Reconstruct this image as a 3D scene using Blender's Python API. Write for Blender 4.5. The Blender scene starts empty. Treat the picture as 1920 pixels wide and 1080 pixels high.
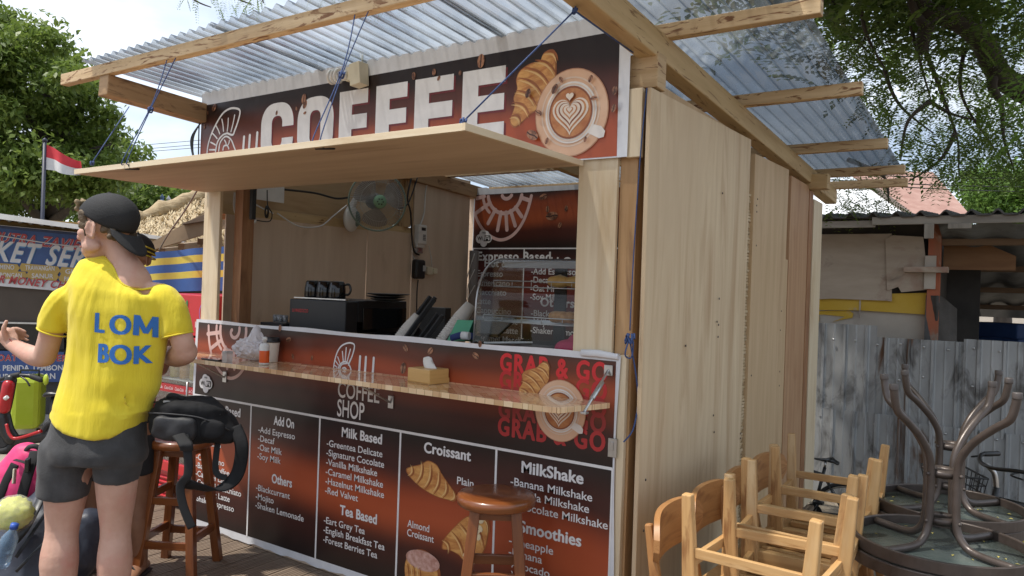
import bpy, bmesh, math, random
import numpy as np
from mathutils import Vector, Matrix
from mathutils.bvhtree import BVHTree
from mathutils.geometry import tessellate_polygon
random.seed(7); RNG = np.random.default_rng(7)
SC = bpy.context.scene; COL = SC.collection
PI = math.pi; rad = math.radians
V = Vector

# ------------------------------------------------------------------ camera
FPX = 1408.9                                   # focal length in photograph pixels (1920 wide)
EYE = V((1.3943, -2.9149, 1.5961))
YAW, PITCH, ROLL = rad(-33.68), rad(0.05), rad(1.961)
FWD = V((math.sin(YAW)*math.cos(PITCH), math.cos(YAW)*math.cos(PITCH), math.sin(PITCH)))
_r = V((math.cos(YAW), -math.sin(YAW), 0)); _u = _r.cross(FWD)
RGT = _r*math.cos(ROLL) + _u*math.sin(ROLL); UPV = -_r*math.sin(ROLL) + _u*math.cos(ROLL)
cam = bpy.data.cameras.new('camera'); cam.lens = FPX/1920*36; cam.sensor_width = 36
cam.clip_start = .05; cam.clip_end = 600
camo = bpy.data.objects.new('camera', cam); COL.objects.link(camo); SC.camera = camo
camo.matrix_world = Matrix(((RGT.x, UPV.x, -FWD.x, EYE.x), (RGT.y, UPV.y, -FWD.y, EYE.y), (RGT.z, UPV.z, -FWD.z, EYE.z), (0, 0, 0, 1)))

# ------------------------------------------------------------------ light
SUN_EL, SUN_DIR = rad(66), V((-.62, -.79, 0)).normalized()      # direction towards the sun, on the ground
sd = (SUN_DIR*math.cos(SUN_EL) + V((0, 0, 1))*math.sin(SUN_EL)).normalized()
sun = bpy.data.lights.new('sun', 'SUN'); sun.energy = 2.5; sun.angle = rad(1.2); sun.color = (1, .95, .87)
suno = bpy.data.objects.new('sun', sun); COL.objects.link(suno)
suno.rotation_euler = sd.to_track_quat('Z', 'Y').to_euler(); suno.location = (0, 0, 20)
W = bpy.data.worlds.new('World'); SC.world = W; W.use_nodes = True
nt = W.node_tree; nt.nodes.clear(); N = nt.nodes.new; L = nt.links.new
sky = N('ShaderNodeTexSky'); sky.sky_type = 'NISHITA'; sky.sun_disc = False
sky.sun_elevation = SUN_EL; sky.sun_rotation = math.atan2(sd.x, sd.y); sky.dust_density = 2.0; sky.ozone_density = 1
b1 = N('ShaderNodeBackground'); b1.inputs[1].default_value = .15; L(sky.outputs[0], b1.inputs[0])
tc = N('ShaderNodeTexCoord'); mp_ = N('ShaderNodeMapping'); mp_.inputs['Scale'].default_value = (1.5, 1.5, 4.2)
L(tc.outputs['Generated'], mp_.inputs[0])
nz = N('ShaderNodeTexNoise'); nz.inputs['Scale'].default_value = 1.7; nz.inputs['Detail'].default_value = 7; nz.inputs['Roughness'].default_value = .52
L(mp_.outputs[0], nz.inputs['Vector'])
cr = N('ShaderNodeValToRGB'); cr.color_ramp.elements[0].position = .30; cr.color_ramp.elements[1].position = .60
cr.color_ramp.elements[0].color = (.55, .55, .55, 1); cr.color_ramp.elements[1].color = (1, 1, 1, 1)
L(nz.outputs[0], cr.inputs[0])
nz2 = N('ShaderNodeTexNoise'); nz2.inputs['Scale'].default_value = 2.6; nz2.inputs['Detail'].default_value = 6; L(mp_.outputs[0], nz2.inputs['Vector'])
cr2 = N('ShaderNodeValToRGB'); cr2.color_ramp.elements[0].position = .38; cr2.color_ramp.elements[1].position = .74
cr2.color_ramp.elements[0].color = (.36, .43, .54, 1); cr2.color_ramp.elements[1].color = (.92, .95, 1, 1); L(nz2.outputs[0], cr2.inputs[0])
b2 = N('ShaderNodeBackground'); b2.inputs[1].default_value = .92; L(cr2.outputs[0], b2.inputs[0])
ms = N('ShaderNodeMixShader'); L(cr.outputs[0], ms.inputs[0]); L(b1.outputs[0], ms.inputs[1]); L(b2.outputs[0], ms.inputs[2])
wo = N('ShaderNodeOutputWorld'); L(ms.outputs[0], wo.inputs[0])
SC.view_settings.view_transform = 'Standard'; SC.view_settings.look = 'None'; SC.view_settings.gamma = 1
SC.view_settings.exposure = .86
SC.cycles.max_bounces = 8; SC.cycles.transparent_max_bounces = 24; SC.cycles.use_denoising = True
SC.cycles.caustics_reflective = False; SC.cycles.caustics_refractive = False

# ------------------------------------------------------------------ points read off the photograph, at their real depth
def ray(px, py): return FWD + RGT*((px-960)/FPX) - UPV*((py-540)/FPX)
def at_x(px, py, x): d = ray(px, py); return EYE + d*((x-EYE.x)/d.x)
def at_y(px, py, y): d = ray(px, py); return EYE + d*((y-EYE.y)/d.y)
def at_z(px, py, z): d = ray(px, py); return EYE + d*((z-EYE.z)/d.z)
def at_t(px, py, t): return EYE + ray(px, py)*t

# ------------------------------------------------------------------ mesh building
INV = {}
def tag(o, label=None, cat=None, group=None, kind=None):
    if label: o['label'] = label
    if cat: o['category'] = cat
    if group: o['group'] = group
    if kind: o['kind'] = kind
    return o
def thing(name, label, cat, loc=(0, 0, 0), rotz=0, group=None, local=False):
    o = bpy.data.objects.new(name, None); COL.objects.link(o); o.empty_display_size = .1
    o.location = loc; o.rotation_euler = (0, 0, rotz)
    INV[o.name] = Matrix.Identity(4) if local else (Matrix.Translation(V(loc)) @ Matrix.Rotation(rotz, 4, 'Z')).inverted()
    return tag(o, label, cat, group)
def children(o): return [c for c in bpy.data.objects if c.parent == o]
def copy_tree(o, parent=None):
    c = o.copy(); COL.objects.link(c)
    if parent is not None: c.parent = parent
    for ch in children(o): copy_tree(ch, c)
    return c

class MB:
    def __init__(s): s.v = []; s.f = []; s.uv = []; s.mi = []; s.sm = []
    def add(s, pts, faces, uvs=None, mi=0, sm=False):
        n = len(s.v); s.v += [V(p) for p in pts]
        for k, f in enumerate(faces):
            s.f.append([n+i for i in f]); s.mi.append(mi); s.sm.append(sm)
            s.uv.append(uvs[k] if uvs else [(0, 0)]*len(f))
        return s
    def hexa(s, P, g=0, mi=0, dims=None):
        # P: 8 corners index = x+2y+4z of a box frame; g: grain axis
        P = [V(p) for p in P]
        d = dims or [(P[1]-P[0]).length, (P[2]-P[0]).length, (P[4]-P[0]).length]
        F = [(0, 2, 3, 1), (4, 5, 7, 6), (0, 1, 5, 4), (2, 6, 7, 3), (0, 4, 6, 2), (1, 3, 7, 5)]
        ax = [(0, 1), (0, 1), (0, 2), (0, 2), (1, 2), (1, 2)]
        ou, ov = random.random()*9, random.random()*9
        uvs = []
        for k, (f, (a, b)) in enumerate(zip(F, ax)):
            if b == g: a, b = b, a
            uu = []
            for i in f:
                c = (i & 1, (i >> 1) & 1, (i >> 2) & 1)
                uu.append((c[a]*d[a]+ou, c[b]*d[b]+ov+k*.37))
            uvs.append(uu)
        return s.add(P, F, uvs, mi)
    def box(s, a, b, g=None, mi=0):
        a, b = V(a), V(b); lo = [min(a[i], b[i]) for i in range(3)]; hi = [max(a[i], b[i]) for i in range(3)]
        d = [hi[i]-lo[i] for i in range(3)]
        if g is None: g = d.index(max(d))
        P = [(hi[0] if i & 1 else lo[0], hi[1] if i & 2 else lo[1], hi[2] if i & 4 else lo[2]) for i in range(8)]
        return s.hexa(P, g, mi, d)
    def beam(s, p0, p1, w, h, up=(0, 0, 1), mi=0, w1=None, h1=None):
        # square section along p0->p1; w across, h along up
        p0, p1 = V(p0), V(p1); t = (p1-p0).normalized(); up = V(up)
        a = t.cross(up)
        if a.length < 1e-4: a = t.cross(V((1, 0, 0)))
        a.normalize(); b = a.cross(t).normalized()
        w1 = w if w1 is None else w1; h1 = h if h1 is None else h1
        P = []
        for i in range(8):
            q, ww, hh = (p1, w1, h1) if i & 1 else (p0, w, h)
            P.append(q + a*(ww/2 if i & 2 else -ww/2) + b*(hh/2 if i & 4 else -hh/2))
        return s.hexa(P, 0, mi, [(p1-p0).length, w, h])
    def tube(s, path, r, n=8, mi=0, cap=True, ref=None, ratio=1.0, closed=False, sm=True, dome=False):
        path = [V(p) for p in path]; m = len(path)
        R = [r]*m if not hasattr(r, '__len__') else list(r)
        RT = [ratio]*m if not hasattr(ratio, '__len__') else list(ratio)
        if dome:
            def ext(p, q, r0, rt):
                d = (p-q).normalized(); return [(p+d*r0*k*min(1, rt), r0*math.sqrt(max(0.0004, 1-k*k))) for k in (.5, .85, 1)]
            A = ext(path[0], path[1], R[0], RT[0])[::-1]; B = ext(path[-1], path[-2], R[-1], RT[-1])
            path = [a[0] for a in A]+path+[b[0] for b in B]; R = [a[1] for a in A]+R+[b[1] for b in B]
            RT = [RT[0]]*3+RT+[RT[-1]]*3; m = len(path)
        pts = []; a = None; L_ = 0; us = []
        for i in range(m):
            if closed: t = path[(i+1) % m]-path[i-1]
            else: t = path[min(i+1, m-1)]-path[max(i-1, 0)]
            if t.length < 1e-9: t = V((0, 0, 1))
            t.normalize()
            if i: L_ += (path[i]-path[i-1]).length
            us.append(L_)
            base = V(ref) if ref is not None else (a if a is not None else (V((0, 0, 1)) if abs(t.z) < .9 else V((1, 0, 0))))
            a2 = base - t*base.dot(t)
            if a2.length < 1e-5: a2 = t.orthogonal()
            a = a2.normalized(); b = t.cross(a)
            for k in range(n):
                th = 2*PI*k/n
                pts.append(path[i]+a*(R[i]*math.cos(th))+b*(R[i]*RT[i]*math.sin(th)))
        F = []; U = []; off = random.random()*5
        for i in range(m if closed else m-1):
            j = (i+1) % m
            for k in range(n):
                k2 = (k+1) % n; F.append((i*n+k, i*n+k2, j*n+k2, j*n+k))
                u0, u1 = us[i]+off, (us[j] if j else us[-1]+.05)+off
                U.append([(u0, k/n), (u0, (k+1)/n), (u1, (k+1)/n), (u1, k/n)])
        s.add(pts, F, U, mi, sm)
        if cap and not closed:
            c0 = len(s.v)-len(pts)
            s.f.append([c0+k for k in range(n)][::-1]); s.f.append([c0+(m-1)*n+k for k in range(n)])
            s.mi += [mi, mi]; s.sm += [False, False]; s.uv += [[(0, 0)]*n]*2
        return s
    def lathe(s, prof, c=(0, 0, 0), n=24, mi=0, M=None, sm=True, cap=True):
        c = V(c); pts = []
        for r, z in prof:
            for k in range(n):
                th = 2*PI*k/n; p = V((max(r, 1e-4)*math.cos(th), max(r, 1e-4)*math.sin(th), z))
                if M is not None: p = M @ p
                pts.append(c+p)
        F = []; U = []; m = len(prof); L_ = 0
        for i in range(m-1):
            dl = math.hypot(prof[i+1][0]-prof[i][0], prof[i+1][1]-prof[i][1])
            for k in range(n):
                k2 = (k+1) % n; F.append((i*n+k, i*n+k2, (i+1)*n+k2, (i+1)*n+k))
                U.append([(k/n, L_), ((k+1)/n, L_), ((k+1)/n, L_+dl), (k/n, L_+dl)])
            L_ += dl
        s.add(pts, F, U, mi, sm)
        c0 = len(s.v)-len(pts)
        if cap and prof[0][0] > 1e-3: s.f.append([c0+k for k in range(n)][::-1]); s.mi.append(mi); s.sm.append(False); s.uv.append([(0, 0)]*n)
        if cap and prof[-1][0] > 1e-3: s.f.append([c0+(m-1)*n+k for k in range(n)]); s.mi.append(mi); s.sm.append(False); s.uv.append([(0, 0)]*n)
        return s
    def ball(s, c, r, n=16, m=10, mi=0, M=None):
        r = V(r) if hasattr(r, '__len__') else V((r, r, r)); pts = []; c = V(c)
        for i in range(m+1):
            ph = -PI/2+PI*i/m
            for k in range(n):
                th = 2*PI*k/n; p = V((r.x*max(math.cos(ph), 1e-3)*math.cos(th), r.y*max(math.cos(ph), 1e-3)*math.sin(th), r.z*math.sin(ph)))
                if M is not None: p = M @ p
                pts.append(c+p)
        F = [(i*n+k, i*n+(k+1) % n, (i+1)*n+(k+1) % n, (i+1)*n+k) for i in range(m) for k in range(n)]
        U = [[(k/n, i/m), ((k+1)/n, i/m), ((k+1)/n, (i+1)/m), (k/n, (i+1)/m)] for i in range(m) for k in range(n)]
        s.add(pts, F, U, mi, True)
        c0 = len(s.v)-len(pts); s.f.append([c0+k for k in range(n)][::-1]); s.f.append([c0+m*n+k for k in range(n)])
        s.mi += [mi]*2; s.sm += [True]*2; s.uv += [[(0, 0)]*n]*2
        return s
    def prism(s, poly, thick, fr, mi=0, uvscale=1):
        # poly: list of (u,v); fr(u,v,w) -> point; extruded 0..thick in w
        n = len(poly); A = [fr(u, v, 0) for u, v in poly]; B = [fr(u, v, thick) for u, v in poly]
        tri = tessellate_polygon([[V((u, v, 0)) for u, v in poly]])
        F = [list(t)[::-1] for t in tri]+[[n+i for i in t] for t in tri]
        U = [[(poly[i][0]*uvscale, poly[i][1]*uvscale) for i in t][::-1] for t in tri]+[[(poly[i][0]*uvscale, poly[i][1]*uvscale) for i in t] for t in tri]
        Ls = 0
        for i in range(n):
            j = (i+1) % n; dl = math.hypot(poly[j][0]-poly[i][0], poly[j][1]-poly[i][1])
            F.append([i, j, n+j, n+i]); U.append([(Ls, 0), (Ls+dl, 0), (Ls+dl, thick), (Ls, thick)]); Ls += dl
        return s.add(A+B, F, U, mi)
    def grid(s, fn, nu, nv, mi=0, sm=True, uvs=(1, 1)):
        pts = [fn(i/nu, j/nv) for j in range(nv+1) for i in range(nu+1)]
        F = []; U = []
        for j in range(nv):
            for i in range(nu):
                a = j*(nu+1)+i; F.append((a, a+1, a+nu+2, a+nu+1))
                U.append([(i/nu*uvs[0], j/nv*uvs[1]), ((i+1)/nu*uvs[0], j/nv*uvs[1]), ((i+1)/nu*uvs[0], (j+1)/nv*uvs[1]), (i/nu*uvs[0], (j+1)/nv*uvs[1])])
        return s.add(pts, F, U, mi, sm)
    def mesh(s, name, off=None):
        me = bpy.data.meshes.new(name)
        me.from_pydata([tuple(p) for p in s.v], [], s.f)
        me.polygons.foreach_set('use_smooth', s.sm); me.polygons.foreach_set('material_index', s.mi)
        ul = me.uv_layers.new(name='UVMap'); fl = [c for u in s.uv for p in u for c in p]
        ul.data.foreach_set('uv', fl)
        me.update(); return me
    def build(s, name, mats, parent=None, bevel=0, fix=True, solid=0):
        if parent is None:
            xs = [p.x for p in s.v]; ys = [p.y for p in s.v]; zs = [p.z for p in s.v]
            o_ = V(((min(xs)+max(xs))/2, (min(ys)+max(ys))/2, min(zs)))
            s.v = [p-o_ for p in s.v]
        else:
            M = INV.get(parent.name, None)
            if M is not None and M != Matrix.Identity(4): s.v = [M @ p for p in s.v]
            o_ = V((0, 0, 0))
        me = s.mesh(name); o = bpy.data.objects.new(name, me); COL.objects.link(o); o.location = o_
        for m in (mats if isinstance(mats, (list, tuple)) else [mats]): me.materials.append(m)
        if fix:
            bm = bmesh.new(); bm.from_mesh(me); bmesh.ops.recalc_face_normals(bm, faces=bm.faces); bm.to_mesh(me); bm.free()
        if parent is not None:
            o.parent = parent; INV[o.name] = INV.get(parent.name, Matrix.Identity(4))
        else: INV[o.name] = Matrix.Translation(o_).inverted()
        if bevel:
            b = o.modifiers.new('bevel', 'BEVEL'); b.width = bevel; b.segments = 2; b.limit_method = 'ANGLE'; b.angle_limit = rad(40); b.harden_normals = False
        if solid:
            b = o.modifiers.new('solid', 'SOLIDIFY'); b.thickness = solid; b.offset = 0
        return o

def bez(pts, n=8):
    # smooth path through points (Catmull-Rom)
    P = [V(p) for p in pts]; out = []
    for i in range(len(P)-1):
        a = P[max(i-1, 0)]; b = P[i]; c = P[i+1]; d = P[min(i+2, len(P)-1)]
        for k in range(n):
            t = k/n; out.append(.5*((2*b)+(c-a)*t+(2*a-5*b+4*c-d)*t*t+(3*b-a-3*c+d)*t**3))
    out.append(P[-1]); return out
def lerp(a, b, t): return a+(b-a)*t

def remesh(mb, name, voxel, smooth=4, mats=None, parent=None):
    me = mb.mesh('tmp'); o = bpy.data.objects.new('tmp', me); COL.objects.link(o)
    bm = bmesh.new(); bm.from_mesh(me); bmesh.ops.recalc_face_normals(bm, faces=bm.faces); bm.to_mesh(me); bm.free()
    r = o.modifiers.new('r', 'REMESH'); r.mode = 'VOXEL'; r.voxel_size = voxel; r.use_smooth_shade = True
    if smooth: sm = o.modifiers.new('s', 'SMOOTH'); sm.iterations = smooth; sm.factor = .5
    dg = bpy.context.evaluated_depsgraph_get(); dg.update()
    m2 = bpy.data.meshes.new_from_object(o.evaluated_get(dg), depsgraph=dg); m2.name = name
    bpy.data.objects.remove(o); bpy.data.meshes.remove(me)
    m2.polygons.foreach_set('use_smooth', [True]*len(m2.polygons)); m2.materials.clear()
    for m in (mats if isinstance(mats, (list, tuple)) else [mats]): m2.materials.append(m)
    ob = bpy.data.objects.new(name, m2); COL.objects.link(ob)
    if parent is not None:
        M = INV.get(parent.name, Matrix.Identity(4))
        m2.transform(M); ob.parent = parent; INV[ob.name] = M
    return ob

# ------------------------------------------------------------------ materials
MATS = {}
def pm(name, c1, c2=None, sc=(6, 6, 6), coord='Object', detail=5, lo=.35, hi=.65, rough=.6, metal=0, bump=0, bsc=None, stain=None, stain2=None, spec=.5, trans=0, alpha=1, coat=0, sheen=0, rv=0, sss=0, dist=0, orand=0):
    if name in MATS: return MATS[name]
    m = bpy.data.materials.new(name); m.use_nodes = True; t = m.node_tree; n = t.nodes.new; l = t.links.new
    b = t.nodes['Principled BSDF']
    b.inputs['Roughness'].default_value = rough; b.inputs['Metallic'].default_value = metal; b.inputs['Specular IOR Level'].default_value = spec
    b.inputs['Transmission Weight'].default_value = trans; b.inputs['Alpha'].default_value = alpha
    b.inputs['Coat Weight'].default_value = coat; b.inputs['Coat Roughness'].default_value = .12
    b.inputs['Sheen Weight'].default_value = sheen
    if sss: b.inputs['Subsurface Weight'].default_value = sss; b.inputs['Subsurface Radius'].default_value = (.012, .005, .003); b.inputs['Subsurface Scale'].default_value = 1
    c4 = lambda c: (*c, 1)
    b.inputs['Base Color'].default_value = c4(c1)
    tcn = n('ShaderNodeTexCoord')
    def noise(scale, det=detail, off=0, ds=dist):
        mp = n('ShaderNodeMapping'); mp.inputs['Scale'].default_value = scale; mp.inputs['Location'].default_value = (off, off*.7, off*.3)
        l(tcn.outputs[coord], mp.inputs[0]); z = n('ShaderNodeTexNoise'); z.inputs['Scale'].default_value = 1; z.inputs['Detail'].default_value = det
        z.inputs['Roughness'].default_value = .6; z.inputs['Distortion'].default_value = ds
        l(mp.outputs[0], z.inputs['Vector']); return z.outputs[0]
    def ramp(src, a, c):
        r = n('ShaderNodeMapRange'); r.inputs[1].default_value = a; r.inputs[2].default_value = c; l(src, r.inputs[0]); return r.outputs[0]
    def mix(f, A, B):
        x = n('ShaderNodeMix'); x.data_type = 'RGBA'; l(f, x.inputs[0])
        for s_, k in ((A, 6), (B, 7)):
            if isinstance(s_, tuple): x.inputs[k].default_value = c4(s_)
            else: l(s_, x.inputs[k])
        return x.outputs[2]
    cur = None
    if c2 is not None:
        z = noise(sc); cur = mix(ramp(z, lo, hi), c1, c2)
    for i, st in enumerate((stain, stain2)):
        if st: cur = mix(ramp(noise(st[1], 6, 3+i*5, st[4] if len(st) > 4 else .6), st[2], st[3]), cur if cur is not None else c1, st[0])
    if orand and cur is not None:      # pieces of timber differ a little from one another
        oi = n('ShaderNodeObjectInfo'); r_ = n('ShaderNodeMapRange'); r_.inputs[3].default_value = 1-orand; r_.inputs[4].default_value = 1+orand*.6; l(oi.outputs['Random'], r_.inputs[0])
        hs_ = n('ShaderNodeHueSaturation'); l(cur, hs_.inputs['Color']); l(r_.outputs[0], hs_.inputs['Value']); cur = hs_.outputs[0]
    if cur is not None: l(cur, b.inputs['Base Color'])
    if rv:
        z = noise(tuple(k*.7 for k in sc), 4, 11); r = n('ShaderNodeMapRange'); r.inputs[1].default_value = .3; r.inputs[2].default_value = .7
        r.inputs[3].default_value = max(0, rough-rv); r.inputs[4].default_value = min(1, rough+rv); l(z, r.inputs[0]); l(r.outputs[0], b.inputs['Roughness'])
    if bump:
        bp = n('ShaderNodeBump'); bp.inputs['Strength'].default_value = bump; bp.inputs['Distance'].default_value = .01
        l(noise(bsc or sc, 5, 2), bp.inputs['Height']); l(bp.outputs[0], b.inputs['Normal'])
    MATS[name] = m; return m
def flat(name, c, rough=.5, **k): return pm(name, c, tuple(x*.86 for x in c), (7, 7, 7), rough=rough, **k)

PLY = pm('plywood_light', (.61, .46, .285), (.71, .565, .375), (.55, 6, 1), 'UV', rough=.62, bump=.035, dist=2.2, lo=.3, hi=.7, stain=((.50, .345, .20), (.7, 7, 1), .48, .70, 1.6), stain2=((.60, .455, .29), (.55, 1.5, 1), .48, .66))
PLYW = pm('plywood_warm', (.50, .345, .19), (.585, .42, .25), (.6, 7, 1), 'UV', rough=.6, bump=.1, dist=1.8, stain=((.36, .20, .10), (.8, 3.5, 1), .55, .8))
PLYIN = pm('plywood_inside', (.58, .44, .32), (.66, .52, .39), (.9, 9, 1), 'UV', rough=.65, bump=.08, stain=((.34, .22, .13), (1.2, 2.5, 1), .6, .8))
PINE = pm('pine_lumber', (.54, .37, .195), (.68, .505, .30), (1.2, 24, 1), 'UV', rough=.65, bump=.25, orand=.15, stain=((.20, .085, .03), (3.2, 17, 1), .55, .62, 2.6), stain2=((.44, .29, .15), (.8, 8, 1), .5, .75))
PINEC = pm('pine_clean', (.66, .53, .35), (.74, .625, .45), (1.2, 26, 1), 'UV', rough=.6, bump=.12, stain=((.50, .34, .18), (1, 6, 1), .55, .8))
BROWNW = pm('brown_lumber', (.26, .12, .052), (.38, .195, .09), (2, 22, 1), 'UV', rough=.6, bump=.3, stain=((.16, .07, .03), (3, 9, 1), .5, .8))
REDW = pm('reddish_board', (.40, .225, .115), (.49, .30, .165), (1.2, 20, 1), 'UV', rough=.6, bump=.2, stain=((.31, .14, .06), (1.4, 5, 1), .5, .8))
RAFTW = pm('rafter_wood', (.50, .35, .175), (.60, .44, .235), (1.4, 20, 1), 'UV', rough=.65, bump=.25, stain=((.22, .12, .05), (2.2, 16, 1), .59, .66, 2.5), stain2=((.40, .25, .11), (1, 6, 1), .5, .75))
DARKRAFT = pm('rafter_weathered', (.30, .185, .09), (.40, .255, .135), (1.4, 20, 1), 'UV', rough=.7, bump=.3, stain=((.13, .065, .03), (2.4, 9, 1), .55, .68, 2))
STOOLW = pm('stool_wood', (.15, .042, .011), (.24, .078, .021), (2.2, 24, 1), 'UV', rough=.32, bump=.06, coat=.35, stain=((.11, .03, .009), (1.2, 7, 1), .5, .8))
TEAK = pm('teak', (.47, .255, .095), (.63, .395, .175), (1.6, 22, 1), 'UV', rough=.5, bump=.08, dist=1.2, lo=.3, hi=.7, orand=.22, stain=((.30, .14, .05), (2.2, 14, 1), .56, .70, 2.0), stain2=((.66, .47, .26), (1.2, 6, 1), .55, .72))
TEAKD = pm('teak_dark', (.36, .165, .055), (.46, .23, .085), (2.5, 26, 1), 'UV', rough=.45, bump=.08, dist=1.0, orand=.15, stain=((.22, .085, .028), (1.6, 9, 1), .53, .70, 1.8))
BAMB = pm('bamboo_box', (.58, .34, .11), (.66, .41, .15), (2, 40, 1), 'UV', rough=.45, coat=.1)
WHITE = flat('white_plastic', (.74, .74, .72), .4)
CREAM = flat('cream_plastic', (.72, .66, .50), .4)
BLACK = flat('black_plastic', (.014, .014, .015), .35)
BLACKM = flat('black_matt', (.02, .02, .021), .7)
STEEL = pm('steel', (.55, .55, .54), (.45, .45, .45), (20, 20, 20), rough=.3, metal=1)
PAPER = flat('paper_white', (.78, .78, .76), .8)
VINYLW = flat('vinyl_white', (.74, .75, .78), .35)
ROPEB = pm('blue_rope', (.025, .05, .15), (.045, .085, .22), (80, 80, 80), rough=.7)
# ------------------------------------------------------------------ the setting
GROUND = pm('dirt_ground', (.20, .165, .125), (.30, .25, .19), (1.4, 1.4, 1.4), rough=.95, bump=.6, bsc=(9, 9, 9), stain=((.12, .10, .075), (3, 3, 3), .5, .7))
PAVE = pm('pavement_stone', (.27, .23, .185), (.36, .31, .25), (2.2, 2.2, 2.2), rough=.9, bump=.4, bsc=(14, 14, 14), stain=((.17, .15, .12), (1.1, 1.1, 1.1), .5, .7))
DECKW = pm('deck_board', (.165, .118, .082), (.225, .165, .118), (.8, 9, 1), 'UV', rough=.75, bump=.25, bsc=(1, 60, 1), stain=((.12, .085, .06), (.6, 2.5, 1), .45, .75))
g = MB(); g.grid(lambda u, v: ((u-.5)*500, (v-.5)*500, -.42+.03*math.sin(u*900)*math.sin(v*700)*(1 if abs(u-.5) < .05 else 0)), 40, 40, uvs=(1, 1))
tag(g.build('ground', GROUND, fix=False), kind='structure')
g = MB(); g.box((-14, -7, -.4), (-4.3, 12, -.03)); tag(g.build('pavement', PAVE), kind='structure')
# composite deck boards run away from the counter, grooved, with open joints
g = MB(); x = -4.3; BW = .142
while x < 2.15:
    y0 = -6.0; random.seed(int(x*1000))
    cuts = [-6.0, -3.4+random.random()*1.2, -.2+random.random()*.9, 3.25 if x < .06 else 1.5]
    for a, b in zip(cuts[:-1], cuts[1:]):
        nr = 7
        for k in range(nr):      # ridges of the board face
            w = BW/nr; g.box((x+k*w+.002, a+.002, -.012), (x+k*w+w-.003, b-.002, 0), g=1)
        g.box((x+.001, a+.001, -.03), (x+BW-.001, b-.001, -.004), g=1)
    x += BW+.007
g.box((-4.3, -6, -.4), (.06, 3.25, -.034), g=1); g.box((.0605, -6, -.4), (2.12, 1.5, -.034), g=1)
tag(g.build('deck', DECKW), kind='structure')
random.seed(11)

# ------------------------------------------------------------------ the kiosk
kiosk = thing('coffee_kiosk', 'raw timber coffee kiosk under a see-through corrugated roof with its front flap propped open', 'kiosk', (-1.5, 1.5, 0))
def part(mb, name, mat, parent=kiosk, bevel=.003, label=None):
    o = mb.build(name, mat, parent, bevel)
    if label: o['label'] = label
    return o
# posts and boards of the front
m = MB(); m.box((-.222, .012, 1.30), (-.032, .034, 2.19), g=2); part(m, 'front_board', PINEC, label='pale plywood strip beside the serving window')
m = MB(); m.box((-2.925, .012, 1.30), (-2.80, .034, 2.19), g=2); part(m, 'front_board', PINEC)
m = MB(); m.box((-.03, .034, 0), (.052, .125, 2.46), g=2); part(m, 'post', pm('post_wood', (.40, .23, .10), (.50, .31, .155), (1.5, 24, 1), 'UV', rough=.65, bump=.3, stain=((.20, .10, .045), (1.6, 10, 1), .55, .72)))
m = MB(); m.box((.008, .004, 2.17), (.075, .033, 2.462), g=2); part(m, 'corner_board', PINEC)
m = MB(); m.box((.008, .004, 0), (.042, .033, 1.33), g=2); part(m, 'corner_board', PINEC)
m = MB(); m.box((-3.0, .036, 0), (-2.93, .11, 2.44), g=2); part(m, 'post', PINEC)
m = MB(); m.box((-2.77, .10, 0), (-2.69, .19, 2.46), g=2); part(m, 'post', BROWNW)
m = MB(); m.box((-2.665, .13, 1.98), (-2.635, .16, 2.46), g=2); part(m, 'corner_board', BLACKM)
m = MB(); m.box((-3.06, .034, 2.465), (.128, .128, 2.617)); part(m, 'header_beam', PINE, bevel=.006)
m = MB(); m.box((-3.0, 2.985, 2.415), (.03, 3.07, 2.53)); part(m, 'back_beam', PINE, bevel=.006)
RS = -.047                                                    # the roof falls to the back
def rz(y): return 2.72 + RS*y
m = MB(); m.beam((.076, -.95, rz(-.95)-.062), (.076, 3.95, rz(3.95)-.062), .092, .118); part(m, 'rafter', RAFTW, bevel=.006)
m = MB(); m.beam((-3.0, -.64, rz(-.64)-.062), (-3.0, 3.6, rz(3.6)-.062), .10, .120); part(m, 'rafter', DARKRAFT, bevel=.006)
m = MB(); m.beam((-1.5, .14, rz(.14)-.06), (-1.5, 3.6, rz(3.6)-.06), .06, .11); part(m, 'rafter', RAFTW, bevel=.006)
for y, x0, x1 in ((-.62, -3.49, .74), (.17, -3.1, .745), (1.27, -3.08, .725), (2.5, -3.1, .69), (3.36, -3.1, .70), (3.88, -2.9, .665)):
    m = MB(); m.beam((x0, y, rz(y)+.031), (x1, y, rz(y)+.024), .05, .066); part(m, 'purlin', PINE, bevel=.004)
# stub of the rear beam
m = MB(); m.box((-.02, 2.97, 2.415), (.235, 3.075, 2.528)); part(m, 'beam_end', RAFTW, bevel=.006)
# corrugated clear roofing, three overlapping sheets
RM = bpy.data.materials.new('clear_roofing'); RM.use_nodes = True; t = RM.node_tree; t.nodes.clear(); n = t.nodes.new; l = t.links.new
tr = n('ShaderNodeBsdfTransparent'); tr.inputs[0].default_value = (.74, .80, .85, 1)
rf = n('ShaderNodeBsdfRefraction'); rf.inputs['IOR'].default_value = 1.22; rf.inputs['Roughness'].default_value = .10; rf.inputs[0].default_value = (.62, .70, .78, 1)
gl = n('ShaderNodeBsdfGlossy'); gl.inputs['Roughness'].default_value = .12; gl.inputs[0].default_value = (.55, .62, .70, 1)
tl = n('ShaderNodeBsdfTranslucent'); tl.inputs[0].default_value = (.66, .72, .78, 1)
tcn = n('ShaderNodeTexCoord'); mpn = n('ShaderNodeMapping'); mpn.inputs['Scale'].default_value = (3, 1.2, 3); l(tcn.outputs['Object'], mpn.inputs[0])
zz = n('ShaderNodeTexNoise'); zz.inputs['Scale'].default_value = 1.6; zz.inputs['Detail'].default_value = 6; l(mpn.outputs[0], zz.inputs['Vector'])
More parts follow.
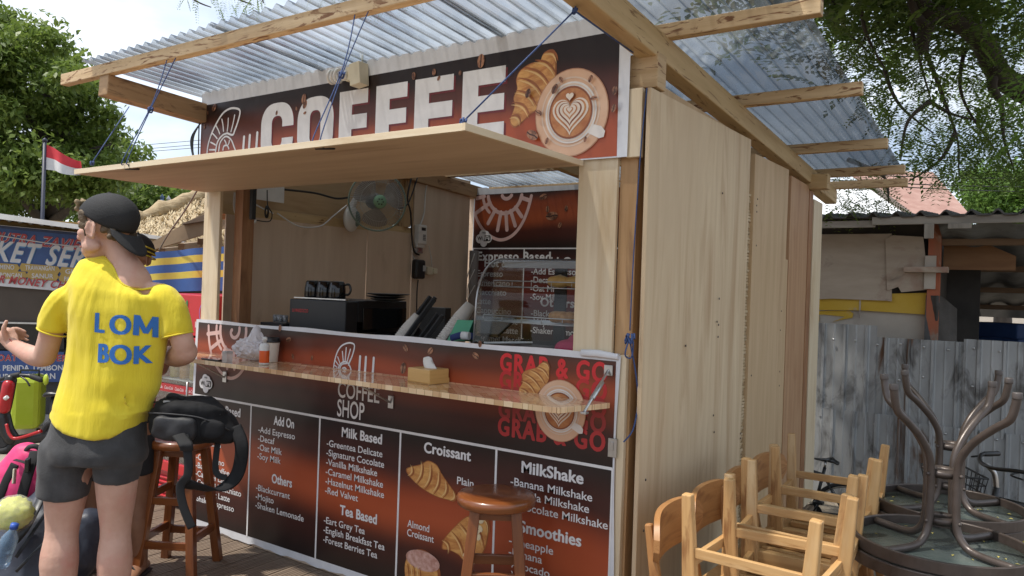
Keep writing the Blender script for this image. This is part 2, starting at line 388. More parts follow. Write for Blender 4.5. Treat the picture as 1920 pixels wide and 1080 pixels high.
mr = n('ShaderNodeMapRange'); mr.inputs[1].default_value = .35; mr.inputs[2].default_value = .7; mr.inputs[3].default_value = .03; mr.inputs[4].default_value = .26; l(zz.outputs[0], mr.inputs[0])
bp = n('ShaderNodeBump'); bp.inputs['Strength'].default_value = .35; bp.inputs['Distance'].default_value = .02; l(zz.outputs[0], bp.inputs['Height'])
for s_ in (rf, gl): l(bp.outputs[0], s_.inputs['Normal'])
lw = n('ShaderNodeLayerWeight'); lw.inputs['Blend'].default_value = .55
for s_, ca, cb in ((tr, (.86, .89, .91, 1), (.13, .15, .17, 1)), (rf, (.80, .84, .88, 1), (.08, .09, .105, 1))):
    q_ = n('ShaderNodeMix'); q_.data_type = 'RGBA'; q_.inputs[6].default_value = ca; q_.inputs[7].default_value = cb; l(lw.outputs['Facing'], q_.inputs[0]); l(q_.outputs[2], s_.inputs[0])
m1 = n('ShaderNodeMixShader'); m1.inputs[0].default_value = .45; l(tr.outputs[0], m1.inputs[1]); l(rf.outputs[0], m1.inputs[2])
m2 = n('ShaderNodeMixShader'); m2.inputs[0].default_value = .26; l(m1.outputs[0], m2.inputs[1]); l(gl.outputs[0], m2.inputs[2])
m3 = n('ShaderNodeMixShader'); l(mr.outputs[0], m3.inputs[0]); l(m2.outputs[0], m3.inputs[1]); l(tl.outputs[0], m3.inputs[2])
o_ = n('ShaderNodeOutputMaterial'); l(m3.outputs[0], o_.inputs[0]); MATS['clear_roofing'] = RM
for k, (xa, xb) in enumerate(((-3.13, -1.86), (-1.92, -.63), (-.69, .655))):
    m = MB(); nw = int((xb-xa)/.076)
    def fr(u, v, xa=xa, xb=xb, nw=nw, k=k):
        y = -.70+v*4.32; x = xa+u*(xb-xa)
        return (x, y, rz(y)+.076+.004*k+.0150*math.sin(u*nw*2*PI)+.004*math.sin(y*3+x*2))
    m.grid(fr, nw*8, 16, uvs=(1, 1)); part(m, 'roof_sheet', RM, bevel=0)
# side wall towards the chairs
m = MB(); m.box((.054, .13, 0), (.066, 1.42, rz(1.4)-.13), g=2); 
part(m, 'side_wall', PLYW, bevel=0)
def sheet4(P, th, g=2):
    # upright sheet from four corners (bottom near, bottom far, top near, top far), thickness towards -x
    bn, bf, tn, tf = [V(p) for p in P]; w = V((-th, 0, 0)); mb = MB()
    mb.hexa([bn+w, bn, bf+w, bf, tn+w, tn, tf+w, tf], g); return mb
part(sheet4([(.105, .035, .02), (.10, 1.475, .02), (.118, -.005, 2.455), (.105, 1.473, 2.51)], .02), 'side_panel', PLY, label='large pale plywood sheet with a slanting top edge')
part(sheet4([(.112, 1.545, .02), (.112, 2.30, .02), (.112, 1.545, 2.44), (.112, 2.34, 2.465)], .03), 'side_panel', PLYW, label='tall narrow plywood sheet behind the large pale one')
m = MB()
for k in range(118):                                           # split bamboo screen, stacked slats
    z = .02+k*.0185; m.box((.062+random.random()*.006, 1.46, z), (.088+random.random()*.01, 1.60+random.random()*.01, z+.0165), g=1)
part(m, 'bamboo_screen', pm('split_bamboo', (.45, .33, .18), (.58, .46, .30), (3, 30, 1), 'UV', rough=.6, stain=((.24, .16, .08), (9, 30, 1), .5, .7)), bevel=.004)
m = MB(); m.box((.075, 2.28, .02), (.10, 2.44, 1.86), g=2); part(m, 'side_panel', PLYW, label='short plywood strip beside the reddish post')
m = MB(); m.box((.066, 2.445, 0), (.105, 2.985, 2.44), g=2); part(m, 'rear_board', REDW)
m = MB(); m.box((.03, 2.99, 0), (.11, 3.11, 2.41), g=2); part(m, 'rear_post', BROWNW)
m = MB(); m.box((.05, 3.14, 0), (.112, 3.44, 2.36), g=2); part(m, 'rear_board', PINEC)
# left wall inside
m = MB(); m.box((-3.01, .2, .02), (-2.998, 1.52, 2.03), g=2); part(m, 'wall_panel', PLYIN, bevel=0)
m = MB(); m.box((-3.01, 1.528, .02), (-2.998, 2.07, 2.05), g=2); part(m, 'wall_panel', PLYIN, bevel=0)
m = MB(); m.box((-3.012, 2.078, .02), (-2.990, 2.88, 2.62), g=2); part(m, 'wall_panel', pm('plywood_pale', (.56, .45, .34), (.63, .52, .41), (.9, 9, 1), 'UV', rough=.65, stain=((.40, .29, .19), (1.2, 2.5, 1), .6, .8)), bevel=0)
m = MB(); m.box((-3.09, .1, 2.0), (-3.075, 2.1, rz(1.5)-.05), g=1); part(m, 'wall_panel', PLYW, bevel=0, label='warm brown upper panel set back behind the fan')
m = MB(); m.box((-3.07, .1, 2.03), (-3.012, 2.07, 2.10), g=1); part(m, 'wall_beam', RAFTW)
m = MB(); m.box((-3.06, 1.96, 2.10), (-2.985, 2.03, 2.66), g=2); m.box((-3.06, 2.035, 2.12), (-3.0, 2.075, 2.66), g=2); part(m, 'wall_stud', PINE)
# back wall
m = MB(); m.box((-3.09, 2.955, 0), (.05, 2.97, 2.545), g=0); part(m, 'back_wall', PLYIN, bevel=0)
# lower front wall behind the menu sheet, inner counter
m = MB(); m.box((-3.0, .006, 0), (.008, .03, 1.325), g=0); part(m, 'front_wall', PLYIN, bevel=0)
m = MB(); m.box((-2.98, .20, 1.03), (-.24, .74, 1.06), g=0); m.box((-2.98, .70, 0), (-.24, .72, 1.03)); part(m, 'inner_counter', PLYIN)
m = MB(); m.box((-2.99, .13, .0), (.045, 2.95, .012), g=1); part(m, 'kiosk_floor', PLYIN, bevel=0)
# propped front flap
FL0, FL1 = -2.93, -.205
m = MB(); zf = 2.168
m.hexa([(FL0, -.80, zf-.022), (FL1, -.84, zf-.03), (FL0, -.002, zf-.022), (FL1, -.002, zf-.022), (FL0, -.80, zf), (FL1, -.84, zf-.008), (FL0, -.002, zf), (FL1, -.002, zf)], 0)
flap = part(m, 'window_flap', pm('plywood_flap', (.54, .40, .265), (.62, .475, .33), (1.0, 10, 1), 'UV', rough=.62, bump=.1, stain=((.33, .21, .12), (.7, 5, 1), .56, .75)), bevel=.002)
m = MB(); m.hexa([(FL0, -.818, zf-.024), (FL1, -.858, zf-.032), (FL0, -.801, zf-.024), (FL1, -.841, zf-.032), (FL0, -.818, zf+.003), (FL1, -.858, zf-.005), (FL0, -.801, zf+.003), (FL1, -.841, zf-.005)], 0)
m.hexa([(FL1, -.86, zf-.032), (FL1+.014, -.86, zf-.032), (FL1, -.004, zf-.024), (FL1+.014, -.004, zf-.024), (FL1, -.86, zf-.005), (FL1+.014, -.86, zf-.005), (FL1, -.004, zf+.002), (FL1+.014, -.004, zf+.002)], 1)
part(m, 'edge_strip', PINEC, parent=flap, bevel=.001)
# fold-down serving shelf on stays
def fr(u, v, w): return V((u, v, 1.100+w+.005*math.sin(max(0, min(1, (u+2.95)/2.93))*PI)))
sh = [(-2.95, -.004), (-2.93, -.09), (-2.80, -.235), (-2.64, -.30)] + [(-2.64+i*.2475, -.30-.018*math.sin(i/10*PI)) for i in range(1, 10)] + [(-.16, -.30), (-.11, -.285), (-.035, -.05), (-.022, -.004)]
back = [(-.022-(i+1)*.29, -.004) for i in range(10)]
SHELFM = bpy.data.materials.new('parquet_laminate'); SHELFM.use_nodes = True; t = SHELFM.node_tree; n = t.nodes.new; l = t.links.new; b = t.nodes['Principled BSDF']
tcn = n('ShaderNodeTexCoord'); mpn = n('ShaderNodeMapping'); mpn.inputs['Rotation'].default_value = (0, 0, rad(45)); l(tcn.outputs['Object'], mpn.inputs[0])
bk = n('ShaderNodeTexBrick'); bk.inputs['Scale'].default_value = 1; bk.inputs['Brick Width'].default_value = .16; bk.inputs['Row Height'].default_value = .034; bk.inputs['Mortar Size'].default_value = .0008
bk.inputs['Color1'].default_value = (.86, .64, .40, 1); bk.inputs['Color2'].default_value = (.58, .35, .175, 1); bk.inputs['Mortar'].default_value = (.30, .16, .07, 1); l(mpn.outputs[0], bk.inputs[0])
mp2 = n('ShaderNodeMapping'); mp2.inputs['Rotation'].default_value = (0, 0, rad(45)); mp2.inputs['Scale'].default_value = (6, 90, 6); l(tcn.outputs['Object'], mp2.inputs[0])
z2 = n('ShaderNodeTexNoise'); z2.inputs['Scale'].default_value = 1; z2.inputs['Detail'].default_value = 5; l(mp2.outputs[0], z2.inputs[0])
mx = n('ShaderNodeMix'); mx.data_type = 'RGBA'; mx.blend_type = 'OVERLAY'; mx.inputs[0].default_value = .4; l(bk.outputs[0], mx.inputs[6]); l(z2.outputs[0], mx.inputs[7]); l(mx.outputs[2], b.inputs['Base Color'])
b.inputs['Roughness'].default_value = .12; b.inputs['Coat Weight'].default_value = .4; b.inputs['Coat Roughness'].default_value = .05
m = MB(); m.prism((sh+back)[::-1], .024, fr); shelf = part(m, 'serving_shelf', SHELFM, bevel=.002)
def stay(x, zt, y0=-.006, yb=-.20):
    mb = MB(); mb.tube([(x, y0-.012, zt), (x-.004, yb, 1.108)], .006, 8); mb.tube([(x-.001, lerp(y0, yb, .30), lerp(zt, 1.108, .30)), (x-.003, lerp(y0, yb, .7), lerp(zt, 1.108, .7))], .011, 10)
    mb.box((x-.02, y0-.012, zt-.022), (x+.02, y0, zt+.022)); mb.box((x-.014, yb-.014, 1.100), (x+.010, yb+.014, 1.109)); return mb
part(stay(-.03, 1.262, yb=-.215), 'shelf_stay', STEEL, parent=shelf, bevel=.001)
def under(x):
    mb = MB(); mb.tube([(x, -.014, .985), (x-.10, -.20, 1.106)], .0055, 8); mb.box((x-.018, -.014, .955), (x+.018, -.003, 1.02)); return mb
for x in (-2.66, -1.27): part(under(x), 'shelf_stay', STEEL, parent=shelf, bevel=.001)
m = MB(); m.box((-.022, -.012, .895), (.018, -.003, .975)); m.box((-.012, -.017, .925), (.004, -.011, .96)); part(m, 'latch', STEEL, bevel=.001)

# nail heads and scuffs on the loose sheets
NAIL = pm('nail_head', (.10, .085, .07), (.16, .13, .11), (60, 60, 60), rough=.5, metal=.5)
m = MB(); random.seed(17)
for k in range(26):
    y = random.choice((.07, .5, .95, 1.43, 1.6, 2.24)); z = .3+random.random()*2.0; x = .106+.012*(z/2.5) if y < 1.5 else .1125
    m.ball((x, y+random.random()*.03, z), (.003, .006, .006), 8, 5)
m.build('nail', NAIL, kiosk)
# ------------------------------------------------------------------ printed sheets: shapes and lettering on a real plane
_tc = {}
def text_shape(s, bold=0.0, shear=0.0, spacing=1.0):
    k = (s, bold, shear, spacing)
    if k in _tc: return _tc[k]
    cu = bpy.data.curves.new('t', 'FONT'); cu.body = s; cu.size = 1; cu.offset = bold; cu.shear = shear; cu.space_character = spacing; cu.resolution_u = 4
    o = bpy.data.objects.new('t', cu); COL.objects.link(o)
    dg = bpy.context.evaluated_depsgraph_get(); dg.update()
    me = bpy.data.meshes.new_from_object(o.evaluated_get(dg), depsgraph=dg)
    vs = np.array([v.co[:2] for v in me.vertices]) if len(me.vertices) else np.zeros((0, 2))
    fs = [list(p.vertices) for p in me.polygons]
    bpy.data.objects.remove(o); bpy.data.curves.remove(cu); bpy.data.meshes.remove(me)
    _tc[k] = (vs, fs); return _tc[k]

class Flat:
    """shapes laid on one plane; px() turns a photograph pixel into plane coordinates in metres"""
    def __init__(s, o, u, nrm):
        s.o = V(o); s.n = V(nrm).normalized(); s.u = (V(u)-s.n*V(u).dot(s.n)).normalized(); s.w = s.n.cross(s.u); s.mb = MB(); s.mats = []; s.k = 0
    def px(s, p):
        d = ray(*p); t = (s.o-EYE).dot(s.n)/d.dot(s.n); q = EYE+d*t-s.o; return (q.dot(s.u), q.dot(s.w))
    def P(s, u, v, lay): return s.o+s.u*u+s.w*v+s.n*(lay*.0009+s.k*.000006)
    def mi(s, mat):
        if mat not in s.mats: s.mats.append(mat)
        return s.mats.index(mat)
    def poly(s, pts, mat, lay, px=False, holes=()):
        if px: pts = [s.px(p) for p in pts]; holes = [[s.px(p) for p in h] for h in holes]
        s.k += 1
        loops = [pts]+list(holes); tri = tessellate_polygon([[V((a, b, 0)) for a, b in lp] for lp in loops])
        allp = [p for lp in loops for p in lp]; F = []
        for t in tri:
            a, b, c = [allp[i] for i in t]
            if (b[0]-a[0])*(c[1]-a[1])-(b[1]-a[1])*(c[0]-a[0]) < 0: t = t[::-1]
            F.append(list(t))
        s.mb.add([s.P(a, b, lay) for a, b in allp], F, [[allp[i] for i in f] for f in F], s.mi(mat))
    def ell(s, c, rx, ry, mat, lay, a=0, n=40, hole=None):
        ca, sa = math.cos(a), math.sin(a)
        f = lambda k: [(c[0]+ca*rx*k*math.cos(t)-sa*ry*k*math.sin(t), c[1]+sa*rx*k*math.cos(t)+ca*ry*k*math.sin(t)) for t in [2*PI*i/n for i in range(n)]]
        s.poly(f(1), mat, lay, holes=[f(hole)[::-1]] if hole else [])
    def stroke(s, pts, w, mat, lay, px=False, closed=False, taper=None):
        if px: pts = [s.px(p) for p in pts]
        s.k += 1
        q = [V((a, b, 0)) for a, b in pts]; m = len(q); A = []; B = []
        for i in range(m):
            t = (q[(i+1) % m]-q[i-1]) if closed else q[min(i+1, m-1)]-q[max(i-1, 0)]
            t.normalize(); nn = V((-t.y, t.x, 0)); k = w/2*(taper(i/(m-1)) if taper else 1); A.append(q[i]+nn*k); B.append(q[i]-nn*k)
        F = []
        for i in range(m if closed else m-1):
            j = (i+1) % m; F.append((2*i+1, 2*j+1, 2*j, 2*i))
        pts3 = [s.P(p.x, p.y, lay) for a, b in zip(A, B) for p in (a, b)]
        s.mb.add(pts3, F, None, s.mi(mat))
        if not closed:
            for c, k in ((q[0], taper(0) if taper else 1), (q[-1], taper(1) if taper else 1)): s.ell((c.x, c.y), w/2*k, w/2*k, mat, lay, n=10)
    def rect(s, a, b, mat, lay): s.poly([(a[0], a[1]), (b[0], a[1]), (b[0], b[1]), (a[0], b[1])], mat, lay)
    def text(s, string, at, mat, lay, h=None, w=None, bold=0, shear=0, to=None, px=False, align='l', yscale=1, spacing=1.0):
        """baseline start at; size from cap height h or from width w / end point to"""
        if px: at = s.px(at); to = s.px(to) if to else None
        heavy = max(0, bold-.012); bold = min(bold, .012)
        vs, fs = text_shape(string, bold, shear, spacing+heavy*1.6)
        if not len(vs): return
        x0, x1 = vs[:, 0].min(), vs[:, 0].max(); ang = 0
        if to is not None: w = math.hypot(to[0]-at[0], to[1]-at[1]); ang = math.atan2(to[1]-at[1], to[0]-at[0])
        if h is not None and w is not None: sx = w/(x1-x0); sy = h/.72
        elif w is not None: sx = sy = w/(x1-x0)
        else: sx = sy = h/.72
        sy *= yscale
        off = {'l': 0, 'c': -(x1-x0)*sx/2, 'r': -(x1-x0)*sx}[align]
        ca, sa = math.cos(ang), math.sin(ang)
        for dx, dy in (((0, 0),) if not heavy else ((-1, 0), (1, 0), (0, .6), (0, -.6))):   # heavier strokes
            s.k += 1; P = []
            for x, y in vs:
                a, b = (x-x0+dx*heavy)*sx+off, (y+dy*heavy)*sy; P.append(s.P(at[0]+ca*a-sa*b, at[1]+sa*a+ca*b, lay))
            s.mb.add(P, fs, None, s.mi(mat))
        return sx
    def build(s, name, parent=None): return s.mb.build(name, s.mats, parent, 0, fix=False)

def print_mat(name, stops, axis='Z', lo=0, hi=1, rough=.35, streak=.06, gen=False):
    """a printed colour gradient of the sheet's own artwork along one axis"""
    m = bpy.data.materials.new(name); m.use_nodes = True; t = m.node_tree; n = t.nodes.new; l = t.links.new; b = t.nodes['Principled BSDF']
    tcn = n('ShaderNodeTexCoord'); sp = n('ShaderNodeSeparateXYZ'); l(tcn.outputs['Object'], sp.inputs[0])
    nz = n('ShaderNodeTexNoise'); nz.inputs['Scale'].default_value = 1.1; nz.inputs['Detail'].default_value = 1; l(tcn.outputs['Object'], nz.inputs['Vector'])
    mr = n('ShaderNodeMapRange'); mr.inputs[1].default_value = lo; mr.inputs[2].default_value = hi; l(sp.outputs[axis], mr.inputs[0])
    ad = n('ShaderNodeMath'); ad.operation = 'MULTIPLY_ADD'; ad.inputs[1].default_value = .30; l(nz.outputs[0], ad.inputs[0])
    sb = n('ShaderNodeMath'); sb.operation = 'SUBTRACT'; l(mr.outputs[0], sb.inputs[0]); sb.inputs[1].default_value = .15; l(sb.outputs[0], ad.inputs[2])
    cr = n('ShaderNodeValToRGB'); e = cr.color_ramp.elements; cr.color_ramp.interpolation = 'EASE'
    while len(e) < len(stops): e.new(.5)
    for k, (p, c) in enumerate(stops): e[k].position = p; e[k].color = (*c, 1)
    l(ad.outputs[0], cr.inputs[0]); l(cr.outputs[0], b.inputs['Base Color']); b.inputs['Roughness'].default_value = rough
    b.inputs['Coat Weight'].default_value = .08; b.inputs['Coat Roughness'].default_value = .2; b.inputs['Specular IOR Level'].default_value = .35
    bp = n('ShaderNodeBump'); bp.inputs['Strength'].default_value = .5; bp.inputs['Distance'].default_value = .03
    nb = n('ShaderNodeTexNoise'); nb.inputs['Scale'].default_value = 2.2; nb.inputs['Detail'].default_value = 2; l(tcn.outputs['Object'], nb.inputs['Vector']); l(nb.outputs[0], bp.inputs['Height']); l(bp.outputs[0], b.inputs['Normal'])
    return m
INK = flat('ink_white', (.80, .79, .79), .4); INKP = flat('ink_pinkish', (.70, .47, .43), .4)
DK = (.020, .011, .009); RU = (.34, .07, .024); RU2 = (.21, .04, .016)
RED = [flat('ink_red_a', (.70, .022, .028), .4), flat('ink_red_b', (.56, .022, .026), .4), flat('ink_red_c', (.36, .024, .02), .4), flat('ink_red_d', (.33, .026, .024), .4), flat('ink_red_e', (.46, .028, .03), .4)]
BEAN = pm('ink_bean', (.42, .20, .11), (.10, .035, .016), (28, 28, 28), lo=.42, hi=.6, rough=.4); BEAND = flat('ink_bean_dark', (.05, .018, .01), .4)
SAUC = pm('ink_saucer', (.66, .40, .25), (.74, .49, .33), (5, 5, 5), rough=.4); SAUC2 = flat('ink_saucer_rim', (.52, .25, .14), .4); SAUC3 = flat('ink_saucer_pale', (.76, .58, .45), .4)
CUPW = flat('ink_cup', (.80, .75, .70), .4); COFB = pm('ink_coffee', (.40, .13, .035), (.56, .25, .09), (22, 22, 22), rough=.4); COFD = flat('ink_coffee_dark', (.27, .075, .02), .4); MILK = flat('ink_milk', (.82, .70, .58), .4)
CRO = pm('ink_croissant', (.68, .36, .11), (.46, .17, .045), (9, 16, 24), lo=.40, hi=.62, rough=.4, dist=1.2); CROD = pm('ink_croissant_dark', (.36, .12, .032), (.26, .075, .02), (20, 20, 20), rough=.4); CROL = flat('ink_croissant_light', (.80, .52, .22), .4); CROC = flat('ink_cream', (.80, .66, .42), .4)

def bean(F, px, r, a, lay=3, dark=False):
    c = F.px(px); F.ell(c, r, r*.62, BEAN if not dark else BEAND, lay, a, 18)
    F.stroke([(c[0]+math.cos(a)*r*k, c[1]+math.sin(a)*r*k+.08*r*math.sin(k*4)) for k in (-.9, -.4, 0, .4, .9)], r*.18, BEAND, lay+1)
def cup(F, c, R, lay, saucer=True):
    x, y = c
    F.ell(c, R, R*1.06, SAUC2, lay); F.ell(c, R*.975, R*1.035, SAUC, lay+1); F.ell((x-.02*R, y+.02*R), R*.80, R*.84, SAUC3, lay+2, hole=.955)
    F.poly([(x+R*.5, y-R*.30), (x+R*.83, y-R*.40), (x+R*.93, y-R*.52), (x+R*.90, y-R*.66), (x+R*.78, y-R*.68), (x+R*.42, y-R*.50)], CUPW, lay+3)
    F.ell(c, R*.70, R*.74, CUPW, lay+4); F.ell(c, R*.655, R*.695, SAUC3, lay+5, hole=.95); F.ell(c, R*.59, R*.63, COFB, lay+6)
    F.ell(c, R*.59, R*.63, COFD, lay+7, hole=.93)
    def heart(k, dy=0):
        return [(x+k*R*.030*16*math.sin(t)**3, y+dy*R+k*R*.030*(13*math.cos(t)-5*math.cos(2*t)-2*math.cos(3*t)-math.cos(4*t))) for t in [2*PI*i/48 for i in range(48)]]
    for i, (k, mt) in enumerate(((1.02, MILK), (.90, COFB), (.80, MILK), (.66, COFD), (.58, MILK), (.42, COFB), (.35, MILK), (.2, COFB), (.14, MILK))): F.poly(heart(k, -.04+.012*i), mt, lay+8+i)
    F.poly(heart(.27, .36), COFD, lay+9); F.poly(heart(.22, .37), MILK, lay+18)
def croissant(F, pts, axis, lay, px=True, nb=6, curve=.25):
    P = [F.px(p) for p in pts] if px else pts
    a, b = [F.px(p) for p in axis] if px else axis
    q = bezp(P); F.poly(q, CROD, lay)
    cx = sum(p[0] for p in q)/len(q); cy = sum(p[1] for p in q)/len(q)
    F.poly([(cx+(p[0]-cx)*.955, cy+(p[1]-cy)*.955) for p in q], CRO, lay+1)
    d = V((b[0]-a[0], b[1]-a[1], 0)); Ln = d.length; d.normalize(); nn = V((-d.y, d.x, 0))
    Q = [V((p[0], p[1], 0)) for p in q]
    for k in range(nb):
        s_ = (k+.6)/nb*Ln; base = V((a[0], a[1], 0))+d*s_
        # half width of the outline at this station
        near = [(p-base).dot(nn) for p in Q if abs((p-base).dot(d)) < Ln*.07]
        if len(near) < 2: continue
        w0, w1 = min(near)*.86, max(near)*.86
        arc = [base+nn*lerp(w0, w1, t)+d*(Ln*.055*math.sin(t*PI)) for t in [i/8 for i in range(9)]]
        F.stroke([(p.x, p.y) for p in arc], Ln*.030, CROD, lay+2, taper=lambda t: .25+.75*math.sin(t*PI))
        arc = [p-d*Ln*.035 for p in arc]
        F.stroke([(p.x, p.y) for p in arc], Ln*.022, CROL, lay+2, taper=lambda t: .1+.9*math.sin(t*PI))
def bezp(P, n=5):
    m = len(P); out = []
    for i in range(m):
        a, b, c, d = [V((*P[(i+k) % m], 0)) for k in (-1, 0, 1, 2)]
        for k in range(n):
            t = k/n; p = .5*((2*b)+(c-a)*t+(2*a-5*b+4*c-d)*t*t+(3*b-a-3*c+d)*t**3); out.append((p.x, p.y))
    return out
def bez2(P, n=8):
    return [(p.x, p.y) for p in bez([(a, b, 0) for a, b in P], n)]
def small_shell(F, c, h, lay, mat, w=.06, clip=-9):
    """spiral shell drawn in strokes, h tall, opening up and to the right"""
    T = lambda p: (c[0]+p[0]*h, c[1]+p[1]*h)
    def st(pts, ww=w, sm=True):
        q = bez2(pts, 7) if sm else pts
        q = [T(p) for p in q]; run = []
        for p in q+[None]:
            if p is not None and p[1] > clip: run.append(p)
            else:
                if len(run) > 2: F.stroke(run, ww*h, mat, lay)
                run = []
    st([(.17, -.06), (.30, .20), (.36, .42), (.30, .49), (.12, .49), (-.10, .40), (-.25, .22), (-.34, -.05), (-.35, -.25), (-.28, -.42), (-.12, -.52), (.08, -.50), (.22, -.38), (.27, -.20), (.20, -.06), (.08, .01), (-.06, -.02), (-.17, -.14), (-.18, -.27), (-.10, -.38), (.02, -.39), (.11, -.32), (.12, -.21), (.05, -.14), (-.04, -.17), (-.06, -.25), (0, -.29), (.04, -.24)])
    st([(.10, -.03), (-.05, -.06), (-.13, -.17), (-.13, -.28)], w*.8)
    for k, a in enumerate([100, 86, 72, 58]):
        a = rad(a); r0, r1 = .26, (.52, .62, .62, .50)[k]; cc = (.03, -.25)
        st([(cc[0]+math.cos(a)*(r0+(r1-r0)*t), cc[1]+math.sin(a)*(r0+(r1-r0)*t)) for t in (0, .35, .7, 1)], w*.9, False)
    for k, a in enumerate([120, 138, 156, 174, 192, 210, 228, 248, 266, 284, 304]):
        a = rad(a); r0 = .20 if k > 3 else .24; r1 = (.42, .38, .36, .32, .30, .29, .28, .26, .245, .245, .24)[k]; cc = (-.01, -.25)
        st([(cc[0]+math.cos(a)*r0, cc[1]+math.sin(a)*r0), (cc[0]+math.cos(a)*(r0+r1)/2, cc[1]+math.sin(a)*(r0+r1)/2), (cc[0]+math.cos(a)*r1, cc[1]+math.sin(a)*r1)], w*.75, False)
def big_shell(F, c, R, lay, mat, top, left):
    """the large cropped shell: spiral rings, rays and the outer curve; nothing above top or left of left"""
    def st(pts, ww):
        q = bez2(pts, 8); run = []
        for p in [(c[0]+x*R, c[1]+y*R) for x, y in q]+[None]:
            if p is not None and p[1] < top-.012 and p[0] > left+.012: run.append(p)
            else:
                if len(run) > 2: F.stroke(run, ww*R, mat, lay)
                run = []
    sp = [(math.cos(t)*r, math.sin(t)*r*1.05) for t, r in [(PI*.9+i*.35, .05+.021*i) for i in range(19)]]
    st(sp, .095)
    ring = [(math.cos(t)*.54, math.sin(t)*.56) for t in [rad(150+i*12) for i in range(21)]]
    st(ring, .10)
    st([(math.cos(rad(a))*.66-.05, math.sin(rad(a))*.68) for a in range(140, 235, 10)], .085)
    for a, r1 in ((-18, .80), (-50, .86), (-68, .96), (-84, 1.0), (-101, 1.02), (-122, .96), (-150, 1.08), (-172, 1.1)):
        a = rad(a); st([(math.cos(a)*r, math.sin(a)*r) for r in (.54, .7, r1)], .105)
    st([(.84, .6), (.86, .2), (.80, -.25), (.62, -.75), (.34, -1.10), (.0, -1.25), (-.32, -1.20), (-.66, -.98), (-.90, -.66), (-1.02, -.3), (-1.06, .1)], .085)
def wifi(F, c, h, lay):
    x, y = c
    F.ell((x, y), h*.30, h*.34, INK, lay); 
    for dx, dy, r in ((-.30, -.02, .27), (.30, 0, .27), (-.08, .24, .26), (.14, .2, .24), (0, -.25, .25)): F.ell((x+dx*h, y+dy*h), r*h, r*h, INK, lay, n=20)
    F.poly([(x-.02*h, y-.17*h), (x+.06*h, y+.17*h), (x+.44*h, y+.17*h), (x+.48*h, y+.10*h), (x+.48*h, y-.12*h), (x+.42*h, y-.17*h)], BLACK, lay+1)
    F.text('Wi', (x-.46*h, y-.11*h), BLACK, lay+1, h=.23*h, bold=.03, w=.36*h); F.text('Fi', (x+.07*h, y-.11*h), INK, lay+2, h=.23*h, bold=.03, w=.33*h)
    F.text('FREE', (x-.13*h, y+.28*h), BLACK, lay+1, h=.09*h, bold=.02)
def lines(F, rows, x0, z0, dz, h, lay, mat=INK, bold=0.006):
    for k, r in enumerate(rows):
        if r: F.text(r, (x0, z0-k*dz), mat, lay, h=h, bold=bold)

# ---- the roof sign
FP = dict(o=(0, -.004, 0), u=(1, 0, 0), nrm=(0, -1, 0))
sign = thing('sign_banner', 'long printed coffee sign with a cup and croissant under the roof', 'sign', (-1.5, -.004, 2.17))
F = Flat(**FP)
bg = print_mat('print_sign', [(.0, (.44, .09, .03)), (.30, (.40, .08, .028)), (.62, (.09, .022, .012)), (.85, DK), (1, DK)], 'Z', 0, .56)
F.mb.grid(lambda u, v: F.P(-3.004+u*3.022, 2.172+v*.625+(.012*math.sin(u*40)*v*.3 if v > .95 else 0), 1), 60, 12, 0); F.mats.append(VINYLW)
face = F.build('vinyl_sheet', sign)
F = Flat(**FP); F.poly([(-3.0, 2.178), (-.030, 2.178), (-.036, 2.716), (-1.5, 2.712), (-3.0, 2.708)], bg, 2); F.build('print_field', sign)
F = Flat(**FP); zt, zb = 2.647, 2.305; H = zt-zb
RSH = flat('ink_red_shadow', (.17, .012, .016), .4)
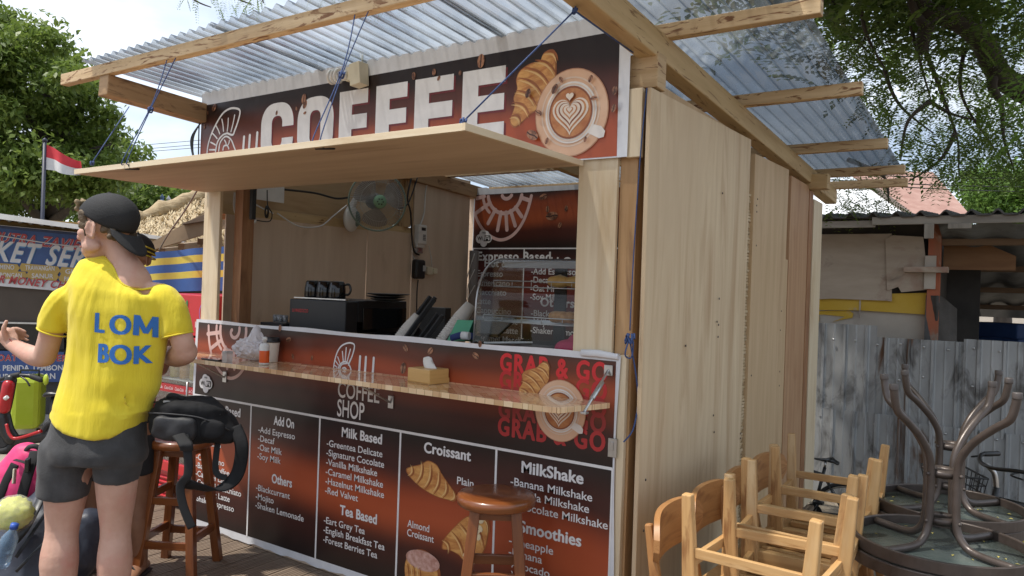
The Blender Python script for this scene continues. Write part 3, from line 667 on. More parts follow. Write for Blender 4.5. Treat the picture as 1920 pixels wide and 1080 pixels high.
def block(F, mat, lay, ox=0, oz=0):
    def E(x0, x1, stem, mid=True, low=True):
        b = .078; s_ = .056
        p = [(x0, zb), (x1 if low else x0+stem, zb)]
        if low: p += [(x1, zb+b), (x0+stem, zb+b)]
        p += [(x0+stem, zb+b+s_), (x1-.004, zb+b+s_), (x1-.004, zb+2*b+s_), (x0+stem, zb+2*b+s_), (x0+stem, zt-b), (x1, zt-b), (x1, zt), (x0, zt)]
        if not low: p = [(x0, zb), (x0+stem, zb), (x0+stem, zt-b*2-s_), (x1-.004, zt-b*2-s_), (x1-.004, zt-b-s_), (x0+stem, zt-b-s_), (x0+stem, zt-b), (x1, zt-b), (x1, zt), (x0, zt)]
        F.poly([(a+ox, c+oz) for a, c in p], mat, lay)
    def O(x0, x1, st, opn=False):
        rx = (x1-x0)/2; cx = (x0+x1)/2; r = rx*.86
        out = [(cx+rx*math.copysign(abs(math.cos(t))**.72, math.cos(t)), (zt-r if math.sin(t) >= 0 else zb+r)+r*math.sin(t)) for t in [2*PI*i/44 for i in range(44)]]
        ri = rx-st; r2 = ri*.9
        inn = [(cx+ri*math.copysign(abs(math.cos(t))**.75, math.cos(t)), (zt-.078-r2 if math.sin(t) >= 0 else zb+.078+r2)+r2*math.sin(t)) for t in [2*PI*i/36 for i in range(36)]]
        if not opn: F.poly([(a+ox, c+oz) for a, c in out], mat, lay, holes=[[(a+ox, c+oz) for a, c in inn][::-1]])
        else:
            zc1, zc0 = zt-.145, zb+.13
            oi = [p for p in out if not (p[0] > cx and zc0 < p[1] < zc1)]; ii = [p for p in inn if not (p[0] > cx and zc0 < p[1] < zc1)]
            # start just above the opening, run round the left to just below it
            up = [p for p in oi if p[1] > (zt+zb)/2]; lo = [p for p in oi if p[1] <= (zt+zb)/2]
            iu = [p for p in ii if p[1] > (zt+zb)/2]; il = [p for p in ii if p[1] <= (zt+zb)/2]
            f = lambda L_: L_
            outer = [(x1, zc1)]+[p for p in up]+[p for p in lo]+[(x1, zc0)]
            inner = [(cx+ri, zc0)]+[p for p in il][::-1]+[p for p in iu][::-1]+[(cx+ri, zc1)]
            F.poly([(a+ox, c+oz) for a, c in outer+inner], mat, lay)
    O(-2.395, -2.105, .098, True); O(-2.070, -1.772, .105); E(-1.728, -1.512, .098, low=False); E(-1.452, -1.232, .098, low=False); E(-1.180, -.930, .095); E(-.873, -.620, .096)
block(F, RSH, 3, .010, -.010); block(F, INK, 5); F.build('lettering', sign)
F = Flat(**FP)
T = lambda p: F.px(p)
def pst(pts, w): F.stroke(bez2([T(p) for p in pts], 6), w, INK, 4)
pst([(389, 287), (392, 268), (401, 243), (417, 215), (432, 204), (446, 204), (451, 210), (447, 228), (441, 245), (437, 253), (427, 250)], .013)   # the shell of the sign, partly behind the flap
pst([(405, 284), (409, 266), (418, 254), (427, 250)], .012); pst([(411, 283), (414, 267), (424, 256), (434, 262), (440, 276), (442, 281)], .011); pst([(419, 281), (421, 274), (427, 273), (430, 279)], .011)
for a, b in (((417, 224), (420, 246)), ((429, 222), (427, 246)), ((441, 216), (434, 247)), ((406, 236), (413, 251)), ((399, 250), (408, 260)), ((396, 267), (405, 272)), ((394, 281), (404, 281)), ((422, 263), (425, 270)), ((431, 264), (429, 271))): pst([a, ((a[0]+b[0])/2+.5, (a[1]+b[1])/2), b], .010)
for x0, z0 in (((-2.555), 2.47), (-2.50, 2.475), (-2.43, 2.485)): F.stroke([(x0, z0), (x0-.004, 2.40), (x0-.002, 2.19)], .020, INK, 4)
for p, r, a in (((403, 202), .028, .9), ((571, 186), .03, 1.4), ((573, 196), .026, 1.2), ((391, 212), .012, 1.5), ((384, 238), .016, 1.2), ((520, 212), .014, 1.3), ((573, 212), .013, .3), ((557, 204), .012, 2.0), ((777, 143), .020, 1.7), ((815, 136), .018, 1.6), ((824, 147), .014, 1.0), ((864, 137), .013, 1.4), ((903, 115), .034, 1.5)): bean(F, p, r, a, 6)
F.build('shell_print', sign); F = Flat(**FP)
croissant(F, [(640+x/3, y/3) for x, y in [(1180, 278), (1208, 300), (1212, 420), (1195, 480), (1130, 560), (1100, 620), (1060, 650), (1010, 700), (975, 720), (950, 695), (955, 660), (975, 600), (970, 550), (990, 500), (985, 450), (1005, 400), (1060, 360), (1120, 340), (1140, 300)]], ((960, 235), (1040, 98)), 3, nb=7)
F.build('croissant_picture', sign); F = Flat(**FP)
cup(F, (-.259, 2.386), .186, 7)
F.build('cup_picture', sign); F = Flat(**FP)
for p, r, a in (((1045, 169), .024, 1.1), ((1057, 152), .016, -1), ((1112, 150), .017, 1.2), ((1118, 186), .016, .1), ((1015, 214), .020, -.6), ((1030, 266), .016, 1.2), ((1102, 263), .013, 1.4), ((1003, 255), .034, -.5), ((995, 177), .022, 1.2), ((1157, 172), .02, 1.4), ((1155, 205), .018, 1.3)): bean(F, p, r, a, 26)
F.build('bean_print', sign)

# ---- the menu sheet of the counter front
menu = thing('menu_banner', 'large printed drinks menu with white column lines covering the counter front', 'menu', (-1.5, -.004, 0))
F = Flat(**FP)
F.mb.grid(lambda u, v: F.P(-2.985+.008*math.sin(v*7)+u*(3.001), .012+.008*math.sin(u*37)*math.sin(u*91)*(1-v)+v*(1.318)+.004*math.sin(u*23)*v, 1), 60, 14, 0); F.mats.append(VINYLW)
F.build('vinyl_sheet', menu)
F = Flat(**FP)
up = print_mat('print_upper', [(0, DK), (.22, (.05, .014, .011)), (.42, (.16, .035, .016)), (.62, (.36, .07, .026)), (.80, (.13, .032, .016)), (.95, (.045, .024, .018)), (1, (.04, .026, .02))], 'Z', .86, 1.33)
lo = print_mat('print_lower', [(0, (.018, .012, .011)), (.22, (.05, .014, .011)), (.47, (.40, .082, .03)), (.55, (.38, .075, .028)), (.78, (.06, .02, .016)), (1, (.018, .012, .011))], 'Z', .04, .86)
F.poly([(-2.972, .845), (0.0, .845), (.0, 1.302), (-2.955, 1.312)], up, 2); F.build('print_field', menu)
F = Flat(**FP); F.poly([(-2.978, .055), (0.0, .055), (.0, .846), (-2.972, .846)], lo, 2); F.build('print_field', menu)
F = Flat(**FP)
F.rect((-2.972, .838), (.0, .851), INK, 3)
for k in range(1, 5): F.rect((-.6*k-.006, .05), (-.6*k+.006, .84), INK, 3)
F.rect((-.004, .05), (.004, .846), INK, 3)
hd = dict(mat=INK, lay=4, bold=.034, spacing=1.07)
def head(s, xc, z, h=.058): F.text(s, (xc, z), align='c', h=h, **hd)
def col(rows, x, z, dz, ref, rw, h=.037):
    wd = lambda r: np.ptp(text_shape(r, .010)[0][:, 0])
    for k, r in enumerate(rows): F.text(r, (x, z-k*dz), INK, 4, h=h, w=rw*wd(r)/wd(ref), bold=.010)
def hd2(s_, xc, w_, z): F.text(s_, (xc, z), INK, 4, h=.053, w=w_, bold=.036, align='c')
hd2('Expresso Based', -2.70, .40, .757); hd2('Hot & Ice', -2.70, .24, .70)
col(['-Espresso', '-Americano', '-Macchiato', '-Latte', '-Cappuccino', '-Baileys Coffee', '-Caramel Latte', '-Caramel Macchiato', '-Hazelnut Latte', '-Shaken Espresso'], -2.93, .645, .0525, '-Shaken Espresso', .40)
hd2('Add On', -2.10, .175, .753); col(['-Add Espresso', '-Decaf', '-Oat Milk', '-Soy Milk'], -2.325, .690, .0527, '-Shaken Lemonade', .424)
hd2('Others', -2.10, .175, .413); col(['-Blackcurrant', '-Mojito', '-Shaken Lemonade'], -2.328, .344, .0525, '-Shaken Lemonade', .424)
hd2('Milk Based', -1.475, .295, .760); col(['-Greentea Delicate', '-Signature Cocolate', '-Vanilla Milkshake', '-Caramel Milkshake', '-Hazelnut Milkshake', '-Red Valvet'], -1.738, .692, .0522, '-Greentea Delicate', .418)
hd2('Tea Based', -1.480, .272, .338); col(['-Eart Grey Tea', '-English Breakfast Tea', '-Forest Berries Tea'], -1.740, .267, .0530, '-Forest Berries Tea', .408)
hd2('Croissant', -.893, .291, .762); F.text('Plain', (-.825, .640), INK, 4, h=.037, w=.10, bold=.010); col(['Almond', 'Croissant'], -1.132, .370, .046, 'Croissant', .175)
hd2('MilkShake', -.296, .318, .757); col(['-Banana Milkshake', '-Vanilla Milkshake', '-Chocolate Milkshake'], -.514, .690, .0525, '-Banana Milkshake', .424)
hd2('Smoothies', -.296, .318, .485); col(['-Pineapple', '-Banana', '-Avocado', '-Watermelon', '-Mango', '-Strawberry'], -.511, .418, .0525, '-Banana Milkshake', .424)
F.build('menu_text', menu)
F = Flat(**FP)
Z = lambda x, y: (640+x/3, 720+y/3)
croissant(F, [Z(*p) for p in [(490, 430), (540, 455), (565, 500), (595, 545), (640, 610), (645, 655), (590, 650), (520, 625), (440, 575), (385, 520), (365, 480), (395, 463), (450, 450)]], (Z(365, 480), Z(650, 650)), 3, nb=6)
croissant(F, [Z(*p) for p in [(568, 925), (580, 870), (640, 800), (705, 745), (770, 740), (815, 770), (830, 850), (800, 950), (740, 985), (690, 990), (660, 960), (610, 935)]], (Z(565, 930), Z(830, 760)), 3, nb=5)
random.seed(3)
for k in range(16):                                            # almond flakes
    c = F.px(Z(720+random.random()*80, 760+random.random()*110)); F.ell(c, .017, .011, CROC, 7, random.random()*3, 10)
for c in (Z(710, 960), Z(745, 995)): F.ell(F.px(c), .024, .013, CROC, 7, .3, 14)
c = F.px(Z(458, 1060)); F.poly([(c[0]+.118*math.cos(t), c[1]+(.115 if math.sin(t) > 0 else .15)*math.sin(t)) for t in [2*PI*i/30 for i in range(30)]], CROD, 3)
F.poly([(c[0]-.008+.108*math.cos(t), c[1]+(.102 if math.sin(t) > 0 else .14)*math.sin(t)) for t in [2*PI*i/30 for i in range(30)]], CRO, 4)
F.poly([(c[0]+.11*math.cos(t), c[1]+.06+.05*math.sin(t)) for t in [2*PI*i/30 for i in range(30)]], pm('ink_sugar', (.62, .40, .34), (.42, .20, .15), (40, 40, 40), rough=.5), 5)
for k in range(5): F.stroke([(c[0]-.095+.02*k+.012*math.sin(t*3), c[1]+.02-.15*t) for t in (0, .3, .6, 1)], .006, CROL if k % 2 else CROD, 6)
F.build('pastry_pictures', menu)
F = Flat(**FP)
for k, z in enumerate((1.198, 1.118, 1.045, .980, .900)):       # five rows of the same words, fading in the middle
    F.text('GRAB & GO', (-.594, z+.012), RED[k], 3, h=.085, w=.554, bold=.045, spacing=1.12)
croissant(F, [(900+x/4.91, 640+y/4.91) for x, y in [(600, 183), (635, 200), (645, 300), (640, 360), (600, 420), (560, 450), (520, 500), (440, 520), (375, 510), (362, 440), (395, 380), (390, 310), (420, 270), (520, 240), (560, 205)]], ((985, 745), (1028, 680)), 5, nb=6)
cup(F, (-.262, 1.062), .130, 9)
F.build('grab_and_go_print', menu)
F = Flat(**FP)
small_shell(F, (-1.628, 1.165), .215, 4, INK, .040)
for x, hgt in ((-1.505, .125), (-1.462, .125), (-1.405, .125)):
    F.stroke([(x, 1.205), (x-.003, 1.14), (x-.006, 1.075)], .015, INK, 4)
F.stroke([(-1.468, 1.078), (-1.440, 1.076)], .014, INK, 4)
F.text('COFFEE', (-1.665, .972), INK, 4, w=.31, h=.088, bold=.012); F.text('SHOP', (-1.665, .868), INK, 4, w=.205, h=.095, bold=.012)
F.build('shop_logo', menu); F = Flat(**FP)
for p, r, a in (((526, 615), .020, 1.4), ((542, 637), .022, .3), ((550, 668), .017, 1.9), ((586, 671), .015, 1.5), ((761, 652), .022, -.9), ((808, 658), .022, .8), ((893, 667), .022, -.5), ((901, 645), .016, 1.5), ((757, 690), .03, 1.4)): bean(F, p, r, a, 5)
F.build('bean_print', menu); F = Flat(**FP)
big_shell(F, F.px((438, 620)), .235, 4, INKP, 1.312, -2.955)
F.build('shell_print', menu); F = Flat(**FP)
wifi(F, F.px((388, 719)), .118, 9)
F.build('wifi_print', menu)
# loose white end of the sheet folded over the board
m = MB(); m.tube([(-.165, -.012, 1.327), (-.08, -.016, 1.330), (.012, -.012, 1.322)], [.016, .017, .013], 8, ratio=.7); m.box((-.16, -.02, 1.322), (-.0, .035, 1.333)); m.build('folded_edge', VINYLW, menu, .002)

# ---- the sheet on the back wall
inner = thing('back_banner', 'printed drinks menu with a big shell drawing hanging on the back wall inside', 'menu', (-1.6, 2.944, 1.1))
FB = dict(o=(0, 2.945, 0), u=(1, 0, 0), nrm=(0, -1, 0))
F = Flat(**FB); F.mb.grid(lambda u, v: F.P(-2.99+u*2.99, 1.02+v*1.52+.02*(u < .06)*v, 0)+V((0, -.012*abs(math.sin(u*9))*v, 0)), 60, 16, 0); F.mats.append(VINYLW); F.build('vinyl_sheet', inner)
F = Flat(o=(0, 2.930, 0), u=(1, 0, 0), nrm=(0, -1, 0))
up2 = print_mat('print_upper_inside', [(0, DK), (.25, (.07, .018, .012)), (.5, (.34, .075, .026)), (.72, (.28, .06, .022)), (.95, (.03, .016, .013)), (1, DK)], 'Z', .89, 1.44)
c1 = F.px((883, 466)); c2 = F.px((1087, 471)); c3 = F.px((890, 352)); zl = c1[1]
F.poly([(-2.975, zl), (-.1, zl-.01), (-.1, 2.50), (-2.965, 2.49)], up2, 1); F.build('print_field', inner)
F = Flat(o=(0, 2.930, 0), u=(1, 0, 0), nrm=(0, -1, 0))
lo2 = print_mat('print_lower_inside', [(0, (.02, .013, .012)), (.4, (.17, .03, .022)), (.72, (.11, .024, .02)), (1, (.02, .012, .011))], 'Z', .0, .90)
F.poly([(-2.96, 1.03), (-.1, 1.03), (-.1, zl), (-2.96, zl)], lo2, 1); F.build('print_field', inner)
F = Flat(o=(0, 2.930, 0), u=(1, 0, 0), nrm=(0, -1, 0))
F.rect((-2.98, zl-.006), (-.1, zl+.006), INK, 3); xm = F.px((983, 475))[0]; F.rect((xm-.007, 1.03), (xm+.007, zl), INK, 3); F.rect((-2.972, 1.03), (-2.958, zl), INK, 3)
big_shell(F, F.px((947, 360)), .36, 3, INKP, 2.485, -2.97); wifi(F, F.px((908, 447)), .165, 7)
for p, r, a in (((1019, 369), .042, .3), ((1035, 405), .062, .1), ((1062, 391), .028, 1.5), ((1050, 422), .028, 1.1), ((1027, 392), .03, 1.6)): bean(F, p, r, a, 4)
F.text('Expresso Based', F.px((896, 488)), INK, 4, h=.085, bold=.034, spacing=1.07); F.text('Hot & Ice', F.px((909, 500)), INK, 4, h=.075, bold=.03)
x0 = F.px((895, 518))[0]; z0 = F.px((895, 518))[1]
lines(F, ['Espresso', 'Americano', 'Macchiato', 'Latte', 'Cappuccino', 'Baileys Coffee', 'Caramel Latte', 'Caramel Macchiato', 'Hazelnut Latte'], x0, z0, .088, .062, 4, bold=.012)
F.text('Add On', F.px((1012, 498)), INK, 4, h=.08, bold=.034, spacing=1.07); q = F.px((996, 514)); lines(F, ['-Add Espresso', '-Decaf', '-Oat Milk', '-Soy Milk'], q[0], q[1], .078, .058, 4, bold=.012)
F.text('Others', F.px((1014, 574)), INK, 4, h=.08, bold=.034, spacing=1.07); q = F.px((996, 592)); lines(F, ['-Blackcurrant', '-Mojito', '-Shaken Lemonade'], q[0], q[1], .078, .058, 4, bold=.012)
F.build('menu_text', inner)
# ------------------------------------------------------------------ things inside the kiosk
CT = 1.06                                                     # inner counter top
SHT = 1.128                                                   # serving shelf top
def obox(mb, c, s, rz=0, rx=0, ry=0, mi=0, g=None):
    M = Matrix.Rotation(rz, 3, 'Z') @ Matrix.Rotation(ry, 3, 'Y') @ Matrix.Rotation(rx, 3, 'X'); c = V(c)
    P = [c+M @ V(((s[0]/2 if i & 1 else -s[0]/2), (s[1]/2 if i & 2 else -s[1]/2), (s[2]/2 if i & 4 else -s[2]/2))) for i in range(8)]
    return mb.hexa(P, (list(s).index(max(s)) if g is None else g), mi, list(s))
MBODY = flat('machine_black', (.010, .0105, .012), .45); GLOSSB = flat('gloss_black', (.008, .008, .009), .08)
em = thing('espresso_machine', 'black boxy coffee machine on the inner counter with a red name strip on its side', 'coffee machine', (-2.1, .45, CT))
m = MB(); m.box((-2.405, .26, CT+.10), (-1.905, .36, CT+.425)); m.box((-2.405, .36, CT+.30), (-1.905, .80, CT+.43)); m.box((-2.405, .36, CT+.02), (-1.92, .80, CT+.12)); m.box((-2.405, .56, CT+.12), (-1.93, .80, CT+.30)); m.build('body', MBODY, em, .006)
m = MB(); m.box((-1.904, .40, CT+.255), (-1.896, .79, CT+.385)); m.box((-1.904, .37, CT+.13), (-1.899, .72, CT+.235)); m.build('side_glass', GLOSSB, em, .002)
m = MB(); m.box((-2.40, .255, CT+.03), (-1.90, .50, CT+.10)); m.build('drip_tray', BLACK, em, .004)
for x in (-2.38, -1.94):
    m = MB(); m.lathe([(.022, 0), (.022, .02), (.018, .03)], (x, .34, CT), 12); m.build('foot', BLACK, em)
m = MB(); m.tube([(-1.95, .30, CT+.18), (-1.86, .26, CT+.17)], [.012, .016], 10, dome=True); m.build('handle', BLACK, em)
F = Flat(o=(0, .2585, 0), u=(1, 0, 0), nrm=(0, -1, 0)); q = F.px((546, 577)); 
REDP = flat('logo_red', (.55, .03, .03), .4)
F.text('LA MARZOCCO', (-2.375, CT+.345), REDP, 1, w=.145, h=.021, bold=.03); F.build('name_strip', em)
m = MB(); m.lathe([(.013, 0), (.013, .008)], (-2.33, .5, CT+.431), 10); m.box((-2.38, .27, CT+.431), (-1.92, .30, CT+.438)); m.build('cup_rail', STEEL, em)
mug0 = None
for k in range(3):
    x = -2.29+k*.108
    t_ = thing('mug', ('glossy black mug upside down on the coffee machine, nearest the wall', 'glossy black mug upside down between two others on the coffee machine', 'glossy black mug upside down beside the stacked plates')[k], 'mug', (x, .345, CT+.438), .5, 'black mugs drying on the coffee machine', local=True)
    m = MB(); m.lathe([(.051, 0), (.054, .01), (.052, .06), (.045, .098), (.040, .106), (.0, .107)], (0, 0, 0), 24); m.build('cup_body', GLOSSB, t_)
    m = MB(); m.tube(bez([(.047, 0, .085), (.075, 0, .088), (.086, 0, .055), (.074, 0, .028), (.050, 0, .026)], 5), .007, 8); m.build('handle', GLOSSB, t_)
for k in range(3):
    m = MB(); m.lathe([(.06, 0), (.10+.012*k, .010), (.11+.012*k, .014), (.108+.012*k, .016), (.06, .006)], (-1.81-.02*(k % 2), .52, CT+.432+.016*k), 28)
    tag(m.build('plate', BLACK), ('lowest black plate of the stack on the coffee machine', 'middle black plate of the stack on the coffee machine', 'top black plate of the stack on the coffee machine')[k], 'plate', 'black plates stacked on the coffee machine')
m = MB(); m.box((-1.80, .80, CT), (-1.58, .86, CT+.40)); tag(m.build('screen_back', BLACKM, None, .004), 'flat black panel standing behind the coffee machine', 'panel')
# cup holders leaning back on the counter
CUPM = flat('paper_cup', (.66, .62, .56), .7)
AX = V((.42, .38, .83)).normalized()
def rack(name, base, ln, lab, cupn, cupl, lid=None):
    b = V(base); t_ = thing(name, lab, 'cup holder', base, 0, 'slanted black cup holders on the counter')
    side = V((.78, -.62, -.12)); side = (side-AX*side.dot(AX)).normalized(); nn = AX.cross(side)
    m = MB()
    for s_ in (-1, 1): m.beam(b+side*.052*s_-AX*.02, b+side*.052*s_+AX*ln, .022, .03, up=nn)
    m.tube([b+side*.052+AX*ln, b+side*.052+AX*(ln+.012)], .014, 8)
    m.beam(b+nn*.055-AX*.02, b+nn*.055+AX*ln*.55, .12, .008, up=nn)
    m.box((b.x-.085, b.y-.08, CT), (b.x+.085, b.y+.08, b.z-.02)); m.build('frame', BLACK, t_, .006)
    if cupn:
        R = AX.to_track_quat('Z', 'Y').to_matrix(); prof = []
        for k in range(cupn): z = k*.014; prof += [(.046, z), (.046, z+.004), (.0435, z+.006), (.0435, z+.013)]
        z = cupn*.014; prof += [(.044, z), (.031, z+.098), (0, z+.099)]
        m = MB(); m.lathe(prof, b-nn*.004+AX*.02, 22, 0, R)
        tag(m.build('cup_stack', CUPM), cupl, 'cups')
rack('cup_holder', (-1.63, .36, CT+.12), .42, 'tall black cup holder beside the coffee machine, no cups showing at its top', 12, 'stack of white paper cups low in the tall black holder')
rack('cup_holder', (-1.475, .35, CT+.12), .30, 'black cup holder with a green base in the middle of the row', 0, '')
rack('cup_holder', (-1.305, .33, CT+.11), .20, 'short black cup holder with a long stack of cups rising out of it', 20, 'long stack of white paper cups leaning out of the short holder')
m = MB(); m.tube(bez([V((-1.45, .32, CT+.15)), V((-1.44, .33, CT+.19))+AX*.02, V((-1.40, .34, CT+.13))+AX*.02], 4), .028, 10); m.box((-1.44, .26, CT), (-1.37, .33, CT+.20)); tag(m.build('napkin_cup', pm('frosted_plastic', (.75, .78, .80), rough=.3, trans=.6), None, .004), 'small clear cup between the cup holders', 'cup')
# tablet on its stand, green card, blue cloth
t_ = thing('tablet_stand', 'black tablet seen from behind on a slim stand at the counter end', 'tablet', (-.98, .40, CT))
m = MB(); obox(m, (-.98, .42, CT+.33), (.27, .19, .016), 0, rad(28)); m.build('tablet', BLACK, t_, .004)
m = MB(); m.tube([(-.98, .42, CT+.01), (-.98, .42, CT+.32)], .012, 10); m.lathe([(.07, 0), (.07, .01), (.02, .014)], (-.98, .42, CT), 20); m.build('stand', STEEL, t_)
GRN = flat('card_green', (.10, .40, .24), .5)
m = MB(); a = at_y(858, 600, .30); b_ = at_y(888, 601, .30); c = at_y(838, 640, .24); d = at_y(872, 640, .24); e = at_y(905, 640, .40)
m.add([a, b_, d, c], [(0, 1, 2, 3)]); m.add([b_, e+V((0, 0, 0)), d], [(0, 1, 2)], mi=1)
o = m.build('card_stand', [GRN, flat('card_green_dark', (.02, .12, .075), .5)], solid=.004); tag(o, 'folded pale green card standing on the counter by the tablet', 'card')
m = MB(); m.tube(bez([at_y(846, 634, .2), at_y(868, 628, .2), at_y(890, 632, .22)], 6), [.018]*12+[.02], 10, ratio=.6); m.tube([at_y(866, 629, .185), at_y(880, 630, .185)], .021, 10, mi=1, ratio=.7); tag(m.build('folded_cloth', [flat('cloth_navy', (.03, .05, .16), .9), PAPER]), 'dark blue folded cloth with a white band on the counter', 'cloth')
# ice glasses and little tray
GLASS = bpy.data.materials.new('thin_glass'); GLASS.use_nodes = True; t = GLASS.node_tree; t.nodes.clear(); n = t.nodes.new; l = t.links.new
a1 = n('ShaderNodeBsdfTransparent'); a1.inputs[0].default_value = (.93, .95, .95, 1); a2 = n('ShaderNodeBsdfGlossy'); a2.inputs['Roughness'].default_value = .03
fz = n('ShaderNodeLayerWeight'); fz.inputs['Blend'].default_value = .25; mm = n('ShaderNodeMath'); mm.operation = 'MULTIPLY_ADD'; mm.inputs[1].default_value = .45; mm.inputs[2].default_value = .02; l(fz.outputs['Fresnel'], mm.inputs[0])
mx = n('ShaderNodeMixShader'); l(mm.outputs[0], mx.inputs[0]); l(a1.outputs[0], mx.inputs[1]); l(a2.outputs[0], mx.inputs[2]); oo = n('ShaderNodeOutputMaterial'); l(mx.outputs[0], oo.inputs[0])
CLR = pm('clear_plastic', (.85, .87, .88), rough=.15, trans=.75)
m = MB(); m.box((-2.66, .24, CT), (-2.44, .42, CT+.265)); tag(m.build('ice_tray', BLACKM, None, .004), 'small dark tray at the machine\'s left end', 'tray')
for k, (px_, r) in enumerate(((517, .020), (526, .026), (535, .018))):
    p = at_y(px_, 604, .30); m = MB(); m.lathe([(r*.8, 0), (r, .05), (r*.95, .05), (r*.7, .006)], (p.x, p.y, CT+.265), 14)
    tag(m.build('shot_glass', CLR), ('small shot glass on the dark tray, left of the others', 'larger shot glass in the middle of the dark tray', 'small shot glass on the dark tray, next to the coffee machine')[k], 'glass', 'shot glasses on the tray')
# ---- pastry case
X0, X1 = -.85, -.245; y0, y1 = .12, .56; zb, zt = 1.30, 1.76
case = thing('pastry_case', 'glass pastry display case with a curved front and wire shelves beside the window board', 'display case', (-.58, .34, CT))
prof = [(y0, zb)]+[(y0+.012+.20*(1-math.cos(t)), zt-.26+.245*math.sin(t)) for t in [PI/2*i/10 for i in range(11)]]+[(y1, zt)]
prof[-2] = (y0+.212, zt-.012); prof[-1] = (y1, zt)
m = MB(); m.grid(lambda u, v: (lerp(X0, X1, u), prof[min(int(round(v*(len(prof)-1))), len(prof)-1)][0], prof[min(int(round(v*(len(prof)-1))), len(prof)-1)][1]), 1, len(prof)-1); m.build('curved_glass', GLASS, case, fix=False)
for x in (X0, X1):
    m = MB(); m.prism([(p[0], p[1]) for p in prof]+[(y1, zb)], .004, lambda u, v, w, x=x: V((x+w, u, v))); m.build('end_glass', GLASS, case)
    m = MB(); m.tube([(x, p[0], p[1]) for p in prof], .0055, 6, sm=True); m.build('edge_trim', pm('trim_grey', (.35, .36, .36), (.45, .45, .45), rough=.3, metal=.6), case)
m = MB(); m.box((X0-.01, y0, CT), (X1+.01, y1, zb-.0)); m.build('base', BLACK, case, .004)
m = MB(); m.box((X0, y1-.004, zb), (X1, y1+.006, zb+.02)); m.box((X0, y1-.004, zt-.014), (X1, y1+.01, zt+.004)); m.box((-.645, y1-.006, zb), (-.575, y1+.008, zt)); m.build('rear_frame', BLACKM, case)
m = MB(); m.box((-.80, .30, zt-.055), (-.30, .36, zt-.02)); m.build('lamp_strip', pm('grey_strip', (.4, .4, .4), (.5, .5, .5), rough=.5), case)
for z, ya in ((1.605, .25), (1.43, .17)):
    m = MB()
    for y in (ya, y1-.02): m.tube([(X0+.02, y, z), (X1-.01, y, z)], .003, 6)
    for k in range(14): yy = ya+(y1-.02-ya)*k/13; m.tube([(X0+.02, yy, z), (X1-.01, yy, z)], .0015, 5)
    m.tube([(X0+.02, ya, z+.03), (X1-.01, ya, z+.03)], .003, 6)
    for k in range(6): xx = lerp(X0+.02, X1-.01, k/5); m.tube([(xx, ya, z), (xx, ya, z+.03)], .002, 5)
    m.build('wire_shelf', STEEL, case)
BUN = pm('bun_crust', (.55, .30, .08), (.66, .42, .15), (30, 30, 30), rough=.45, bump=.2); BUND = pm('bun_dark', (.34, .15, .04), (.50, .27, .09), (40, 40, 40), rough=.55, bump=.5)
for k, x in enumerate((-.50, -.395, -.295)):
    m = MB()
    for j in range(5): m.ball((x-.04+.02*j, .36-.006*abs(j-2), 1.64), (.022, .038-.004*abs(j-2), .036-.005*abs(j-2)), 14, 8)
    tag(remesh(m, 'croissant', .006, 3, BUN), ('golden croissant on the upper wire shelf, left one of the row', 'golden croissant in the middle of the upper wire shelf', 'golden croissant on the upper wire shelf, next to the window board')[k], 'croissant', 'croissants on the upper shelf')
m = MB()
for k in range(9): a_ = k*.7; m.ball((-.42+.055*math.cos(a_), .28+.03*math.sin(a_), 1.465), (.034, .03, .030), 12, 8)
tag(remesh(m, 'almond_croissant', .007, 2, BUND), 'dark crusty pastry alone on the lower wire shelf', 'pastry')
m = MB(); m.ball((-.33, .30, 1.35), (.075, .06, .05), 14, 8); m.tube([(-.40, .25, 1.31), (-.26, .25, 1.31)], .05, 10, dome=True)
tag(remesh(m, 'pink_bag', .01, 3, flat('pink_cloth', (.62, .05, .13), .8)), 'pink cloth bag at the bottom of the pastry case', 'bag')
for k in range(4):
    m = MB(); m.tube([(-.84+k*.05, .20, 1.315+.004*k), (-.74+k*.05, .26, 1.32+.004*k)], .006, 6, ratio=.4, dome=True)
    tag(m.build('spoon', WHITE), 'white spoon handle lying in the bottom of the pastry case', 'spoon', 'white spoon handles in the pastry case')
m = MB(); m.tube([at_y(889, 470, 2.84), at_y(884, 640, 2.84)], .045, 14); tag(m.build('rolled_banner', flat('roll_grey', (.22, .19, .17), .6)), 'tall dark rolled-up sheet standing in the back corner', 'roll')
# ---- wall fan
fc = at_x(708, 378, -2.70); fd = (EYE+V((.2, -.4, -.3))-fc).normalized(); fd = V((.86, -.50, -.10)).normalized()
fan = thing('wall_fan', 'round wire-guard wall fan with a green hub and a white mounting bracket', 'fan', (fc.x, fc.y, fc.z))
FR = fd.to_track_quat('Z', 'Y').to_matrix(); fp = lambda r, a, z: fc+FR @ V((r*math.cos(a), r*math.sin(a), z))
WIRE = pm('guard_wire', (.33, .36, .34), (.4, .43, .4), rough=.4, metal=.5); FGREEN = flat('fan_green', (.23, .42, .27), .45)
m = MB(); RF = .225
for k in range(80):
    a_ = 2*PI*k/80; m.tube([fp(.05, a_, .065), fp(.13, a_+.12, .062), fp(.20, a_+.2, .042), fp(RF, a_+.22, .0)], .0010, 3, cap=False)
for k in range(56):
    a_ = 2*PI*k/56; m.tube([fp(RF, a_, 0), fp(.19, a_, -.06), fp(.07, a_, -.09)], .0010, 3, cap=False)
m.tube([fp(.15, a_, .057) for a_ in [2*PI*i/40 for i in range(40)]], .0016, 4, closed=True); m.build('wire_guard', WIRE, fan)
m = MB(); m.tube([fp(RF, a_, 0) for a_ in [2*PI*i/48 for i in range(48)]], .007, 8, closed=True); m.build('guard_rim', flat('rim_green', (.20, .27, .22), .4), fan)
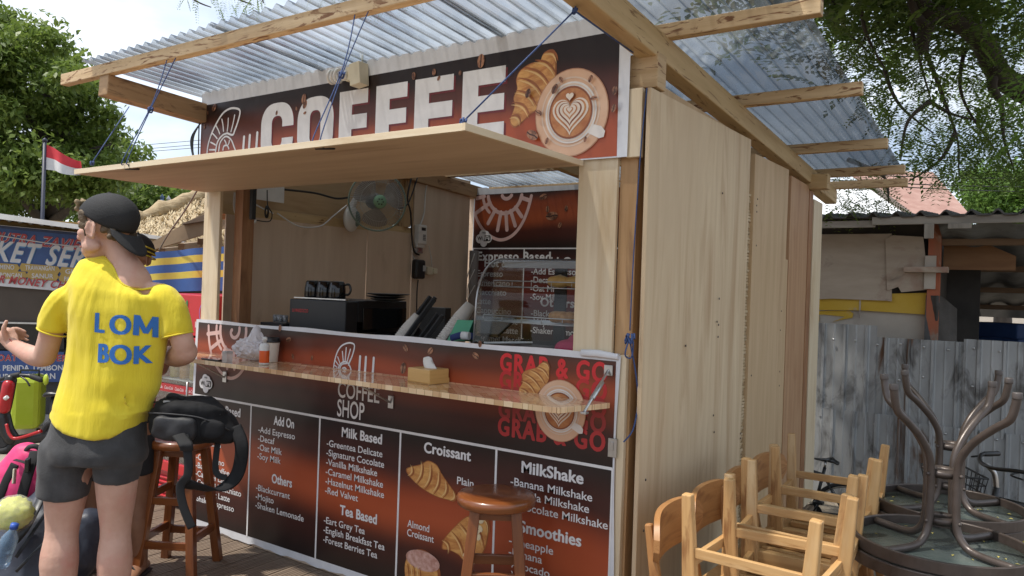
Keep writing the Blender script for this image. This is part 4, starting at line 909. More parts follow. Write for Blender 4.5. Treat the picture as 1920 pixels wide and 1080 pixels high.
m = MB(); m.lathe([(.052, 0), (.052, .012), (.045, .02), (0, .021)], fp(0, 0, .058), 24, 0, FR); m.build('hub_cap', FGREEN, fan)
m = MB()
for k in range(6): m.lathe([(.0055, 0), (.0055, .002), (0, .0021)], fp(.022, 2*PI*k/6, .079), 8, 0, FR)
m.build('hub_holes', BLACKM, fan)
for k in range(3):
    m = MB(); a0 = 2*PI*k/3+.4
    m.grid(lambda u, v, a0=a0: fp(.03+.165*u, a0+(v-.5)*(.5+.9*math.sin(u*2.4)), .015-.03*(v-.5)), 8, 8); m.build('blade', pm('blade_smoke', (.22, .20, .20), rough=.25, alpha=.72), fan, fix=False)
m = MB(); m.lathe([(.06, -.13), (.065, -.06), (.05, -.03), (.0, -.03)], fc, 20, 0, FR); m.build('motor', flat('motor_grey', (.10, .10, .11), .5), fan)
wb = at_x(655, 410, -2.97)
m = MB(); Rm = Matrix.Rotation(rad(90), 3, 'Y'); m.ball(wb+V((.02, 0, 0)), (.045, .075, .105), 20, 12); m.tube([wb+V((.01, .0, .07)), wb+V((.02, .05, .17)), fp(0, 0, -.12)], [.032, .03, .03], 12, dome=True)
m.build('wall_bracket', WHITE, fan)
m = MB(); pc = wb+V((.055, .03, 0)); m.ball(pc, (.014, .035, .062), 16, 10); m.build('badge', flat('badge_greygreen', (.16, .22, .20), .4), fan)
# ---- electric meter, junction box, socket on the pale wall
e0 = at_x(790, 440, -2.95)
mt = thing('electric_meter', 'white electricity meter with keypad on the pale inner wall', 'meter', e0)
m = MB(); m.box((-2.988, e0.y-.055, e0.z-.085), (-2.93, e0.y+.055, e0.z+.085)); m.box((-2.988, e0.y-.05, e0.z-.115), (-2.945, e0.y+.05, e0.z-.08)); m.build('case', WHITE, mt, .008)
m = MB(); m.box((-2.931, e0.y-.02, e0.z+.035), (-2.927, e0.y+.032, e0.z+.062)); m.build('display', BLACK, mt)
m = MB()
for i in range(3):
    for j in range(4): m.box((-2.931, e0.y+.000+i*.013, e0.z-.05+j*.014), (-2.926, e0.y+.009+i*.013, e0.z-.041+j*.014))
m.build('keypad', flat('key_grey', (.22, .22, .23), .5), mt)
m = MB(); m.box((-2.988, e0.y-.045, e0.z-.165), (-2.965, e0.y+.045, e0.z-.118)); m.build('terminal_cover', pm('clear_grey', (.5, .5, .5), rough=.3, alpha=.55), mt, .003)
m = MB()
for k in range(4): m.tube(bez([(-2.96, e0.y-.03+k*.02, e0.z-.115), (-2.95, e0.y-.02+k*.01, e0.z-.14), (-2.96, e0.y-.035+k*.024, e0.z-.158)], 4), .0025, 5)
m.build('wires', flat('wire_red', (.3, .06, .05), .5), mt)
q = at_x(785, 505, -2.95); jb = thing('junction_box', 'black rounded switch box hanging below the electricity meter', 'switch box', q)
m = MB(); m.box((-2.988, q.y-.06, q.z-.085), (-2.915, q.y+.06, q.z+.085)); m.build('case', BLACK, jb, .02)
m = MB(); m.box((-2.914, q.y+.015, q.z-.015), (-2.909, q.y+.05, q.z+.035)); m.build('label_plate', pm('plate_grey', (.45, .46, .46), rough=.4), jb)
q2 = at_x(811, 508, -2.95); so = thing('wall_socket', 'small cream wall socket beside the black switch box', 'socket', q2)
m = MB(); m.box((-2.988, q2.y-.055, q2.z-.035), (-2.962, q2.y+.02, q2.z+.035)); m.build('plate', CREAM, so, .004)
m = MB(); m.box((-2.988, q2.y+.022, q2.z-.025), (-2.95, q2.y+.075, q2.z+.025)); m.build('plug', CREAM, so, .006)
# ---- leads and cables
def cable(name, pts, r, mat, lab, cat='cable', n=6): m = MB(); m.tube(bez(pts, 8), r, n); return tag(m.build(name, mat), lab, cat)
AX_ = lambda x, y, X=-2.985: at_x(x, y, X)
cable('cable', [AX_(803, 335), AX_(798, 360), AX_(795, 400), e0+V((-.02, 0, .08))], .007, WHITE, 'white lead running down the wall into the meter')
cable('cable', [AX_(771, 335, -2.95), AX_(764, 370, -2.95), AX_(770, 400, -2.95), AX_(772, 440, -2.97), AX_(776, 470, -2.97), AX_(786, 478, -2.97)], .008, BLACK, 'thick black cable dropping beside the meter')
cable('cable', [AX_(783, 332, -2.95), AX_(766, 380, -2.94), AX_(748, 392, -2.94)], .006, BLACK, 'black cable curving behind the fan rim')
cable('cable', [AX_(784, 525), AX_(782, 550), AX_(781, 600)], .005, BLACK, 'thin black lead hanging below the switch box')
cable('cable', [AX_(772, 470, -2.97), AX_(774, 480), AX_(780, 488)], .004, WHITE, 'short grey lead from the meter to the switch box')
cable('cable', [AX_(804, 460, -2.975), AX_(808, 480), AX_(810, 500)], .003, WHITE, 'thin pale lead between the meter and the socket')
cable('cable', [AX_(520, 400, -2.96), AX_(560, 424, -2.95), AX_(600, 424, -2.95), AX_(625, 405, -2.95), AX_(650, 385, -2.96)], .0055, WHITE, 'white lead sagging along the wall to the fan')
cable('cable', [AX_(530, 355, -3.0), AX_(590, 362, -3.0), AX_(630, 372, -3.0), AX_(655, 370, -2.98)], .008, BLACK, 'black cable along the upper beam to the fan')
cable('cable', [AX_(440, 361, -2.9), AX_(440, 395, -2.9), AX_(455, 412, -2.9), AX_(478, 417, -2.9), AX_(474, 404, -2.9), AX_(456, 396, -2.9)], .007, WHITE, 'white lead looped beside the dark post')
cable('cable', [AX_(458, 366, -2.92), AX_(480, 384, -2.92), AX_(512, 400, -2.95)], .005, WHITE, 'white lead slanting down the wall below the paper')
cable('cable', [AX_(501, 356, -2.93), AX_(502, 385, -2.93), AX_(510, 400, -2.93), AX_(505, 415, -2.93), AX_(480, 413, -2.93)], .004, BLACK, 'thin black lead with a coiled loop below the paper')
m = MB()
for k in range(3): m.tube(bez([AX_(500+k, 386, -2.92), AX_(497, 397, -2.92), AX_(499+k, 408, -2.92), AX_(503, 397, -2.915), AX_(501, 388, -2.92)], 4), .006, 6)
tag(m.build('cable_bundle', BLACK), 'small black bundle of coiled lead on the wall', 'cable')
q = AX_(463, 412, -2.96); ps = thing('power_strip', 'black power strip low on the wall by the dark post', 'power strip', q)
m = MB(); obox(m, q, (.03, .13, .035)); m.build('body', BLACK, ps, .004)
a = AX_(483, 340, -2.985); b_ = AX_(532, 381, -2.985)
m = MB(); m.box((-2.990, a.y, b_.z), (-2.983, b_.y, b_.z+.16)); tag(m.build('paper_sheet', PAPER), 'white printed paper pinned high on the inner wall', 'paper')
m = MB()
for k in range(3): m.tube(bez([at_y(890, 475+k*30, 2.80), at_y(882-4*k, 500+k*34, 2.80), at_y(876, 520+k*38, 2.82)], 5), .005, 5)
tag(m.build('zip_ties', WHITE), 'white ties fanned against the rolled sheet in the corner', 'ties')

# ------------------------------------------------------------------ things on the serving shelf
def on_shelf(px_, py_): return at_z(px_, py_, SHT+.002)
p = on_shelf(403, 674); SHT -= .003; m = MB(); obox(m, (p.x, p.y, SHT+.006), (.15, .075, .009), rad(4)); ph = m.build('phone', GLOSSB, None, .003); tag(ph, 'black phone lying flat at the left end of the serving shelf', 'phone')
p = on_shelf(426, 679); m = MB(); m.box((p.x-.022, p.y-.02, SHT), (p.x+.022, p.y+.02, SHT+.062)); m.box((p.x-.023, p.y-.021, SHT+.05), (p.x+.023, p.y+.021, SHT+.064)); tag(m.build('clear_box', pm('frosted_clear', (.8, .8, .8), rough=.35, trans=.5, alpha=.75), None, .003), 'tiny clear plastic box beside the phone', 'box')
# crumpled clear bag
p = on_shelf(462, 675); m = MB(); m.ball((0, 0, .065), (.15, .08, .065), 40, 24)
bag = remesh(m, 'plastic_bag', .0075, 1, pm('bag_film', (.84, .81, .83), rough=.16, trans=.12, alpha=.72, spec=.8))
from mathutils import noise as MN
for v in bag.data.vertices:
    c = v.co; d = V((c.x, c.y, max(c.z-.03, .001))).normalized()
    nn = MN.noise(c*22)*.022+abs(MN.noise(c*48+V((3, 1, 2))))*.02-.008; pk = .075*max(0, 1-((c.x-.02)**2*300+c.y**2*420))*(c.z > .06)
    v.co = c+d*nn+V((0, 0, pk)); v.co.z = max(v.co.z, .001)
bag.location = (p.x+.02, p.y+.03, SHT); bag.data.polygons.foreach_set('use_smooth', [False]*len(bag.data.polygons)); tag(bag, 'crumpled see-through plastic bag on the serving shelf', 'plastic bag')
p = on_shelf(495, 683); pb = thing('pump_bottle', 'small orange and white pump bottle on the serving shelf', 'bottle', (p.x, p.y, SHT))
m = MB(); m.lathe([(.0, 0), (.026, .001), (.027, .006), (.027, .105), (.022, .115), (.011, .12)], (p.x, p.y, SHT), 24); m.build('body', WHITE, pb)
m = MB(); m.lathe([(.0274, .012), (.0276, .013), (.0276, .078), (.0274, .079)], (p.x, p.y, SHT), 24); m.build('label_band', flat('label_orange', (.78, .12, .02), .4), pb)
m = MB(); m.lathe([(.010, .118), (.010, .135), (.013, .136), (.013, .152), (.006, .155), (0, .155)], (p.x, p.y, SHT), 16); m.tube([(p.x, p.y, SHT+.148), (p.x+.028, p.y-.012, SHT+.144)], .0045, 8); m.build('pump', WHITE, pb)
p = on_shelf(510, 678); cpp = thing('coffee_cup', 'white paper coffee cup with a black lid on the serving shelf', 'cup', (p.x, p.y, SHT))
m = MB(); m.lathe([(0, 0), (.030, 0), (.031, .004), (.041, .118), (.0415, .12)], (p.x, p.y, SHT), 26); m.build('paper_cup', flat('paper_cream', (.74, .69, .60), .6), cpp)
m = MB(); m.lathe([(.0435, .114), (.045, .118), (.044, .124), (.040, .128), (.039, .138), (.034, .142), (.033, .137), (0, .137)], (p.x, p.y, SHT), 26); m.build('lid', BLACK, cpp)
p = V((-.972, -.076, SHT)); tb = thing('tissue_box', 'bamboo tissue box with a white tissue sticking out on the serving shelf', 'tissue box', (p.x, p.y, SHT), rad(-6), local=True)
m = MB(); m.box((-.076, -.067, .003), (.076, .067, .070), g=0); m.build('box', BAMB, tb, .005)
m = MB(); m.box((.0762, -.067, .003), (.080, .067, .026), g=1); m.box((-.077, -.068, 0), (.078, .068, .0028), g=0); m.build('base_slide', BAMB, tb, .002)
m = MB()
def tis(u, v): 
    a_ = -1.1+2.2*u; return V((.05*math.sin(a_)*(1-.55*v)+.012*v+.006*math.sin(u*9+v*4), .016*math.cos(u*6+v*2)-.012*v, .066+.062*v*(1-.5*abs(u-.4))))
m.grid(tis, 14, 8); m.build('tissue', PAPER, tb, fix=False, solid=.001)
# bulb holder on the roof sign, cream
q = at_y(672, 140, -.05); bl = thing('lamp_holder', 'cream lamp holder with a white spiral bulb screwed to the roof sign', 'lamp', q)
m = MB(); obox(m, (q.x, -.045, q.z), (.075, .07, .12), 0, 0, rad(-6)); obox(m, (q.x-.045, -.05, q.z+.005), (.05, .05, .075)); m.tube([(q.x+.005, -.03, q.z+.06), (q.x-.004, -.02, q.z+.12)], .006, 6); m.build('holder', CREAM, bl, .006)
m = MB(); m.tube([(q.x-.065, -.06, q.z+.002), (q.x-.10, -.072, q.z+.0)], .027, 14); m.build('bulb_base', WHITE, bl)
sp = []
for i in range(66): a_ = i*.30; r_ = .034; sp.append((q.x-.11-.004*i/3.2, -.072+r_*math.cos(a_), q.z+r_*math.sin(a_)+.004))
m = MB(); m.tube(sp, .0075, 7); m.build('spiral_tube', WHITE, bl)
# black leads coiled on the left end of the header
m = MB()
for k in range(3): m.tube(bez([(-3.02, .0, 2.60), (-3.07-.012*k, -.01, 2.52), (-3.075-.01*k, -.01, 2.42+.01*k), (-3.03, -.012, 2.335-.012*k), (-3.0, -.012, 2.325)], 6), .004, 6)
m.tube(bez([(-3.005, -.012, 2.70), (-3.012, -.014, 2.55), (-3.008, -.012, 2.32), (-3.01, -.012, 2.25)], 6), .004, 6)
tag(m.build('cable', BLACK), 'black leads looped on the left end of the roof sign', 'cable')

# ------------------------------------------------------------------ ropes that hold the flap
def rope(name, pts, lab, r=.0042):
    m = MB(); m.tube([V(p) for p in pts], r, 6); return tag(m.build(name, ROPEB), lab, 'rope', 'blue ropes holding up the flap')
def knot(mb, p, r=.014):
    for k in range(4): mb.tube(bez([V(p)+V((r*math.cos(k*2+j), r*math.sin(k*1.3+j), r*math.sin(j*2+k))) for j in range(4)], 4), .0042, 6)
zf2 = 2.17
def hang(px_b, px_t, yt, lab, hook=True):
    b0 = at_y(px_b[0], px_b[1], -.825); tp = at_y(px_t[0], px_t[1], yt); m = MB()
    for s_ in (-1, 1): m.tube(bez([b0+V((.022*s_, -.004, -.012)), b0+V((.022*s_, -.006, .02)), lerp(b0, tp, .55)+V((.006*s_, 0, 0)), tp+V((.05*s_, 0, .02))], 5), .0026, 6)
    knot(m, lerp(b0, tp, .47)); o = tag(m.build('flap_rope', ROPEB), lab, 'rope', 'blue ropes holding up the flap')
    if hook:
        c = MB(); c.tube([b0+V((-.03, .01, -.03)), b0+V((.06, .03, -.033))], .007, 6); c.tube([b0+V((.022, -.004, -.015)), b0+V((.022, .006, -.035))], .004, 6); tag(c.build('rope_toggle', BLACKM), lab.replace('rope', 'black toggle of the rope', 1)[:70], 'toggle', 'black toggles under the flap edge')
hang((238, 304), (328, 100), -.62, 'blue rope tied round the flap edge near its left corner')
hang((598, 262), (685, 10), -.62, 'blue rope tied round the flap edge in front of the big white letters')
m = MB(); b0 = at_y(172, 306, -.79); tp = at_y(242, 200, -.30); m.tube([b0, tp], .0030, 6); knot(m, b0, .010); tag(m.build('flap_rope', ROPEB), 'blue rope from the far left corner of the flap to the dark rafter', 'rope', 'blue ropes holding up the flap')
m = MB(); b0 = V((-.22, -.84, 2.17)); tp = at_x(1077, 20, .05); m.tube([b0, tp], .0030, 6); knot(m, b0, .014); m.tube([tp, (.05, -.05, rz(0)-.124)], .0036, 6); knot(m, tp, .01); tag(m.build('flap_rope', ROPEB), 'blue rope from the flap\'s near corner up to the pale rafter', 'rope', 'blue ropes holding up the flap')
m = MB(); m.tube(bez([at_x(1213, 165, .10), at_x(1200, 300, .075), at_x(1188, 480, .07), at_x(1181, 620, .07)], 6), .0028, 6); k0 = at_x(1180, 635, .085); knot(m, k0, .022)
m.tube(bez([k0, at_x(1172, 665, .09), at_x(1184, 670, .09), at_x(1187, 640, .09), k0], 6), .0032, 6); m.tube(bez([k0, at_x(1192, 700, .09), at_x(1196, 755, .09), at_x(1187, 805, .09), at_x(1169, 829, .06)], 6), .0036, 6)
tag(m.build('tie_rope', ROPEB), 'blue cord hanging down beside the near kiosk post with a loop and loose end', 'rope')

# ------------------------------------------------------------------ stools
def make_stool():
    t_ = thing('bar_stool', 'dark varnished round bar stool standing alone in front of the croissant column of the menu', 'stool', (0, 0, 0), 0, 'wooden bar stools at the counter', local=True)
    m = MB(); m.lathe([(0, .674), (.156, .674), (.167, .682), (.169, .705), (.164, .717), (.150, .7215), (0, .7225)], (0, 0, 0), 40); sb = m.build('seat', STOOLW, t_)
    for u in m.uv: pass
    m = MB(); ap = [(.112, 0), (0, .112), (-.112, 0), (0, -.112)]
    for k in range(4):
        a_ = rad(45+90*k); p = V((.098*math.cos(a_)*1.0, .098*math.sin(a_), .655)); a2 = rad(135+90*k); q_ = V((.098*math.cos(a2), .098*math.sin(a2), .655)); m.beam(p, q_, .022, .055)
    m.build('apron', STOOLW, t_, .003)
    for k in range(4):
        a_ = rad(45+90*k); p = V((.118*math.cos(a_), .118*math.sin(a_), .683)); q_ = V((.215*math.cos(a_), .215*math.sin(a_), 0)); m = MB()
        m.beam(p, q_, .044, .044, up=(-math.sin(a_+rad(45)), math.cos(a_+rad(45)), 0)); m.build('leg', STOOLW, t_, .004)
    for zz_, ks in ((.40, (0, 2)), (.43, (1, 3)), (.17, (0, 2)), (.20, (1, 3))):
        for k in ks:
            r_ = lerp(.215, .118, zz_/.683); a_ = rad(45+90*k); a2 = rad(135+90*k); m = MB()
            m.beam((r_*math.cos(a_), r_*math.sin(a_), zz_), (r_*math.cos(a2), r_*math.sin(a2), zz_), .022, .042); m.build('rung', STOOLW, t_, .003)
    return t_
st = make_stool(); st.location = (-.415, -.265, 0); st.rotation_euler = (0, 0, rad(33.7))
st2 = copy_tree(st); st2.location = (-2.37, -.47, 0); st2.rotation_euler = (0, 0, rad(30)); st2['label'] = 'dark varnished round bar stool carrying a black backpack'
# upright mapping of the seat's wood
# ---- backpack on the far stool
BPK = pm('nylon_black', (.007, .0072, .008), (.013, .013, .0145), (14, 14, 14), rough=.8, bump=.5, bsc=(9, 9, 9), spec=.25); WEB = flat('webbing', (.010, .010, .011), .85); GREYP = pm('nylon_grey', (.014, .014, .016), (.022, .022, .025), (14, 14, 14), rough=.6, bump=.4)
def bpp(px_, py_, dt=0): return at_t(px_, py_, 3.02+dt)
ZW = V((0, 0, 1))
from mathutils import noise as MN
bk_ = thing('backpack', 'black backpack lying on its side on the wooden bar stool', 'backpack', (-2.37, -.47, .722))
ce = bpp(372, 784, .02); Lx = RGT*.98-ZW*.06; Lx.normalize(); Ly = V((FWD.x, FWD.y, 0)).normalized(); Lz = Lx.cross(Ly).normalized()
def bl(x, y, z): return ce+Lx*x+Ly*y+Lz*z
def softbox(mb, c, s_, p=3.2, n=36, m_=24, taper=0, drop=0):
    # superellipsoid: flat sides, rounded edges
    sg = lambda a, e: math.copysign(abs(a)**e, a); pts = []
    for i in range(m_+1):
        ph = -PI/2+PI*i/m_
        for k in range(n):
            th = 2*PI*k/n; x = sg(math.cos(ph), 2/p)*sg(math.cos(th), 2/p); y = sg(math.cos(ph), 2/p)*sg(math.sin(th), 2/p); z = sg(math.sin(ph), 2/p)
            k_ = 1-taper*max(0, x); pts.append(bl(c[0]+x*s_[0], c[1]+y*s_[1]*k_, c[2]+z*s_[2]*k_-drop*max(0, x)**2))
    F = [(i*n+k, i*n+(k+1) % n, (i+1)*n+(k+1) % n, (i+1)*n+k) for i in range(m_) for k in range(n)]; mb.add(pts, F, None, 0, True)
m = MB(); softbox(m, (-.005, 0, -.012), (.168, .125, .078), 3.4, taper=.34, drop=.045); softbox(m, (-.02, -.02, .045), (.13, .105, .040), 3.0, taper=.2, drop=.02)
bpb = remesh(m, 'body', .008, 1, BPK, bk_); bpb.data.update()
for v in bpb.data.vertices: v.co += v.normal*(MN.noise(v.co*13)*.012+abs(MN.noise(v.co*31))*.006)
m = MB(); softbox(m, (-.04, -.122, -.022), (.085, .022, .048), 4); o = remesh(m, 'side_pocket', .007, 1, GREYP, bk_); o.data.update()
for v in o.data.vertices: v.co += v.normal*(MN.noise(v.co*24)*.007)
m = MB(); softbox(m, (.095, -.098, -.022), (.052, .018, .040), 3.4, taper=.2); remesh(m, 'front_pocket', .007, 1, BPK, bk_)
def zl(pts, r=.0035): mb = MB(); mb.tube(bez([bl(*p) for p in pts], 6), r, 6); mb.build('zip', GREYP, bk_)
zl([(-.15, -.11, .03), (-.05, -.128, .034), (.05, -.12, .026), (.12, -.095, -.004), (.15, -.06, -.03)]); zl([(-.16, -.05, .062), (-.06, -.09, .078), (.05, -.085, .066), (.11, -.06, .03)]); zl([(.02, -.128, .012), (.03, -.13, -.04), (.028, -.125, -.07)], .0025)
m = MB(); m.tube(bez([bl(-.11, -.05, .084), bl(-.09, -.07, .098), bl(-.06, -.075, .098), bl(-.04, -.06, .082)], 4), .008, 8, ratio=.5); m.build('grab_handle', WEB, bk_)
m = MB(); softbox(m, (-.085, -.085, .074), (.022, .010, .005), 4); m.build('badge', pm('badge_grey', (.34, .33, .31), (.26, .25, .24), (30, 30, 30), rough=.6), bk_)
for p in ((.118, -.098, .002), (.128, -.095, -.008)): m = MB(); m.tube([bl(*p), bl(p[0]+.006, p[1]-.008, p[2]-.022)], .0055, 6, ratio=.5); m.build('zip_pull', WHITE, bk_)
def strap(pts, w, name='strap', mat=WEB, th=.16):
    mb = MB(); mb.tube(bez(pts, 7), w, 8, ratio=th, ref=(FWD.x*.2+RGT.x, FWD.y*.2+RGT.y, 0)); mb.build(name, mat, bk_)
strap([bpp(440, 800), bpp(453, 835, -.03), bpp(448, 880, -.04), bpp(432, 905, -.06), bpp(405, 918, -.1), bpp(370, 912, -.14), bpp(345, 905, -.16)], .026, th=.20, mat=BPK)
strap([bpp(345, 812, -.12), bpp(352, 850, -.17), bpp(352, 890, -.18), bpp(338, 912, -.18), bpp(344, 950, -.18), bpp(360, 990, -.18)], .016)
strap([bpp(408, 830, -.02), bpp(404, 870, -.04), bpp(408, 890, -.06), bpp(425, 896, -.06)], .012)
strap([bpp(335, 815, -.14), bpp(348, 833, -.19), bpp(350, 845, -.185)], .024)
# ------------------------------------------------------------------ stacked teak chairs along the side wall
def make_chair():
    t_ = thing('dining_chair', '', 'chair', (0, 0, 0), 0, 'teak chairs standing along the plywood wall', local=True)
    # faces +x, back at -x; width along y
    hw, d = .20, .20
    m = MB(); m.grid(lambda u, v: (-.205+.42*u, -.215+.43*v, .455-.012*math.sin(u*PI)*math.sin(v*PI)), 6, 6, uvs=(.42, .43)); m.grid(lambda u, v: (-.205+.42*u, .215-.43*v, .435), 1, 1)
    m.box((-.205, -.215, .436), (.215, .215, .452), g=0); m.build('seat', TEAK, t_, .004)
    for a, b in (((-.18, -.19), (.19, -.19)), ((-.18, .19), (.19, .19)), ((.19, -.17), (.19, .17)), ((-.19, -.17), (-.19, .17))):
        m = MB(); m.beam((a[0], a[1], .405), (b[0], b[1], .405), .022, .058); m.build('apron', TEAK, t_, .002)
    for s_ in (-1, 1):
        m = MB(); m.beam((.186, .180*s_, .434), (.205, .200*s_, 0), .040, .056, w1=.034, h1=.036, up=(1, 0, 0)); m.build('leg', TEAK, t_, .005)
        m = MB(); m.beam((-.188, .184*s_, .44), (-.225, .203*s_, 0), .040, .056, w1=.034, h1=.038, up=(1, 0, 0)); m.build('leg', TEAK, t_, .005)
        m = MB(); m.beam((-.190, .188*s_, .43), (-.245, .198*s_, .775), .034, .046, w1=.026, h1=.026, up=(1, 0, 0)); m.build('back_post', TEAKD, t_, .005)
    # bowed backrest board with rounded ends
    def bk(u, v):
        y = -.245+.49*u; e = 1-(abs(u-.5)*2)**4; zc = .715; h = .088*(.25+.75*math.sqrt(max(0, e)))
        return y, zc, h
    m = MB()
    for side, off in ((1, .0), (-1, .022)):
        m.grid(lambda u, v, side=side, off=off: ((-.262+.055*(2*u-1)**2+off), bk(u, v)[0], bk(u, v)[1]+(v-.5)*2*bk(u, v)[2]), 20, 6, uvs=(.5, .18))
    nn = 21
    bot = lambda u, o_: ((-.262+.055*(2*u-1)**2+o_), bk(u, 0)[0], bk(u, 0)[1]-bk(u, 0)[2]); top = lambda u, o_: ((-.262+.055*(2*u-1)**2+o_), bk(u, 0)[0], bk(u, 0)[1]+bk(u, 0)[2])
    for fn in (bot, top): m.grid(lambda u, v, fn=fn: fn(u, .022*v), 20, 1)
    for u0 in (0, 1): m.grid(lambda u, v, u0=u0: (bot(u0, .022*u)[0], bot(u0, 0)[1], lerp(bot(u0, 0)[2], top(u0, 0)[2], v)), 1, 6)
    m.build('backrest', TEAKD, t_)
    for z, x in ((.245, .200),):
        m = MB(); m.beam((x, -.185, z), (x, .185, z), .02, .036); m.build('stretcher', TEAK, t_, .002)
    m = MB(); m.beam((-.214, -.185, .245), (-.214, .185, .245), .02, .036); m.build('stretcher', TEAK, t_, .002)
    for s_ in (-1, 1):
        m = MB(); m.beam((-.21, .19*s_, .20), (.20, .19*s_, .20), .02, .034); m.build('stretcher', TEAK, t_, .002)
    # cross braces under the seat
    m = MB(); m.beam((-.17, -.05, .42), (.17, -.05, .42), .03, .024); m.beam((-.17, .07, .42), (.17, .07, .42), .03, .024); m.build('seat_brace', TEAK, t_, .002)
    return t_
ch0 = make_chair()
LBU = ['upright teak chair nearest the camera, its curved back against the plywood wall', 'upright teak chair second from the camera along the plywood wall', 'upright teak chair third from the camera along the plywood wall', 'upright teak chair at the far end of the row along the wall']
LBI = ['upturned teak chair nearest the camera, legs in the air', 'upturned teak chair second from the camera, legs in the air', 'upturned teak chair third from the camera, legs in the air', 'upturned teak chair at the far end of the row by the corrugated fence']
CY = (-.20, .16, .52, .92); CX = .665
for k, y in enumerate(CY):
    c = ch0 if k == 0 else copy_tree(ch0)
    c.location = (CX-.09+.012*k, y+.01, 0); c.rotation_euler = (0, 0, rad((2, -3, 3, -2)[k])); c['label'] = LBU[k]
    c = copy_tree(ch0); c.location = (CX+.045-(.02, .0, .035, .02)[k], y-(.0, .02, -.01, .02)[k], .905); c.rotation_euler = (PI, 0, PI+rad((-3, 4, -2, 3)[k])); c['label'] = LBI[k]; c['group'] = 'teak chairs turned upside down on the others'
# ------------------------------------------------------------------ glass bistro tables, two stacks
TFR = pm('table_brown_metal', (.075, .058, .050), (.095, .075, .066), (20, 20, 20), rough=.38, metal=.25, rv=.1)
TGL = pm('pebbled_glass', (.085, .105, .095), (.13, .15, .135), (9, 9, 9), rough=.22, bump=.5, bsc=(60, 60, 60), spec=.5, stain=((.24, .26, .24), (5, 5, 5), .6, .85))
def make_table():
    t_ = thing('bistro_table', '', 'table', (0, 0, 0), 0, 'round glass bistro tables', local=True); R = .305; zt = .645
    m = MB(); m.lathe([(R-.004, zt-.046), (R+.006, zt-.046), (R+.008, zt-.044), (R+.008, zt-.003), (R+.006, zt), (R-.004, zt), (R-.006, zt-.003), (R-.006, zt-.043), (R-.004, zt-.046)], (0, 0, 0), 84, cap=False, sm=False); m.build('rim', TFR, t_)
    m = MB(); m.lathe([(0, zt-.012), (R-.012, zt-.012), (R-.012, zt-.005), (0, zt-.005)], (0, 0, 0), 48); m.build('glass_top', TGL, t_)
    for k in range(4):
        a_ = rad(45+90*k); ca, sa = math.cos(a_), math.sin(a_); q = [(R-.015, zt-.028), (.15, zt-.030), (.098, zt-.05), (.068, zt-.10), (.062, zt-.2), (.062, zt-.30), (.075, zt-.37), (.125, zt-.44), (.20, zt-.505), (.252, zt-.545), (.270, zt-.60), (.275, .012)]
        P = bez([(r_*ca, r_*sa, z) for r_, z in q], 5)
        m = MB(); m.tube(P, .0145, 12); m.build('leg', TFR, t_); lg = m
        m = MB(); m.lathe([(.0155, 0), (.0165, .004), (.0165, .02), (.0155, .024)], (.275*ca, .275*sa, 0), 12); m.build('foot_cap', flat('foot_cap', (.10, .085, .08), .5), t_)
    for z in (zt-.12, zt-.30):
        m = MB(); m.tube([(.05*math.cos(t), .05*math.sin(t), z) for t in [2*PI*i/24 for i in range(24)]], .016, 4, closed=True, ratio=.3, ref=(0, 0, 1))
        for k in range(4): a_ = rad(45+90*k); m.lathe([(.008, 0), (.006, .008), (0, .009)], (.075*math.cos(a_), .075*math.sin(a_), z), 10, 0, V((math.cos(a_), math.sin(a_), 0)).to_track_quat('Z', 'Y').to_matrix())
        m.build('collar', TFR, t_)
    return t_
tb0 = make_table()
for k, (x, y, a_, fr_) in enumerate(((1.175, .415, 12, 'front'), (1.165, 1.06, 6, 'back'))):
    c = tb0 if k == 0 else copy_tree(tb0); c.location = (x, y, 0); c.rotation_euler = (0, 0, rad(a_)); c['label'] = f'round glass table on its feet at the bottom of the {fr_} stack'
    c = copy_tree(tb0); c.location = (x+.012, y+.01, 1.292); c.rotation_euler = (PI, 0, rad(a_)); c['label'] = f'round glass table upside down with bent legs in the air on the {fr_} stack'
random.seed(5); m = MB()
for k in range(46):
    x, y = ((1.185, .42), (1.175, 1.065))[k % 2]; a_ = random.random()*6.3; r_ = .26*math.sqrt(random.random()); b = random.random()*6.3; L_ = .006+random.random()*.008
    c = V((x+r_*math.cos(a_), y+r_*math.sin(a_), .6605)); d = V((math.cos(b), math.sin(b), 0))*L_; e = V((-math.sin(b), math.cos(b), 0))*L_*.4
    m.add([c-d, c-e+V((0, 0, .002)), c+d, c+e+V((0, 0, .003))], [(0, 1, 2, 3)])
tag(m.build('fallen_leaves', flat('petal_yellow', (.60, .50, .14), .8), fix=False), 'tiny yellow leaves scattered on the glass of the upturned tables', 'leaves', None, 'stuff')

# ------------------------------------------------------------------ corrugated fence, shed, bicycles
ZINC = pm('zinc_sheet', (.285, .295, .30), (.43, .44, .445), (2.2, 2.2, .9), rough=.48, metal=.35, bump=.12, rv=.12, stain=((.10, .095, .09), (4.2, 4.2, 1.6), .50, .68, 1.4), stain2=((.13, .07, .04), (3.4, 3.4, .6), .60, .68, .8))
FY = 5.2
def zsheet(x0, x1, z0, z1, y, ripple=.016, pitch=.20, ph=0):
    mb = MB(); n_ = max(4, int((x1-x0)/.01)); pts = []
    for i in range(n_+1):
        x = lerp(x0, x1, i/n_); u = ((x+ph)/pitch) % 1
        o = -.028 if u < .11 else (-.028+.028*(u-.11)/.05 if u < .16 else (0 if u < .95 else -.028*(u-.95)/.05)); o += -.006*math.exp(-((u-.55)/.03)**2)
        pts.append((x, y+o))
    mb.add([(a, b, z0+.008*math.sin(a*9)) for a, b in pts]+[(a, b, z1) for a, b in pts], [(i, i+1, n_+2+i, n_+1+i) for i in range(n_)]); return mb
